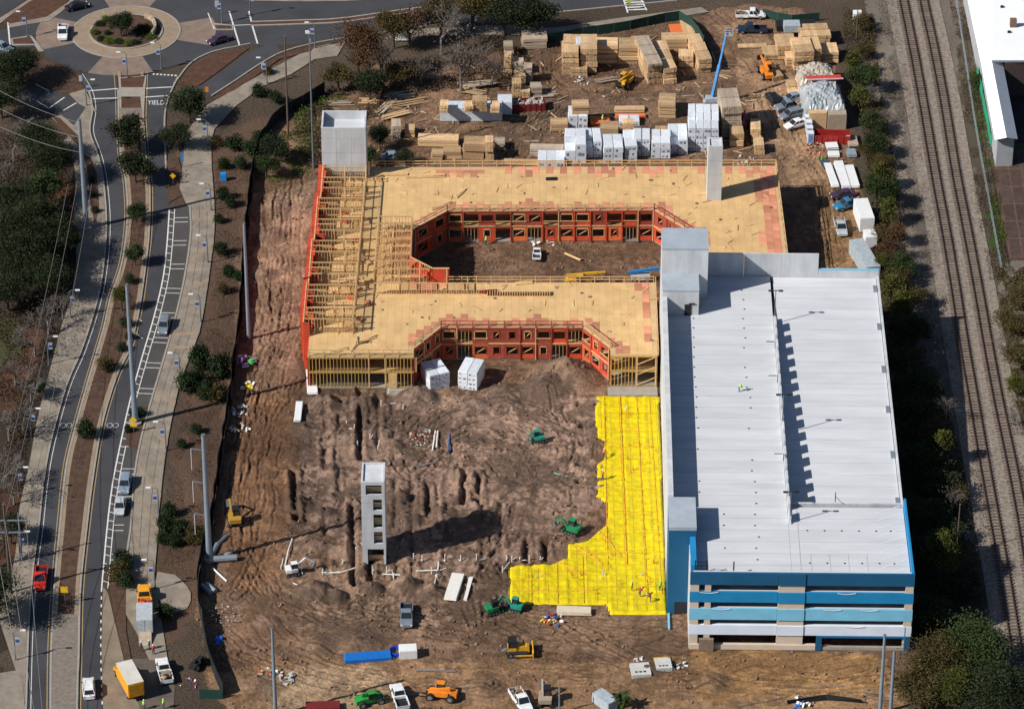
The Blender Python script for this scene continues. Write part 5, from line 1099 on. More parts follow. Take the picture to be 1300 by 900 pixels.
# standing stub pipes in the dirt field
STUB = []; _n = {}
for a, b_ in [(440,540),(450,545),(484,515),(446,560),(454,565),(494,500),(512,520),(470,558),(480,570),(357,722),(435,715),(452,700),(473,727),(491,728),(500,735),(525,708),(536,712),(555,735),(565,712),(585,712),(605,712),(643,712),(660,712),(672,712),(638,725),(548,728),(552,742),(410,730),(389,748),(650,712),(686,712)]:
    z = (b_ < 600, a < 476, a < 570) if b_ >= 600 else 'up'; _n[z] = _n.get(z, -1)+1; STUB.append(['nearest','second','third','fourth','fifth','sixth','seventh','eighth','ninth','tenth','eleventh','twelfth'][_n[z]] + ' of its row')
for i, (a, b_) in enumerate([(440,540),(450,545),(484,515),(446,560),(454,565),(494,500),(512,520),(470,558),(480,570),(357,722),(435,715),(452,700),(473,727),(491,728),(500,735),(525,708),(536,712),(555,735),(565,712),(585,712),(605,712),(643,712),(660,712),(672,712),(638,725),(548,728),(552,742),(410,730),(389,748),(650,712),(686,712)]):
    o = thing('pipe_stub', 'white pipe stub standing in the dirt ' + ('behind the lone tower, ' if b_ < 600 else ('left of the lone tower, ' if a < 476 else ('right of the lone tower, ' if a < 570 else 'near the yellow film, '))) + STUB[i], 'pipe', GG(a, b_), random.uniform(0,3), 'white pipe stubs in the dirt')
    MB().tube((0,0,-.2),(0,0,random.uniform(.7,1.4)),.09,n=8).build('riser', PVC, o); MB().tube((.02,0,.12),(random.choice([.9,1.6,2.6]),.1,.12),.08,n=8).build('branch', PVC, o)
for lab, pts in [('white drain pipe run below the free standing tower',[(528,726),(556,725),(557,714)]),('white drain pipe run left of the tower',[(408,728),(432,728),(451,722)]),('vertical white pipe run left of the haul mound',[(362,720),(366,700),(371,685)]),('bent white pipe near the excavated mound',[(392,762),(400,765),(408,756)]),('white drain pipe right of the tower base',[(486,730),(508,731)])]:
    tag(MB().path([GG(*x)+Vector((0,0,.25)) for x in pts], .11).build('drain_pipe', PVC), lab, 'pipe')

# ================================================================== VEHICLES
def wheel(o, x, y, r_, wd=.22):
    t_ = MB().tube((x,y-wd/2,r_),(x,y+wd/2,r_),r_,n=14).build('wheel', TYRE, o); s_ = 1 if y > 0 else -1
    MB().tube((x,y+s_*(wd/2-.01),r_),(x,y+s_*(wd/2+.015),r_),r_*.58,n=10).build('rim', RIM, t_); return t_
def car_body(o, L_, W_, zb, prof, m_):
    rings = []
    for x, zt, wf in prof:
        w2 = W_/2*wf; rings.append([(x,-w2*.9,zb),(x,-w2,zb+.18),(x,-w2,zt-.22),(x,-w2*.93,zt),(x,w2*.93,zt),(x,w2,zt-.22),(x,w2,zb+.18),(x,w2*.9,zb)])
    return MB().loft(rings).build('body', m_, o, smooth=False)
def greenhouse(o, base, top, z0, z1, wb, wt, m_):
    (b0, b1), (t0, t1) = base, top
    MB().add([(b0,-wb/2,z0),(b1,-wb/2,z0),(b1,wb/2,z0),(b0,wb/2,z0),(t0,-wt/2,z1),(t1,-wt/2,z1),(t1,wt/2,z1),(t0,wt/2,z1)],[(0,3,2,1),(4,5,6,7),(0,1,5,4),(1,2,6,5),(2,3,7,6),(3,0,4,7)]).build('cabin', m_, o)
    MB().add([(t0-.03,-wt/2-.02,z1),(t1+.03,-wt/2-.02,z1),(t1+.03,wt/2+.02,z1),(t0-.03,wt/2+.02,z1),(t0+.1,-wt/2+.1,z1+.06),(t1-.15,-wt/2+.1,z1+.06),(t1-.15,wt/2-.1,z1+.06),(t0+.1,wt/2-.1,z1+.06)],[(0,3,2,1),(4,5,6,7),(0,1,5,4),(1,2,6,5),(2,3,7,6),(3,0,4,7)]).build('roof', m_, o)
    def pane(nm, q, k=.86, push=.015):
        q = [Vector(x) for x in q]; c = sum(q, Vector())/4; n = (q[1]-q[0]).cross(q[3]-q[0]).normalized(); q = [c+(x-c)*k for x in q]
        if n.dot(c-Vector(((b0+b1)/2,0,(z0+z1)/2))) < 0: n = -n
        vs = [x+n*.004 for x in q]+[x+n*push for x in q]; MB().add(vs, [(0,3,2,1),(4,5,6,7),(0,1,5,4),(1,2,6,5),(2,3,7,6),(3,0,4,7)]).build(nm, GLASS, o)
    pane('windshield', [(b1,-wb/2,z0),(b1,wb/2,z0),(t1,wt/2,z1),(t1,-wt/2,z1)], .9); pane('rear_window', [(b0,-wb/2,z0),(b0,wb/2,z0),(t0,wt/2,z1),(t0,-wt/2,z1)], .86)
    for s_ in (-1, 1):
        mb_, mt_ = (b0+b1)/2, (t0+t1)/2
        for (xa, xb, ya, yb) in ((b0,mb_,t0,mt_),(mb_,b1,mt_,t1)): pane('side_window', [(xa,s_*wb/2,z0),(xb,s_*wb/2,z0),(yb,s_*wt/2,z1),(ya,s_*wt/2,z1)], .84)
def lights(o, L_, W_, z):
    for s_ in (-1,1):
        MB().box(L_/2-.09,L_/2+.01,s_*W_*.36-.18,s_*W_*.36+.18,z-.08,z+.1).build('headlight', LAMPW, o); MB().box(-L_/2-.01,-L_/2+.08,s_*W_*.38-.14,s_*W_*.38+.14,z,z+.2).build('tail_light', LAMPR, o)
        MB().box(L_*.16,L_*.2,s_*(W_/2+.06)-.07,s_*(W_/2+.06)+.07,.98,1.12).build('mirror', BLACKM, o)
def mk_car(col, suv=False):
    def f():
        o = thing('parked_car', '', 'car'); L_, W_ = (4.75,1.88) if suv else (4.65,1.82); zt = 1.02 if suv else .9
        car_body(o, L_, W_, .26, [(-L_/2,zt-.22,.86),(-L_/2+.2,zt,.95),(-L_/2+1.0,zt+.02,1),(.6,zt,1),(L_/2-1.0,zt-.08,.98),(L_/2-.25,zt-.2,.92),(L_/2,zt-.35,.8)], col)
        if suv: greenhouse(o, (-L_/2+.15,1.25), (-L_/2+.5,.45), zt-.01, 1.66, W_*.9, W_*.74, col)
        else: greenhouse(o, (-L_/2+.65,1.2), (-L_/2+1.35,.35), zt-.01, 1.42, W_*.88, W_*.70, col)
        for x in (-L_/2+.9, L_/2-.92):
            for s_ in (-1,1): wheel(o, x, s_*(W_/2-.1), .34)
        lights(o, L_, W_, .62); return o
    return f
def mk_pickup(col, load=None, cap=None):
    def f():
        o = thing('pickup_truck', '', 'pickup truck'); L_, W_ = 5.7, 1.98
        car_body(o, L_, W_, .4, [(-.45,1.02,1),(.2,1.05,1),(1.4,1.06,1),(L_/2-.3,1.0,.95),(L_/2,.85,.86)], col)
        greenhouse(o, (-.35,1.5), (-.15,.85), 1.04, 1.82, W_*.92, W_*.78, col)
        mb = MB()
        for s_ in (-1,1): mb.box(-L_/2,-.47,s_*W_/2-.05*(s_+1)-.02*(1-s_),s_*W_/2+.1*(1-s_)/2+0,.42,1.0)
        mb.box(-L_/2,-.47,-W_/2+.1,W_/2-.1,.42,.56); mb.box(-.55,-.47,-W_/2+.1,W_/2-.1,.56,1.0); mb.build('truck_bed', col, o)
        MB().box(-L_/2-.05,-L_/2,-W_/2+.1,W_/2-.1,.5,1.0).build('tailgate', col, o); MB().box(-L_/2-.15,-L_/2-.05,-W_/2+.1,W_/2-.1,.38,.52).build('bumper', RIM, o); MB().box(-L_/2+.02,-.58,-W_/2+.12,W_/2-.12,.56,.6).build('bed_liner', BLACKM, o)
        if cap: MB().rbox((-1.65,0,1.2),(2.3,W_*.94,.42)).build('bed_cover', cap, o)
        if load:
            mb = MB()
            for k in range(12): mb.rbox((random.uniform(-2.5,-.8), random.uniform(-.7,.7), random.uniform(.75,1.1)), (random.uniform(.3,.9),random.uniform(.2,.5),random.uniform(.15,.5)), random.uniform(0,3))
            mb.build('cargo', load, o)
        for x in (-L_/2+1.15, L_/2-1.0):
            for s_ in (-1,1): wheel(o, x, s_*(W_/2-.1), .4, .26)
        lights(o, L_, W_, .78); return o
    return f
CP = {n: paint('car_'+n, c, .3) for n, c in dict(white=(.72,.73,.75), black=(.012,.013,.016), silver=(.42,.45,.48), red=(.55,.03,.02), blue=(.05,.12,.22), slate=(.17,.20,.24), navy=(.015,.03,.07), purple=(.06,.03,.06), bluegrey=(.20,.26,.34), teal=(.03,.17,.32)).items()}
for lab, kind, col, a, b_ in [
    ('black car on the roundabout beside the mulch bed','car','black',(92,13),(104,10)),('white pickup driving round the left side of the roundabout','pickup','white',(80.5,36),(79.5,54)),('dark car leaving the roundabout on its right','car','purple',(292,50),(264,58)),
    ('silver suv parked in the upper bay of the boulevard','suv','slate',(211,408),(206,426)),('grey hatchback parked behind the silver sedan, farther up','suv','bluegrey',(161,607),(157,629)),('silver sedan parked nearest the mulch strip in the lower bay','car','silver',(154,635),(151,656)),
    ('bright red pickup driving down the left carriageway','pickup','red',(53.5,726),(50.5,750)),('white suv in the lane beside the yellow box truck','suv','white',(114,892),(112,862)),('white pickup with a loaded bed parked on the forecourt','pickupl','white',(213,872),(204,838)),
    ('white pickup at the top of the lumber yard','pickupl','white',(934,22),(972,23)),('dark navy pickup below the white one at the yard top','pickup','navy',(972,41),(937,41)),
    ('black suv first in the row beside the tarp covered stack','suv','black',(986,136),(976,122)),('pale blue car second in the row beside the tarp','car','bluegrey',(1018,125),(994,131)),('dark blue pickup in the row beside the tarp','pickupl','slate',(1020,135),(985,142)),('grey suv above the white sedan in the parked row','suv','slate',(1018,146),(991,153)),('white sedan at the bottom of the parked row','car','white',(1024,157),(997,165)),
    ('dark purple car beside the white planks','car','purple',(1085,249),(1055,252)),('teal blue pickup below the dark purple car','pickupl','teal',(1092,260),(1063,267)),('silver pickup left of the white box trailer','pickupl','silver',(1064,279),(1070,305)),
    ('white van like pickup in the courtyard soil','pickup','white',(681,333),(682,318)),('grey pickup in the open lower dirt field','pickup','slate',(516,775),(516,795)),('white pickup by the orange tractor at the bottom edge','pickup','white',(512,902),(502,874)),('white pickup with red hood at the bottom edge','pickupl','white',(655,882),(668,904)),
    ('blue car half hidden behind the timber deck','car','bluegrey',(492,203),(508,201)),('car at the far left edge beside the trees','car','bluegrey',(-4,60),(10,66)),('dark car half hidden under the top trees','car','slate',(660,16),(642,18))]:
    p = (G(*a)+G(*b_))/2; p.z = max(.02, gz(p.x, p.y)+.02); mk = {'car':lambda: mk_car(CP[col])(), 'suv':lambda: mk_car(CP[col], True)(), 'pickup':lambda: mk_pickup(CP[col])(), 'pickupl':lambda: mk_pickup(CP[col], SCM[0])()}[kind]
    o = clone('veh_'+kind+col, mk, lab, 'car' if kind in ('car','suv') else 'pickup truck', p, heading(a, b_))
    o.name = 'parked_car' if kind in ('car','suv') else 'pickup_truck'
for o_ in list(SC.objects):
    if o_.get('label') == 'white van like pickup in the courtyard soil': o_.scale = (.6,.75,.8); o_['label'] = 'small white utility vehicle in the courtyard soil'
# box trucks
def box_truck(label, a, b_, body, box, lb=5.6, trim=None, ramp=False):
    p = (G(*a)+G(*b_))/2; p.z = .04; o = thing('box_truck', label, 'truck', p, heading(a, b_)); x0 = -lb/2-.9
    MB().box(x0, x0+lb, -1.22, 1.22, .95, 3.35).build('cargo_box', body, o); MB().box(x0+.02, x0+lb-.02, -1.24, 1.24, 3.35, 3.42).build('box_roof', box, o)
    MB().box(x0-.04, x0, -1.1, 1.1, 1.0, 3.2).build('rear_door', body, o); MB().box(x0, x0+lb+2.1, -.5, .5, .55, .94).build('chassis', BLACKM, o)
    c0 = x0+lb+.08; MB().loft([[(x,-1.05,.5),(x,-1.08,z),(x,1.08,z),(x,1.05,.5)] for x, z in ((c0,1.5),(c0+1.2,1.5),(c0+1.3,1.35),(c0+2.0,1.2),(c0+2.1,.9))]).build('hood', trim or body, o)
    greenhouse(o, (c0,c0+1.25), (c0,c0+.75), 1.5, 2.35, 2.1, 1.8, trim or body)
    for x in (x0+1.3, c0+1.3):
        for s_ in (-1,1): wheel(o, x, s_*1.0, .46, .3)
    for s_ in (-1,1): MB().box(c0+2.05,c0+2.14,s_*.75-.15,s_*.75+.15,.8,1.0).build('headlight', LAMPW, o); MB().box(x0-.06,x0-.03,s_*1.0-.1,s_*1.0+.1,.7,.9).build('tail_light', LAMPR, o)
    if ramp: MB().rbox((x0-1.3,0,.5),(2.6,1.9,.08),0,R(-16)).build('loading_ramp', WOODG, o)
    return o
YEL = paint('truck_yellow', (.75,.33,.015), .4)
box_truck('yellow box truck with a white roof on the driveway', (178,898), (150,846), YEL, M('dirty_white_roof', (.58,.56,.50), .6, .12, .8), 5.8)
p = (G(184,778)+G(183.5,750))/2; p.z = .15; o = mk_pickup(YEL, SCM[5])(); o.location = p; o.rotation_euler = (0,0,heading((184,778),(183.5,750))); o.scale = (1.1,1.1,1.1); tag(o, 'orange yellow flatbed truck with red cargo on the sidewalk', 'truck')
o = container('grey box trailer with a lowered ramp behind the orange truck', 4.4, 2.4, 2.6, CP['silver'], G(184.5,796)+Vector((0,0,.45)), heading((184.5,776),(184.5,806)), 'box_trailer', 'trailer'); MB().rbox((3.5,0,.0),(2.6,1.9,.08),0,R(14)).build('loading_ramp', WOODG, o)
for x in (-.5,.5):
    for y in (-1.1,1.1): wheel(o, x, y, .38)
# heavy machines
MY, MO, MG, MBk = paint('machine_yellow', (.62,.33,.02), .5), paint('machine_orange', (.70,.22,.02), .5), paint('machine_green', (.015,.20,.075), .5), BLACKM
def track(o, y, l, wd, h):
    n = 10; pts = []
    for k in range(n+1): a = -PI/2+PI*k/n; pts.append((l/2-h/2+math.cos(a)*h/2, h/2+math.sin(a)*h/2))
    for k in range(n+1): a = PI/2+PI*k/n; pts.append((-l/2+h/2+math.cos(a)*h/2, h/2+math.sin(a)*h/2))
    t_ = MB().loft([[(x,y-wd/2,z) for x, z in pts],[(x,y+wd/2,z) for x, z in pts]]).build('track', TYRE, o)
    for k in range(4): MB().tube((-l/2+h*.6+k*(l-h*1.2)/3,y-wd/2-.03,h*.45),(-l/2+h*.6+k*(l-h*1.2)/3,y+wd/2+.03,h*.45),h*.26,n=8).build('roller', STEELD, t_)
def cab(o, x0, x1, y0, y1, z0, z1, m_):
    MB().box(x0,x1,y0,y1,z1-.1,z1).build('cab_roof', m_, o); 
    for x in (x0+.06,x1-.06):
        for y in (y0+.06,y1-.06): MB().box(x-.05,x+.05,y-.05,y+.05,z0,z1-.1).build('cab_post', MBk, o)
    MB().box(x0+.07,x1-.07,y0+.07,y1-.07,z0,z1-.12).build('cab_glass', GLASS, o)
def mini_ex(label, a, b_, rz, m_, reach=1.0, s_=1.0, roof=None):
    o = thing('mini_excavator', label, 'excavator', GG(a, b_), R(rz)); o.scale = (s_,)*3
    for y in (-.7,.7): track(o, y, 2.3, .4, .6)
    MB().box(-.5,.5,-.5,.5,.3,.75).build('undercarriage', STEELD, o); MB().loft([[(-1.2,-.75,z),(-.3,-.85,z),(.75,-.75,z),(.75,.75,z),(-.3,.85,z),(-1.2,.75,z)] for z in (.75,1.35)]).build('house', m_, o); cab(o, -.35,.7,-.7,.2,1.35,2.4,roof or m_)
    e1, e2, e3 = Vector((.7,.35,1.1)), Vector((2.0*reach,.35,2.5)), Vector((3.3*reach,.35,1.5)); MB().beam(e1,e2,.22,.32).build('boom', m_, o); MB().beam(e2,e3,.18,.24).build('dipper', m_, o); MB().tube(e1+Vector((.3,0,.0)), e1.lerp(e2,.6)+Vector((0,0,-.25)), .06).build('ram', RIM, o)
    MB().loft([[(3.3*reach,.0,1.5),(3.3*reach,.7,1.5),(2.9*reach,.7,.7),(2.9*reach,.0,.7)],[(3.65*reach,.0,1.4),(3.65*reach,.7,1.4),(3.3*reach,.7,.55),(3.3*reach,.0,.55)]]).build('bucket', STEELD, o)
    MB().box(1.35,1.45,-.85,.85,.08,.5).build('dozer_blade', m_, o); return o
mini_ex('small teal machine with a shadow on the scraped soil', 683, 560, 190, paint('machine_teal', (.015,.24,.17), .5), .6, .85); mini_ex('bright green mini excavator in the trench field', 727, 676, 150, MG, .9, 1.0)
mini_ex('green mini excavator with a dark canopy left of the yellow film', 626, 777, 20, MG, .8, 1.0, MBk); mini_ex('teal mini excavator touching the yellow film corner', 655, 774, 160, paint('machine_teal', (.015,.24,.17), .5), .7, .9)
mini_ex('white excavator with red skirt digging beside the mound', 372, 728, 15, WHITE, 1.1, .95); mini_ex('yellow excavator beside the silt fence', 298, 664, 100, paint('muddy_yellow', (.38,.22,.03), .6), 1.0, 1.2, BLACKM)
mini_ex('grey excavator with dark cab at the bottom edge', 692, 892, 90, WOODG, .7, 1.2, MBk)
def dozer(label, a, b_, rz, m_):
    o = thing('bulldozer', label, 'bulldozer', GG(a, b_), R(rz))
    for y in (-.95,.95): track(o, y, 3.3, .55, .95)
    MB().loft([[(x,-.6,.6),(x,-.6,z),(x,.6,z),(x,.6,.6)] for x, z in ((-.2,1.75),(1.4,1.65),(1.75,1.5))]).build('hood', m_, o); MB().box(-1.5,-.2,-.7,.7,.6,1.5).build('body', m_, o); cab(o,-1.45,-.1,-.75,.75,1.5,2.75,MBk); MB().tube((.9,.3,1.6),(.9,.3,2.4),.08).build('exhaust', MBk, o)
    pr = [(2.35,.1),(2.2,.4),(2.15,.75),(2.25,1.15),(2.35,1.2),(2.3,.75),(2.42,.1)]; MB().loft([[(x,y,z) for x, z in pr] for y in (-1.6,1.6)]).build('blade', m_, o)
    for y in (-1.3,1.3): MB().beam((-.2,y,.5),(2.2,y,.5),.14,.2).build('push_arm', m_, o)
    MB().beam((-1.6,0,.9),(-2.3,0,.5),.5,.3).build('ripper', STEELD, o); return o
dozer('yellow bulldozer with dark cab roof on the lower dirt road', 657, 829, 3, MY)
def telehandler(label, a, b_, rz, m_, up=.3, s_=1.0, reach=1.0):
    o = thing('telehandler', label, 'telehandler', GG(a, b_), R(rz)); o.scale = (s_,)*3
    for x in (-1.5,1.5):
        for y in (-.95,.95): wheel(o, x, y, .62, .42)
    MB().loft([[(x,-.7,.6),(x,-.7,z),(x,.7,z),(x,.7,.6)] for x, z in ((-2.4,1.3),(-1.4,1.5),(1.4,1.3),(2.2,.95))]).build('chassis', m_, o); cab(o,-.5,.7,-.95,-.05,1.35,2.5,m_); MB().box(-1.2,.6,.35,.95,.8,1.5).build('engine_cover', m_, o)
    e0, e1 = Vector((-2.2*min(1,reach+.2),.1,1.9)), Vector((3.2*reach,.1,1.9+up*5)); MB().beam(e0,e1,.36,.42).build('boom', m_, o); e2 = e1+(e1-e0).normalized()*1.4*reach; MB().beam(e1,e2,.26,.3).build('inner_boom', m_, o)
    MB().box(e2.x,e2.x+.12,-.55,.75,e2.z-.9,e2.z+.1).build('fork_carriage', MBk, o)
    for y in (-.35,.45): MB().box(e2.x+.1,e2.x+1.3,y,y+.12,e2.z-.9,e2.z-.82).build('fork', MBk, o)
    return o
telehandler('yellow telehandler before the receding lumber rows', 795, 108, 240, MY, .05, 1.0, .7); telehandler('orange telehandler at the right lumber yard', 972, 96, 105, MO, .12, 1.05, .6); telehandler('orange tractor like loader at the bottom edge', 560, 885, 170, MO, -.12, 1.0, .45)
telehandler('green loader at the bottom edge beside the white pickup', 470, 892, 20, paint('loader_green', (.02,.26,.04), .5), -.12, .95, .4); telehandler('black and red skid machine behind the silt fence', 252, 845, 60, BLACKM, -.1, .7, .4)
telehandler('yellow telehandler behind the front wing guard rail', 735, 362, 2, MY, .1, 1.0); 
# blue boom lift
o = thing('boom_lift', 'blue boom lift with a long raised straight arm in the yard', 'boom lift', GG(904, 134), 0); BB = paint('lift_blue', (.02,.20,.48), .45)
for x in (-1.1,1.1):
    for y in (-.9,.9): wheel(o, x, y, .5, .35)
MB().box(-1.7,1.7,-.7,.7,.45,1.0).build('chassis', CGR, o); MB().box(-1.3,.9,-.8,.8,1.0,1.8).build('turret', CGR, o)
tp = G(926, 46, 14); e0 = Vector((0,0,2.0)); e1 = Vector((2.5,4.0,13.0)); em = e0.lerp(e1,.5); MB().beam(e0,em,.5,.55).build('lower_boom', BB, o); MB().beam(em,e1,.34,.38).build('upper_boom', BB, o); MB().tube(e0+Vector((.3,.4,-.4)), e0.lerp(e1,.25)+Vector((.1,-.2,-.5)), .12).build('lift_ram', RIM, o)
bk = MB()
for zz in (0,.55,1.1):
    for (x0,y0),(x1,y1) in (((-.6,-.4),(.9,-.4)),((.9,-.4),(.9,.6)),((.9,.6),(-.6,.6)),((-.6,.6),(-.6,-.4))): bk.beam((e1.x+x0+.3,e1.y+y0,e1.z-.3+zz),(e1.x+x1+.3,e1.y+y1,e1.z-.3+zz),.09,.09)
bk.box(e1.x-.3,e1.x+1.2,e1.y-.4,e1.y+.6,e1.z-.36,e1.z-.28); bk.build('basket', CGR, o)
o = thing('boom_lift', 'folded blue boom lift lying along the front wing guard rail', 'boom lift', GG(813, 356), R(4))
for x in (-1.1,1.1):
    for y in (-.8,.8): wheel(o, x, y, .45, .3)
MB().box(-1.6,1.6,-.7,.7,.4,1.3).build('chassis', CGR, o); MB().beam((-2.2,0,1.7),(3.4,0,2.4),.4,.45).build('boom', BB, o); MB().box(3.3,4.4,-.5,.5,1.4,2.4).build('basket', CGR, o)
# red boom machine by the grey topped stack
telehandler('red machine with blue cab beside the grey topped stack', 944, 158, 265, paint('machine_red', (.30,.03,.03), .5), .05, .9)
# trailers and small containers on the right
container('white box trailer parked beside the rail hedge', 6.8, 2.5, 2.9, WHITE, GG(1096,282), R(96), 'box_trailer', 'trailer'); container('small white trailer with a window below the box trailer', 2.6, 2.0, 2.3, WHITE, GG(1104,310), R(96), 'box_trailer', 'trailer')
container('long grey container at the garage north east corner', 9.5, 2.5, 2.8, CGR, GG(1097,338), R(104)); container('dark flatbed trailer body at the yard top', 7.5, 2.4, 1.2, BLACKM, GG(1010,36), R(4), 'flatbed_trailer', 'trailer')
stack('grey covered load on the dark flatbed trailer', 995,1016,42,33,2.6, CGR, nz=1, z0=1.3, name='covered_load'); container('white utility cabinet beside the railway', 2.0, 1.6, 2.4, WHITE, GG(1088,30), R(90), 'utility_cabinet', 'cabinet')
container('grey cargo trailer with black roof at the bottom edge', 3.6, 1.9, 1.8, CGR, GG(768,895), R(-50), 'cargo_trailer', 'trailer'); container('white and red machine box at the end of the blue hose', 2.6, 1.8, 1.6, WHITE, GG(518,832), R(5), 'generator', 'generator')
container('dark red planked trailer at the bottom edge', 5.0, 1.8, .9, paint('dark_red_paint', (.16,.018,.018), .5), GG(410,900), R(3), 'flatbed_trailer', 'trailer')
container('small blue bin by the sidewalk shrubs', 1.0, .8, 1.5, paint('bin_blue', (.01,.22,.6), .5), GG(284,229), 0, 'bin', 'bin')

# ================================================================== PEOPLE
def body_mesh(pose):
    P = {'pelvis':(0,0,.95),'chest':(0,0,1.32),'neck':(0,0,1.5),'head':(0.02,0,1.68)}
    lean = .0 if pose == 'stand' else .5
    if pose == 'bend': P.update(chest=(.3,0,1.18), neck=(.48,0,1.25), head=(.62,0,1.28))
    co, ed, rad = [], [], []
    def v(p, r_): co.append(p); rad.append(r_); return len(co)-1
    pe = v(P['pelvis'], .15); ch = v(P['chest'], .18); ne = v(P['neck'], .07); hd = v(P['head'], .11); ed += [(pe,ch),(ch,ne),(ne,hd)]
    for s_ in (-1,1):
        sh = v((P['chest'][0]+.02,s_*.2,P['chest'][2]+.1), .075); el = v((P['chest'][0]+.1,s_*.27,P['chest'][2]-.2), .055); ha = v((P['chest'][0]+.26,s_*.24,P['chest'][2]-.42), .045); ed += [(ch,sh),(sh,el),(el,ha)]
        hp = v((0,s_*.1,.88), .11); kn = v((.04,s_*.12,.48), .08); an = v((-.02,s_*.13,.08), .06); to = v((.14,s_*.14,.05), .05); ed += [(pe,hp),(hp,kn),(kn,an),(an,to)]
    me = bpy.data.meshes.new('body'); me.from_pydata(co, ed, []); o = bpy.data.objects.new('body', me); COL.objects.link(o); md = o.modifiers.new('skin', 'SKIN')
    for d, r_ in zip(me.skin_vertices[0].data, rad): d.radius = (r_, r_)
    me.skin_vertices[0].data[0].use_root = True; o.modifiers.new('sub', 'SUBSURF').levels = 1
    dg = bpy.context.evaluated_depsgraph_get(); out = bpy.data.meshes.new_from_object(o.evaluated_get(dg)); bpy.data.objects.remove(o); return out, P
BMESH = {}
SKINM, JEAN, SHIRT = M('skin', (.42,.26,.18), .6), M('work_trousers', (.05,.06,.09), .85), M('work_shirt', (.13,.12,.11), .85)
def person(label, pos, rz, vest, pose='stand', hat=None):
    if pose not in BMESH:
        me, P = body_mesh(pose)
        for m_ in (SHIRT, JEAN, SKINM): me.materials.append(m_)
        for p_ in me.polygons: c = p_.center; p_.material_index = 1 if c.z < .92 and (abs(c.y) < .22 or c.z < .7) else (2 if (c.z > P['neck'][2] and c.x > P['neck'][0]-.12) else 0)
        BMESH[pose] = me, P
    me, P = BMESH[pose]; o = obj('person', me, None, pos, rz); tag(o, label, 'person', 'workers'); n, c = Vector(P['neck']), Vector(P['pelvis']); d = (n-c); up = d.normalized(); sd = Vector((0,1,0)); fw = sd.cross(up)
    rings = []
    for t_, a, b_ in ((.08,.20,.23),(.5,.215,.25),(.85,.20,.26),(1.0,.10,.14)): cc = c+d*t_; rings.append([tuple(cc+fw*math.cos(k*PI/4)*a+sd*math.sin(k*PI/4)*b_) for k in range(8)])
    MB().loft(rings, close=False).build('safety_vest', vest, o); h = Vector(P['head']); MB().ball((h.x,h.y,h.z+.05), .135, 8, 4, .8).build('hard_hat', hat or WHITE, o); return o
VG, VO, VR = M('lime_vest', (.35,.85,.03), .6), M('orange_vest', (.95,.16,.01), .6), M('red_shirt', (.55,.03,.02), .7)
for lab, a, b_, rz, v_, ps, z in [('worker in lime vest standing alone on the garage roof',938,497,0,VG,'bend',13),('worker in orange vest on the upper yellow film',767,581,90,VO,'bend',.4),('worker in orange vest at the left edge of the yellow film',765,608,40,VO,'stand',.35),('worker in lime vest near the trench of the yellow film',802,749,0,VG,'stand',.4),('worker in red shirt bending on the yellow film',812,757,60,VR,'bend',.4),('worker in lime vest right on the yellow film',838,749,100,VG,'stand',.4),('worker in red standing low on the yellow film',826,763,180,VR,'bend',.4),('worker in lime vest at the dark courtyard opening',617,311,270,VG,'stand',0),('person in lime vest behind the yellow box truck',183,900,20,VG,'stand',.05),('person in lime vest right of the yellow box truck',208,899,200,VG,'stand',.05),('person in red shirt by the lowered ramp',195,830,90,VR,'stand',.12),('person in dark clothes left of the lowered ramp',179,826,0,SHIRT,'stand',.12),('person in dark clothes at the ramp foot',190,824,180,SHIRT,'stand',.12),('worker in lime vest among the stud walls',513,296,0,VG,'stand',6.5),('worker in orange near the white planks',1040,204,0,VO,'stand',0),('worker in lime vest by the yellow box stack',765,157,0,VG,'stand',0),('worker in orange vest at the saw on the deck corner',455,437,0,SHIRT,'stand',6.5)]:
    p = G(a, b_, z); 
    if z == 0: p.z = gz(p.x, p.y)
    person(lab, p, R(rz), v_, ps)
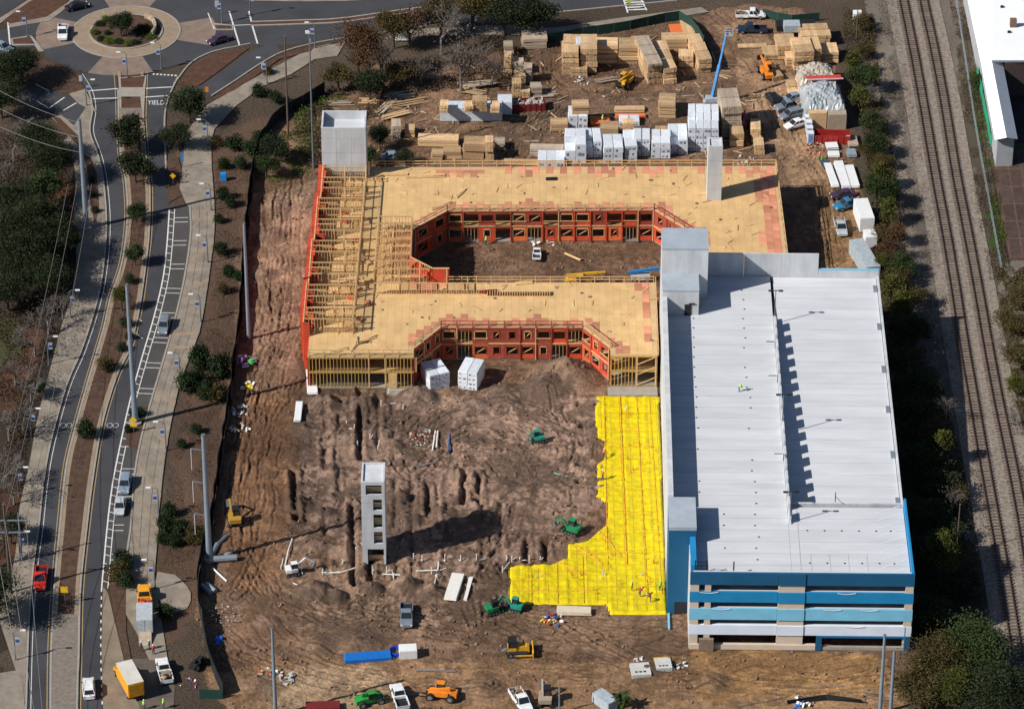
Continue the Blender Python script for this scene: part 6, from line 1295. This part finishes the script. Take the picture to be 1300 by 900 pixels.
# ================================================================== VEGETATION
def leaf_quads(cent, size, rs, flat=.0):
    n = len(cent); a = rs.normal(size=(n,3)); a /= np.linalg.norm(a, axis=1)[:,None]; b_ = rs.normal(size=(n,3)); b_ -= a*(a*b_).sum(1)[:,None]; b_ /= np.linalg.norm(b_, axis=1)[:,None]
    s_ = size*rs.uniform(.6,1.3,(n,1)); a = a*s_; b_ = b_*s_*.62
    V_ = np.stack([cent-a-b_*.3, cent+b_, cent+a-b_*.3, cent-b_], 1).reshape(-1,3); return V_, np.arange(4*n).reshape(n,4)
def crown_mesh(key, rx, rz, zc, ncl, nlf, size, mat, seed, clr=.32, hollow=.45, cone=0.0, lobes=0):
    rs = np.random.RandomState(seed); d = rs.normal(size=(ncl,3)); d /= np.linalg.norm(d, axis=1)[:,None]; rad = hollow+(1-hollow)*rs.rand(ncl)**.6
    rad *= .82+.3*np.sin(d[:,0]*3+seed)*np.cos(d[:,1]*2.6+seed*1.3)+.12*rs.normal(size=ncl)
    c = d*rad[:,None]*np.array([rx,rx,rz]); c[:,2] += zc
    if lobes:
        sc = rs.normal(size=(lobes,3)); sc /= np.linalg.norm(sc, axis=1)[:,None]; sc[:,2] = np.abs(sc[:,2])*1.1-.35; sc *= rs.uniform(.35,.75,(lobes,1)); sr = rs.uniform(.30,.52,lobes); w_ = rs.randint(0, lobes, ncl)
        c = (sc[w_]+d*(sr[w_]*(.55+.45*rs.rand(ncl)**.5))[:,None])*np.array([rx,rx,rz]); c[:,2] += zc
    if cone: k = 1-cone*np.clip((c[:,2]-zc+rz)/(2*rz), 0, 1); c[:,:2] *= k[:,None]
    pts = np.repeat(c, nlf, 0)+rs.normal(size=(ncl*nlf,3))*clr*rx*.55*np.array([1,1,.7]); pts[:,2] = np.maximum(pts[:,2], .05)
    v_, f_ = leaf_quads(pts, size, rs); return npmesh(key, v_, f_, mat)
def limbs(mb, p, d, l, r_, depth, rs, n=3, sp=.55, sides=5):
    q = p+d*l; mb.tube(p, q, r_, r_*.62, sides, caps=False)
    if depth == 0: return
    for k in range(n):
        e = (d+Vector((rs.uniform(-1,1), rs.uniform(-1,1), rs.uniform(-.25,.6)))*sp).normalized(); limbs(mb, p+d*l*rs.uniform(.55,1.0), e, l*rs.uniform(.6,.82), r_*.6, depth-1, rs, n, sp, max(3, sides-1))
LG = {'oak': leafmat('dark_evergreen_leaf', (.006,.010,.005), (.032,.044,.018)), 'green': leafmat('green_leaf', (.008,.015,.006), (.045,.066,.020)), 'cedar': leafmat('yellow_green_leaf', (.014,.020,.006), (.105,.110,.024)), 'rust': leafmat('rusty_leaf', (.022,.014,.009), (.115,.060,.030)),
      'olive': leafmat('olive_brown_leaf', (.012,.012,.006), (.105,.080,.028)), 'grey': leafmat('grey_twig_leaf', (.030,.025,.021), (.130,.108,.090)), 'brown': leafmat('brown_brush_leaf', (.022,.015,.010), (.095,.062,.042)), 'lime': leafmat('lime_grass_leaf', (.025,.042,.007), (.10,.14,.022)), 'bright': leafmat('shrub_leaf', (.006,.013,.006), (.030,.050,.020))}
def mk_tree(kind, seed, big=False):
    """unit tree: crown radius 1, height 2.6"""
    def f():
        rs = random.Random(seed); o = thing('tree', '', 'tree')
        if kind == 'bare':
            mb = MB(); limbs(mb, Vector((0,0,0)), Vector((0,0,1)), .75, .055, 5, rs, 3, .75); mb.build('trunk', BARKG, o)
            obj('crown', crown_mesh('twigs', .95, .75, 1.55, 60, 9, .035, LG['grey'], seed, .35, .3), o)
        else:
            mb = MB(); mb.tube((0,0,0),(0,0,.9),.075,.055,7)
            for k in range(6): a = k*1.05+rs.random(); mb.tube((0,0,.6+.1*k),(.55*math.cos(a),.55*math.sin(a),1.15+.12*k),.035,.015,5)
            mb.build('trunk', BARK, o); p = dict(oak=(1.12,.95,1.45,190,30,.06), green=(1.08,1.0,1.45,180,30,.058), cedar=(.85,1.05,1.4,110,26,.055), rust=(1,1.15,1.55,100,20,.055), olive=(1,.85,1.35,120,26,.055))[kind]
            if big: p = p[:3]+(280,42,p[5]*.58)
            obj('crown', crown_mesh('leaves', *p[:5], p[5], LG[kind], seed, .24 if big else .28, .4, .35 if kind == 'cedar' else 0, 13 if big else 9), o)
        return o
    return f
def mk_shrub(kind, seed):
    def f():
        o = thing('shrub', '', 'shrub'); mb = MB()
        for k in range(5): a = k*1.3; mb.tube((0,0,0),(.4*math.cos(a),.4*math.sin(a),.7),.05,.02,4)
        mb.build('stem', BARK, o); obj('foliage', crown_mesh('leaves', 1.1, .85, .8, 95, 26, .085, LG[kind], seed, .36, .3, .3 if kind == 'bright' else 0), o); return o
    return f
NV = {}
def tree(kind, a, b_, r_, h, label, group=None, cat='tree'):
    NV[kind] = NV.get(kind, 0)+1; s_ = NV[kind] % 3; p = GG(a, b_); p.z = max(p.z, 0)
    o = clone('tree_%s%d%d' % (kind, s_, r_ > 3.9), mk_tree(kind, 50+s_*7+len(kind), r_ > 3.9), label, cat, p, random.uniform(0,6.28), group, (r_*random.uniform(.92,1.08), r_, h/2.35)); o.name = {'bare':'bare_tree','rust':'autumn_tree','cedar':'cedar_tree'}.get(kind, 'evergreen_tree'); return o
def shrub(kind, a, b_, r_, h, label, group=None):
    NV[kind+'s'] = NV.get(kind+'s', 0)+1; s_ = NV[kind+'s'] % 3; p = GG(a, b_); p.z = max(p.z, .05)
    o = clone('shrub_%s%d' % (kind, s_), mk_shrub(kind, 90+s_*5+len(kind)), label, 'shrub', p, random.uniform(0,6.28), group, (r_,r_,h/1.5)); o.name = 'shrub'; return o
ORD = ['first','second','third','fourth','fifth','sixth','seventh','eighth','ninth','tenth','eleventh','twelfth','thirteenth','fourteenth','fifteenth','sixteenth','seventeenth','eighteenth','nineteenth','twentieth','twenty-first','twenty-second','twenty-third','twenty-fourth','twenty-fifth','twenty-sixth','twenty-seventh','twenty-eighth','twenty-ninth','thirtieth']
# roundabout planting
tree('oak',154,48,2.3,5.2,'dark round evergreen in the middle of the roundabout island')
shrub('bright',182,42,1.7,1.5,'pale leaved shrub beside the curved stone wall on the roundabout'); 
for i, (a, b_, r_) in enumerate([(120,44,.9),(126,33,1.0),(135,27,.9),(128,52,.9),(140,55,1.1),(152,56,1.0),(163,58,1.0),(172,57,.8),(192,50,.9),(137,45,.8)]): shrub(['lime','bright'][i%2], a, b_, r_, .9, ['low shrub at the left edge of the roundabout island','low shrub above the left edge of the roundabout island','low shrub at the upper left of the roundabout island','green shrub at the lower left of the roundabout island','green hedge shrub lower left of the island centre','green hedge shrub below the island centre','green hedge shrub right of the island bottom','dark low shrub right of the hedge on the island','dark shrub at the right edge of the island','small shrub left of the round evergreen on the island'][i], 'roundabout shrubs')
o = thing('stone_sign_wall', 'curved low tan stone wall on the right of the roundabout island', 'wall', G(190,40)); c = Vector(o.location)
pw = smooth([x-c for x in wp([(184,25),(191,27),(196,33),(197,40),(193,47)])], .6)
for k, (a, b_) in enumerate(zip(pw, pw[1:])):
    for r_ in range(2): MB().beam((a.x,a.y,.5+r_*.45),(b_.x,b_.y,.5+r_*.45),.45+random.uniform(0,.06),.43).build('stone', M('tan_stone', (.36,.29,.2), .9, .2, 2, orand=.25), o)
# boulevard trees
for k, a, b_, r_, h, lab in [('oak',165,190,3.4,6.5,'large dark evergreen on the median, nearest the roundabout'),('oak',172,232,3.3,6.5,'large dark evergreen on the median, second from the roundabout'),('green',173,283,1.8,4,'medium evergreen on the median, third from the roundabout'),('green',172,338,1.9,4.2,'medium evergreen on the median, fourth from the roundabout'),('cedar',155,395,2.2,5,'yellow green tree on the median beside the tall steel pole'),('oak',241,156,3.6,7,'large evergreen at the corner of sidewalk and service lane'),('oak',227,191,2.6,5,'smaller evergreen below the large corner tree by the sidewalk'),
        ('oak',350,206,2.8,5.5,'dark evergreen behind the silt fence by the wooden pole'),('green',338,226,2.4,4.5,'dark green tree left of the evergreen at the silt fence'),('oak',482,190,2.0,5,'slender evergreen right of the square concrete tower'),('green',470,212,1.8,4,'dark evergreen hugging the square concrete tower'),('oak',515,210,1.6,3.2,'small dark evergreen by the blue parked car'),
        ('rust',455,108,5.0,13,'tall rust brown tree at the yard left end'),('bare',484,112,4.8,12,'bare grey tree right of the tall rust tree'),('olive',500,62,4.0,9,'olive tree behind the bare tree by the top road'),('olive',430,118,3.0,7,'olive brown tree left of the rust trees'),('oak',470,128,3.2,6.5,'dark evergreen in front of the rust trees'),('olive',510,112,3.2,6,'olive tree right of the rust trees'),('bare',585,118,6.5,15,'big bare grey tree standing alone in the yard'),('bare',560,70,5.0,12,'bare grey tree behind the lone yard tree'),('olive',600,40,5.5,10,'grey green tree along the top road, left'),('oak',640,45,5.0,9,'dark evergreen along the top road, middle'),('oak',682,48,3.6,8,'dark evergreen along the top road, right'),('olive',560,45,4.6,9,'olive tree beside the top road left of the grey green one'),('bare',535,110,3.8,7,'small bare tree left of the lone yard tree'),('bare',625,110,3.6,7,'small bare tree right of the lone yard tree'),('rust',520,60,3.4,8,'brown tree between the rust trees and top road'),
        ('cedar',1190,745,4.4,11,'sunlit cedar rising from the garage shadow'),('olive',1192,872,5.4,9,'big olive brown tree at the bottom right'),('green',1232,858,5.6,9.5,'dark green tree right of the big olive tree'),('olive',1168,902,4.6,7.5,'olive tree left of the big bottom right tree'),('cedar',1212,905,4.6,8,'yellow green tree below the big olive tree'),('oak',1260,910,6,8,'dark tree at the bottom right corner')]:
    tree(k, a, b_, r_, h, lab)
for i, (k, a, b_, r_, h) in enumerate([('cedar',1082,98,2.8,5.5),('green',1098,118,3.0,5.5),('cedar',1090,140,2.6,5),('green',1104,172,2.4,5),('green',1110,200,2.6,5),('cedar',1118,240,3.0,6),('green',1112,262,3.0,6),('cedar',1126,286,2.8,5.5),('rust',1136,312,2.6,4.5),('rust',1128,334,2.6,4.5),('green',1142,352,2.6,4.5),('cedar',1130,388,3.2,6.5),('cedar',1146,412,3.4,7),('green',1156,440,3.2,6),('olive',1150,474,3.2,5.5),('green',1164,505,3.4,5.5),('oak',1160,545,3.4,5.5),('olive',1176,560,3.2,5),('green',1170,600,3.6,5.5),('oak',1184,630,3.4,4.5),('green',1176,670,3.4,5),('oak',1200,690,3.2,4),('olive',1210,640,2.6,3.5),('oak',1180,720,3.4,5),('oak',1212,760,3.4,4),('green',1185,800,3.6,5),('olive',1094,75,2.0,3.5),('bare',1108,132,2.4,4),('olive',1100,205,2.2,4),('olive',1122,215,2.0,3.5)]):
    tree(k, a, b_, r_, h, '%s %s tree down the hedge between garage and railway' % (ORD[i], {'cedar':'yellow green','olive':'olive','green':'green','bare':'bare','rust':'rust brown','oak':'dark'}[k]), 'rail hedge trees')
for i, (k, a, b_, r_, h) in enumerate([('bare',1118,160,2.4,4),('olive',1092,40,2.2,4),('rust',1130,262,2.0,3.5),('bare',1138,280,2.2,4),('olive',1122,308,2.2,4),('bare',1146,330,2.4,4),('olive',1140,368,2.6,4.5),('cedar',1120,350,2.2,4.5),('olive',1156,392,2.8,5),('bare',1164,420,2.6,5),('olive',1140,436,2.8,5),('bare',1176,470,2.8,5),('cedar',1195,590,2.4,7.5),('bare',1200,540,2.4,6),('bare',1208,655,2.6,6.5),('olive',1236,820,3.0,4)]):
    tree(k, a, b_, r_, h, '%s low %s tree filling the gaps of the rail hedge' % (ORD[i], {'cedar':'yellow green','olive':'olive','bare':'bare','rust':'rust brown'}[k]), 'rail hedge trees')
LT = [('oak',8,118,4.6,8),('oak',28,105,4.0,7),('oak',2,150,4.4,8),('oak',50,205,4.0,8),('oak',70,235,4.4,9),('green',58,262,3.4,7),('bare',18,205,4.6,8),('bare',38,190,4,7),('bare',12,245,4.4,8),('oak',20,290,4.8,9),('oak',45,310,4.8,9),('oak',8,335,5,10),('oak',62,335,4.4,9),('oak',30,360,5,10),('oak',58,380,4.2,8),('oak',10,395,4.6,8),('green',84,330,3,6),('bare',62,425,4.4,7),('bare',45,452,4.4,7),('bare',80,405,3.4,6),('bare',20,490,4.4,7),('bare',40,510,4,7),('bare',12,560,4.6,8),('bare',30,548,3.6,6),('bare',5,620,4,7),('green',48,505,1.7,3),('oak',14,690,2.6,5),('oak',-12,790,5,9),('bare',-6,720,4.4,9),('bare',18,640,3.6,7)]
for i, (k, a, b_, r_, h) in enumerate(LT): tree(k, a, b_, r_, h, '%s %s tree down the wood at the left edge' % (ORD[i], {'oak':'dark evergreen','green':'green','bare':'bare grey'}[k]), 'trees of the left wood')
for i, (k, a, b_, r_, h) in enumerate([('olive',1285,420,3.4,4),('bare',1278,450,3,4),('olive',1296,470,3.6,5),('cedar',1290,500,2.6,3.5),('olive',1296,390,3,4),('bare',1288,540,2.6,3),('green',1243,112,1.6,3)]): tree(k, a, b_, r_, h, ['olive brush tree at the right edge beyond the tracks','bare brush tree left of the olive one at the right edge','large olive brush at the right edge, lower','yellow green brush at the right edge beyond the tracks','olive brush at the right edge, upper','lowest bare brush at the right edge','small dark tree at the railway fence by the white warehouse'][i], 'brush beyond the tracks')
SH = [(297,190,1.8,2.6),(318,196,1.7,2.4),(285,214,1.3,2),(305,214,1.4,2),(330,180,1.4,2),(276,185,1.2,1.8),(283,252,1.3,2.2),(293,262,1.2,1.8),(281,322,1.3,2.2),(278,283,1.0,1.6),(291,352,1.2,2.2),(284,372,1.0,1.8),(302,356,1.0,1.6),(253,466,2.0,4.2),(281,478,2.0,4.0),(240,498,1.9,3.8),(262,505,1.6,3),(277,508,1.6,3),(252,486,1.3,2.2),(248,550,1.0,1.6),(231,568,.9,1.4),(211,675,1.6,3),(230,680,1.5,2.8),(250,690,1.6,3),(222,692,1.2,2),(208,690,1.2,1.8),(209,783,1.5,2),(215,655,1.3,2.2),(160,745,1.5,2.4),(150,735,1.7,2.6),(155,715,1.4,2.2),(160,722,1.4,2.2),(170,530,.9,1.4),(178,528,.9,1.6),(163,548,.8,1.2),(134,470,1.4,2.2),(110,556,1.7,3.0),(155,445,1.0,1.4),(165,430,.9,1.3),(165,360,1.0,1.6),(160,415,1.2,1.6),(340,75+20,1.0,1.4),(328,122,1.6,2.2),(350,130,1.4,2),(118,250,.8,1.2),(120,270,.8,1.2),(117,232,.8,1.1),(80,300,1.4,2),(90,300,1.3,2)]
ZONES = {}
for i, (a, b_, r_, h) in enumerate(SH):
    z = 'right of the sidewalk near the silt fence' if a > 270 else ('in the bed right of the sidewalk' if a > 195 else ('on the boulevard median' if a < 166 and b_ < 700 else 'in the strip beside the driveway'))
    k = ZONES[z] = ZONES.get(z, -1)+1
    shrub('olive' if i % 6 == 5 else 'bright', a, b_, r_, h, 'dark green shrub %s, %s from the top' % (z, ORD[k]), 'shrubs in the roadside beds')
# palm at the bottom edge
o = thing('palm', 'green fan palm bush at the bottom edge beside the grey trailer', 'palm', GG(790, 898)); MB().tube((0,0,0),(0,0,1.6),.28,.2,8).build('trunk', BARK, o)
for k in range(26):
    a = k*2.4; el_ = random.uniform(-.2,1.1); L_ = random.uniform(1.4,2.1); d = Vector((math.cos(a)*math.cos(el_), math.sin(a)*math.cos(el_), math.sin(el_))); sd = Vector((-math.sin(a), math.cos(a), 0)); p0 = Vector((0,0,1.6)); p1 = p0+d*L_*.55; p2 = p0+d*L_+Vector((0,0,-.5))
    MB().add([p0-sd*.04, p0+sd*.04, p1+sd*.3, p1-sd*.3, p2+sd*.04, p2-sd*.04], [(0,1,2,3),(3,2,4,5)]).build('frond', LG['green'], o)
# undergrowth
def brush(label, px, n, size, hmax, mat, seed, name='undergrowth'):
    rs = np.random.RandomState(seed); poly = P2(px); xs_ = [p[0] for p in poly]; ys_ = [p[1] for p in poly]; x = rs.uniform(min(xs_), max(xs_), n*3); y = rs.uniform(min(ys_), max(ys_), n*3); k = in_poly(x, y, poly); x, y = x[k][:n], y[k][:n]
    dens = vnoise(x, y, 3.2, seed+3); m_ = dens > .38; x, y, dens = x[m_], y[m_], dens[m_]; z = rs.rand(len(x))**1.5*hmax*(dens-.3)*2+.03
    v_, f_ = leaf_quads(np.stack([x,y,z],-1), size, rs); o = obj(name, npmesh(name, v_, f_, mat)); tag(o, label, 'undergrowth', kind='stuff')
HEDGE = [(1070,15),(1108,20),(1118,110),(1138,220),(1152,340),(1172,440),(1200,500),(1225,600),(1243,720),(1250,830),(1170,900),(1160,800),(1150,640),(1125,440),(1112,340),(1102,240),(1090,140),(1070,60)]
brush('olive brown undergrowth between the garage and the railway', HEDGE, 34000, .17, 2.0, LG['olive'], 5); brush('brown dead brush between the garage and the railway', HEDGE, 26000, .15, 1.5, LG['brown'], 6)
brush('dry brush beyond the right railway track', [(1205,0),(1228,0),(1262,180),(1278,330),(1300,360),(1305,720),(1292,600),(1268,420),(1240,270),(1222,120)], 12000, .13, .7, LG['brown'], 7)
brush('green grassy strip beyond the right railway track', [(1224,60),(1240,90),(1262,200),(1285,340),(1272,340),(1250,240)], 5000, .12, .5, LG['lime'], 8)
brush('brown leaf litter under the left wood', [(-10,170),(60,170),(95,240),(95,320),(70,420),(35,560),(15,700),(-10,720)], 26000, .16, .6, LG['brown'], 9)
brush('low dry plants in the mulch bed by the silt fence', [(270,200),(340,165),(320,200),(305,330),(290,470),(262,640),(245,710),(206,720),(206,650),(232,520),(262,420),(275,330)], 12000, .10, .45, LG['brown'], 10)
brush('tangled brush at the left end of the yard', [(395,130),(440,95),(540,80),(640,60),(690,60),(640,110),(520,120),(480,165),(500,205),(390,215),(372,170)], 20000, .17, 1.1, LG['brown'], 11)
brush('green weeds beside the square concrete tower', [(385,130),(440,118),(420,150),(408,215),(375,225),(345,235),(330,210),(362,160)], 7000, .15, .8, LG['lime'], 12); brush('dark ground cover on the medians', [(154,150),(182,150),(188,260),(175,380),(150,440),(120,520),(100,620),(88,660),(100,540),(135,420),(158,340),(162,250)], 6000, .10, .35, LG['brown'], 13)
brush('brown brush right of the foundations', [(1262,340),(1310,335),(1310,560),(1290,520)], 9000, .16, 1.0, LG['olive'], 14)

# ================================================================== POLES, LAMPS, SIGNS, WIRES
def monopole(label, a, b_, top, r0=.55, r1=.28, mat=STEEL, lean=0.0, name='utility_pole'):
    p = G(a, b_); h = HT(a, b_, top); o = thing(name, label, 'utility pole', p); MB().tube((0,0,0),(lean,0,h),r0,r1,12).build('shaft', mat, o)
    if r0 > .35: MB().tube((0,0,0),(0,0,.5),r0*2.2,r0*2.1,16).build('footing', CONC_L, o)
    MB().tube((lean,0,h),(lean,0,h+.08),r1*1.15,n=12).build('cap', STEELD, o); return o, h
PST = M('grey_blue_steel', (.24,.30,.36), .45, .1, .6, metal=.25)
monopole('tall thick steel pole on the left sidewalk near the roundabout',110,290,152,.5,.3,PST); monopole('tall steel pole at the mulch island beside the parking lane',172,538,362,.5,.26,PST); monopole('slim steel pole beside the silt fence, upper',316,430,284,.34,.2,PST)
o, h = monopole('tall steel pole with side brackets at the silt fence, lower',266,710,552,.5,.3,PST)
for k in range(3):
    z = h*(.88-.26*k); MB().beam((-.4,0,z),(-2.0,0,z+.3),.12,.14).build('bracket', STEEL, o); MB().beam((-2.0,0,z+.3),(-2.0,0,z-3.6),.08,.08).build('insulator_string', WHITE, o)
monopole('steel pole at the bottom edge left of the blue pile',350,908,797,.3,.2,PST); monopole('left of two steel poles at the garage front right',1117,905,806,.3,.2,PST); monopole('right of two steel poles at the garage front right',1130,910,826,.3,.2,PST); monopole('thin steel pole at the bottom edge by the grey excavator',710,905,868,.12,.1,PST)
WP = M('dark_wood_pole', (.10,.075,.06), .9, .2, 1)
monopole('brown wooden pole beside the silt fence at the yard corner',366,173,46,.2,.13,WP); o, h = monopole('slender grey pole left of the square concrete tower',398,214,38,.2,.12,STEELD); MB().rbox((-.3,0,h-.5),(.8,.3,.5)).build('pole_fitting', WHITE, o); MB().rbox((.1,0,h-2.2),(.4,.3,1.0)).build('transformer', STEEL, o)
o, h = monopole('wooden pole with crossarms at the lower left edge',14,752,640,.22,.16,WP); MB().beam((-2.2,0,h-3.0),(3.4,0,h-3.0),.15,.2).build('crossarm', STEEL, o); MB().beam((-1.6,0,h-5.2),(3.0,0,h-5.2),.15,.2).build('crossarm', STEEL, o)
monopole('second pole right of the crossarm pole at the lower left edge',28,712,652,.16,.12,STEEL); monopole('wooden pole at the railway cabinet',1087,52,14,.12,.1,WP); monopole('wooden pole in the shadow of the rail hedge',1214,706,640,.13,.1,WP)
monopole('thin blue post at the garage front right corner',1147,830,797,.1,.08,paint('post_blue', (.02,.16,.32)))
BN, BNB = M('white_banner', (.38,.42,.50), .8), M('blue_banner', (.03,.08,.25), .8)
def mk_lamp():
    o = thing('street_lamp', '', 'street lamp'); MB().tube((0,0,0),(0,0,5.2),.11,.07,8).build('pole', STEELD, o); MB().tube((0,0,0),(0,0,.5),.2,.16,8).build('base', STEELD, o)
    MB().path([Vector((0,0,5.2)), Vector((-.35,0,5.55)), Vector((-1.1,0,5.65))], .05).build('arm', STEELD, o); MB().rbox((-1.45,0,5.62),(.8,.34,.14)).build('lamp_head', WHITE, o)
    b_ = MB().box(-.82,-.14,-.03,.03,3.1,4.3).build('banner', BN, o); MB().box(-.78,-.2,-.045,.045,3.4,3.95).build('banner_print', BNB, b_); MB().beam((0,0,4.45),(-1.0,0,4.45),.05,.05).build('banner_arm', STEELD, o); return o
for i, (a, b_) in enumerate([(264,186),(268,268),(264,334),(255,409),(229,484),(211,572),(202,656),(197,748)]): clone('lamp', mk_lamp, 'street lamp with a banner on the right sidewalk, %s from the roundabout' % ORD[i], 'street lamp', G(a, b_), 0, 'street lamps with banners')
for i, (a, b_) in enumerate([(90,404),(62,463),(40,555),(24,630),(26,712),(20,838)]): clone('lamp', mk_lamp, 'street lamp with a banner on the left sidewalk, %s from the top' % ORD[i], 'street lamp', G(a, b_), R(180), 'street lamps with banners')
for i, (a, b_, rz) in enumerate([(35,48,0),(162,100,0),(282,30,0),(339,107,0),(110,135,180),(205,88,0),(400,62,0),(318,20,180)]): clone('lamp', mk_lamp, ['street lamp on the left splitter island','street lamp at the tip of the south splitter island','street lamp on the right splitter island','street lamp beside the service lane','street lamp at the side street corner','street lamp at the dotted yield line','street lamp on the pavement by the rust tree','street lamp at the right exit crosswalk'][i], 'street lamp', G(a, b_), R(rz), 'street lamps with banners')
def sign(label, a, b_, h, w_, hh, mat, diamond=False, name='road_sign'):
    o = thing(name, label, 'sign', G(a, b_)); MB().tube((0,.06,0),(0,.06,h+hh*.8),.05,n=6).build('post', STEELD, o); mb = MB()
    if diamond: mb.rbox((0,0,h+hh/2),(w_*.75,.04,w_*.75),0,R(45))
    else: mb.box(-w_/2,w_/2,-.02,.02,h,h+hh)
    mb.build('sign_plate', mat, o); return o
SY = M('sign_yellow', (.80,.48,.01), .5, .05); SO = M('sign_orange', (.8,.22,.01), .5, .05)
sign('yellow diamond sign in the mulch strip by the sidewalk',220,236,1.5,1.1,1.1,SY,True); o = sign('double yellow sign at the foot of the tall steel pole',170,550,2.0,1.2,1.2,SY,True); MB().box(-.5,.5,-.02,.02,1.3,1.9).build('sub_plate', SY, o)
sign('yellow square sign at the cobbled end of the median',83,768,2.4,1.1,1.1,SY); sign('orange sign at the corner of the service lane',263,124,1.2,.6,1.0,SO); sign('blue panel sign on the sidewalk strip',232,213,1.2,.5,2.0,M('sign_blue', (.04,.2,.5), .5)); sign('blue banner post by the top road',532,33,1.6,.5,1.2,M('sign_blue', (.04,.2,.5), .5)); sign('white panel sign by the top road',523,29,1.4,.6,1.6,WHITE); sign('white advert board beside the top road',511,54,.4,3.6,1.6,WHITE, name='advert_board')
sign('small panel sign at the side street corner',103,113,1.6,.6,1.2,BN); sign('small panel sign beside the right exit crosswalk',276,20,1.8,.8,1.4,BN); sign('panel sign on the pavement by the service lane',334,97,1.6,.6,1.3,BN); sign('yellow green crossing sign at the top road',798,14,1.6,.7,1.4,M('sign_lime', (.45,.55,.02), .5))
def wire(label, pts, sag=1.2, r_=.035):
    a, b_ = pts; q = [a.lerp(b_, k/16)+Vector((0,0,-sag*4*(k/16)*(1-k/16))) for k in range(17)]; tag(MB().path(q, r_, 4).build('power_line', M('aluminium_wire', (.20,.19,.18), .5)), label, 'power line', 'power lines')
pt = G(110,290); H1 = HT(110,290,152)
for i, (a, b_, dz) in enumerate([(-30,98,0),(-30,122,-3),(-30,146,-6)]): q = G(a, b_, H1+dz); wire(['top wire running left from the tall pole near the roundabout','middle wire running left from the tall pole near the roundabout','bottom wire running left from the tall pole near the roundabout'][i], (Vector((pt.x-.4,pt.y,H1+dz-.5)), q), 1.0, .03)
p14 = G(14,752); H3 = HT(14,752,640)
for i, (x, z) in enumerate(((-2,-3),(0,-2.8),(3.2,-3))): a = p14+Vector((x,0,H3+z)); wire(['left wire climbing from the crossarm pole through the wood','middle wire climbing from the crossarm pole through the wood','right wire climbing from the crossarm pole through the wood'][i], (a, Vector((-76+x*.8,40,9.5))), 2.0, .04); wire(['left wire falling from the crossarm pole to the bottom','middle wire falling from the crossarm pole to the bottom','right wire falling from the crossarm pole to the bottom'][i], (a, G(40+8*i,930,6)), 1.5, .04)

# ================================================================== FENCES
def fence(label, px, h, mat, step=3.0, name='silt_fence', wobble=.0, rail=False, post=STEELD, cat='fence'):
    pts = smooth(wp(px), step); o = thing(name, label, cat, pts[0]); c = Vector(o.location)
    if pts[-1] == pts[-2]: pts.pop()
    tops = [p-c+Vector((random.uniform(-wobble,wobble), random.uniform(-wobble,wobble), h+random.uniform(-wobble,wobble)*.6)) for p in pts]
    for k, (a, b_) in enumerate(zip(pts, pts[1:])):
        a, b_ = a-c, b_-c
        if (b_-a).length < .3: continue
        n = (b_-a).normalized().cross(Vector((0,0,1)))*.03
        if not rail:
            vs = [a-n, b_-n, tops[k+1]-n, tops[k]-n, a+n, b_+n, tops[k+1]+n, tops[k]+n]; MB().add(vs, [(0,3,2,1),(4,5,6,7),(0,1,5,4),(1,2,6,5),(2,3,7,6),(3,0,4,7)]).build('fabric_panel', mat, o)
        else:
            for z in (h, h*.55, .15): MB().tube(a+Vector((0,0,z)), b_+Vector((0,0,z)), .03, n=5).build('rail', mat, o)
        MB().tube(a+Vector((0,0,-.1)), (tops[k].x, tops[k].y, h+.1), .045, n=6).build('post', post, o)
    return o
SF = [(412,118),(385,135),(357,150),(338,172),(325,200),(316,250),(311,300),(307,350),(303,410),(298,450),(291,510),(280,580),(273,630),(266,670),(254,715),(250,745),(253,775),(259,805),(265,835),(273,860),(283,884)]
fence('black silt fence snaking down the left side of the site', SF, 2.3, SILT, 2.6, 'silt_fence', .18)
fence('second collapsed row of black silt fabric beside the fence', [(x+4,y+2) for x, y in SF[3:16]], 1.5, SILT, 2.6, 'silt_fence', .4)
fence('short green screen fence panel at the lower left', [(253,886),(283,887)], 1.7, GREENF, 3.5, 'screen_fence'); fence('dark green screened fence along the top of the yard', [(690,56),(740,47),(800,38),(862,26),(878,36),(893,58),(904,82)], 2.0, GREENF, 3, 'screen_fence', .05); fence('dark screen fence right of the yard entrance', [(968,22),(1005,30),(1040,27)], 1.8, GREENF, 3, 'screen_fence')
fence('wire fence along the bottom right edge', [(935,898),(985,888),(1040,884),(1100,886),(1135,890)], 2.0, STEELD, 3.5, 'wire_fence', rail=True); fence('long pale rail fence right of the railway', [(1213,0),(1224,70),(1236,150),(1250,230),(1271,345)], 1.4, M('pale_blue_rail', (.32,.38,.44), .5), 5, 'wire_fence', rail=True)
fence('bright green netting fence beside the white warehouse', [(1240,96),(1247,130),(1253,160),(1260,190),(1277,189)], 2.3, M('green_net', (.02,.30,.16), .7, .25, 2), 2.5, 'netting_fence', .12)
brush('sparse dry weeds on the gravel beside the left track', [(1115,0),(1135,0),(1175,220),(1205,400),(1235,560),(1262,720),(1255,800),(1220,560),(1180,420),(1150,330),(1128,180)], 9000, .10, .35, LG['brown'], 15)
# black fabric on the bottom slope
fence('black fabric barrier lying at the bottom right', [(1000,893),(1050,888),(1095,892)], .8, SILT, 3, 'silt_fence', .25)
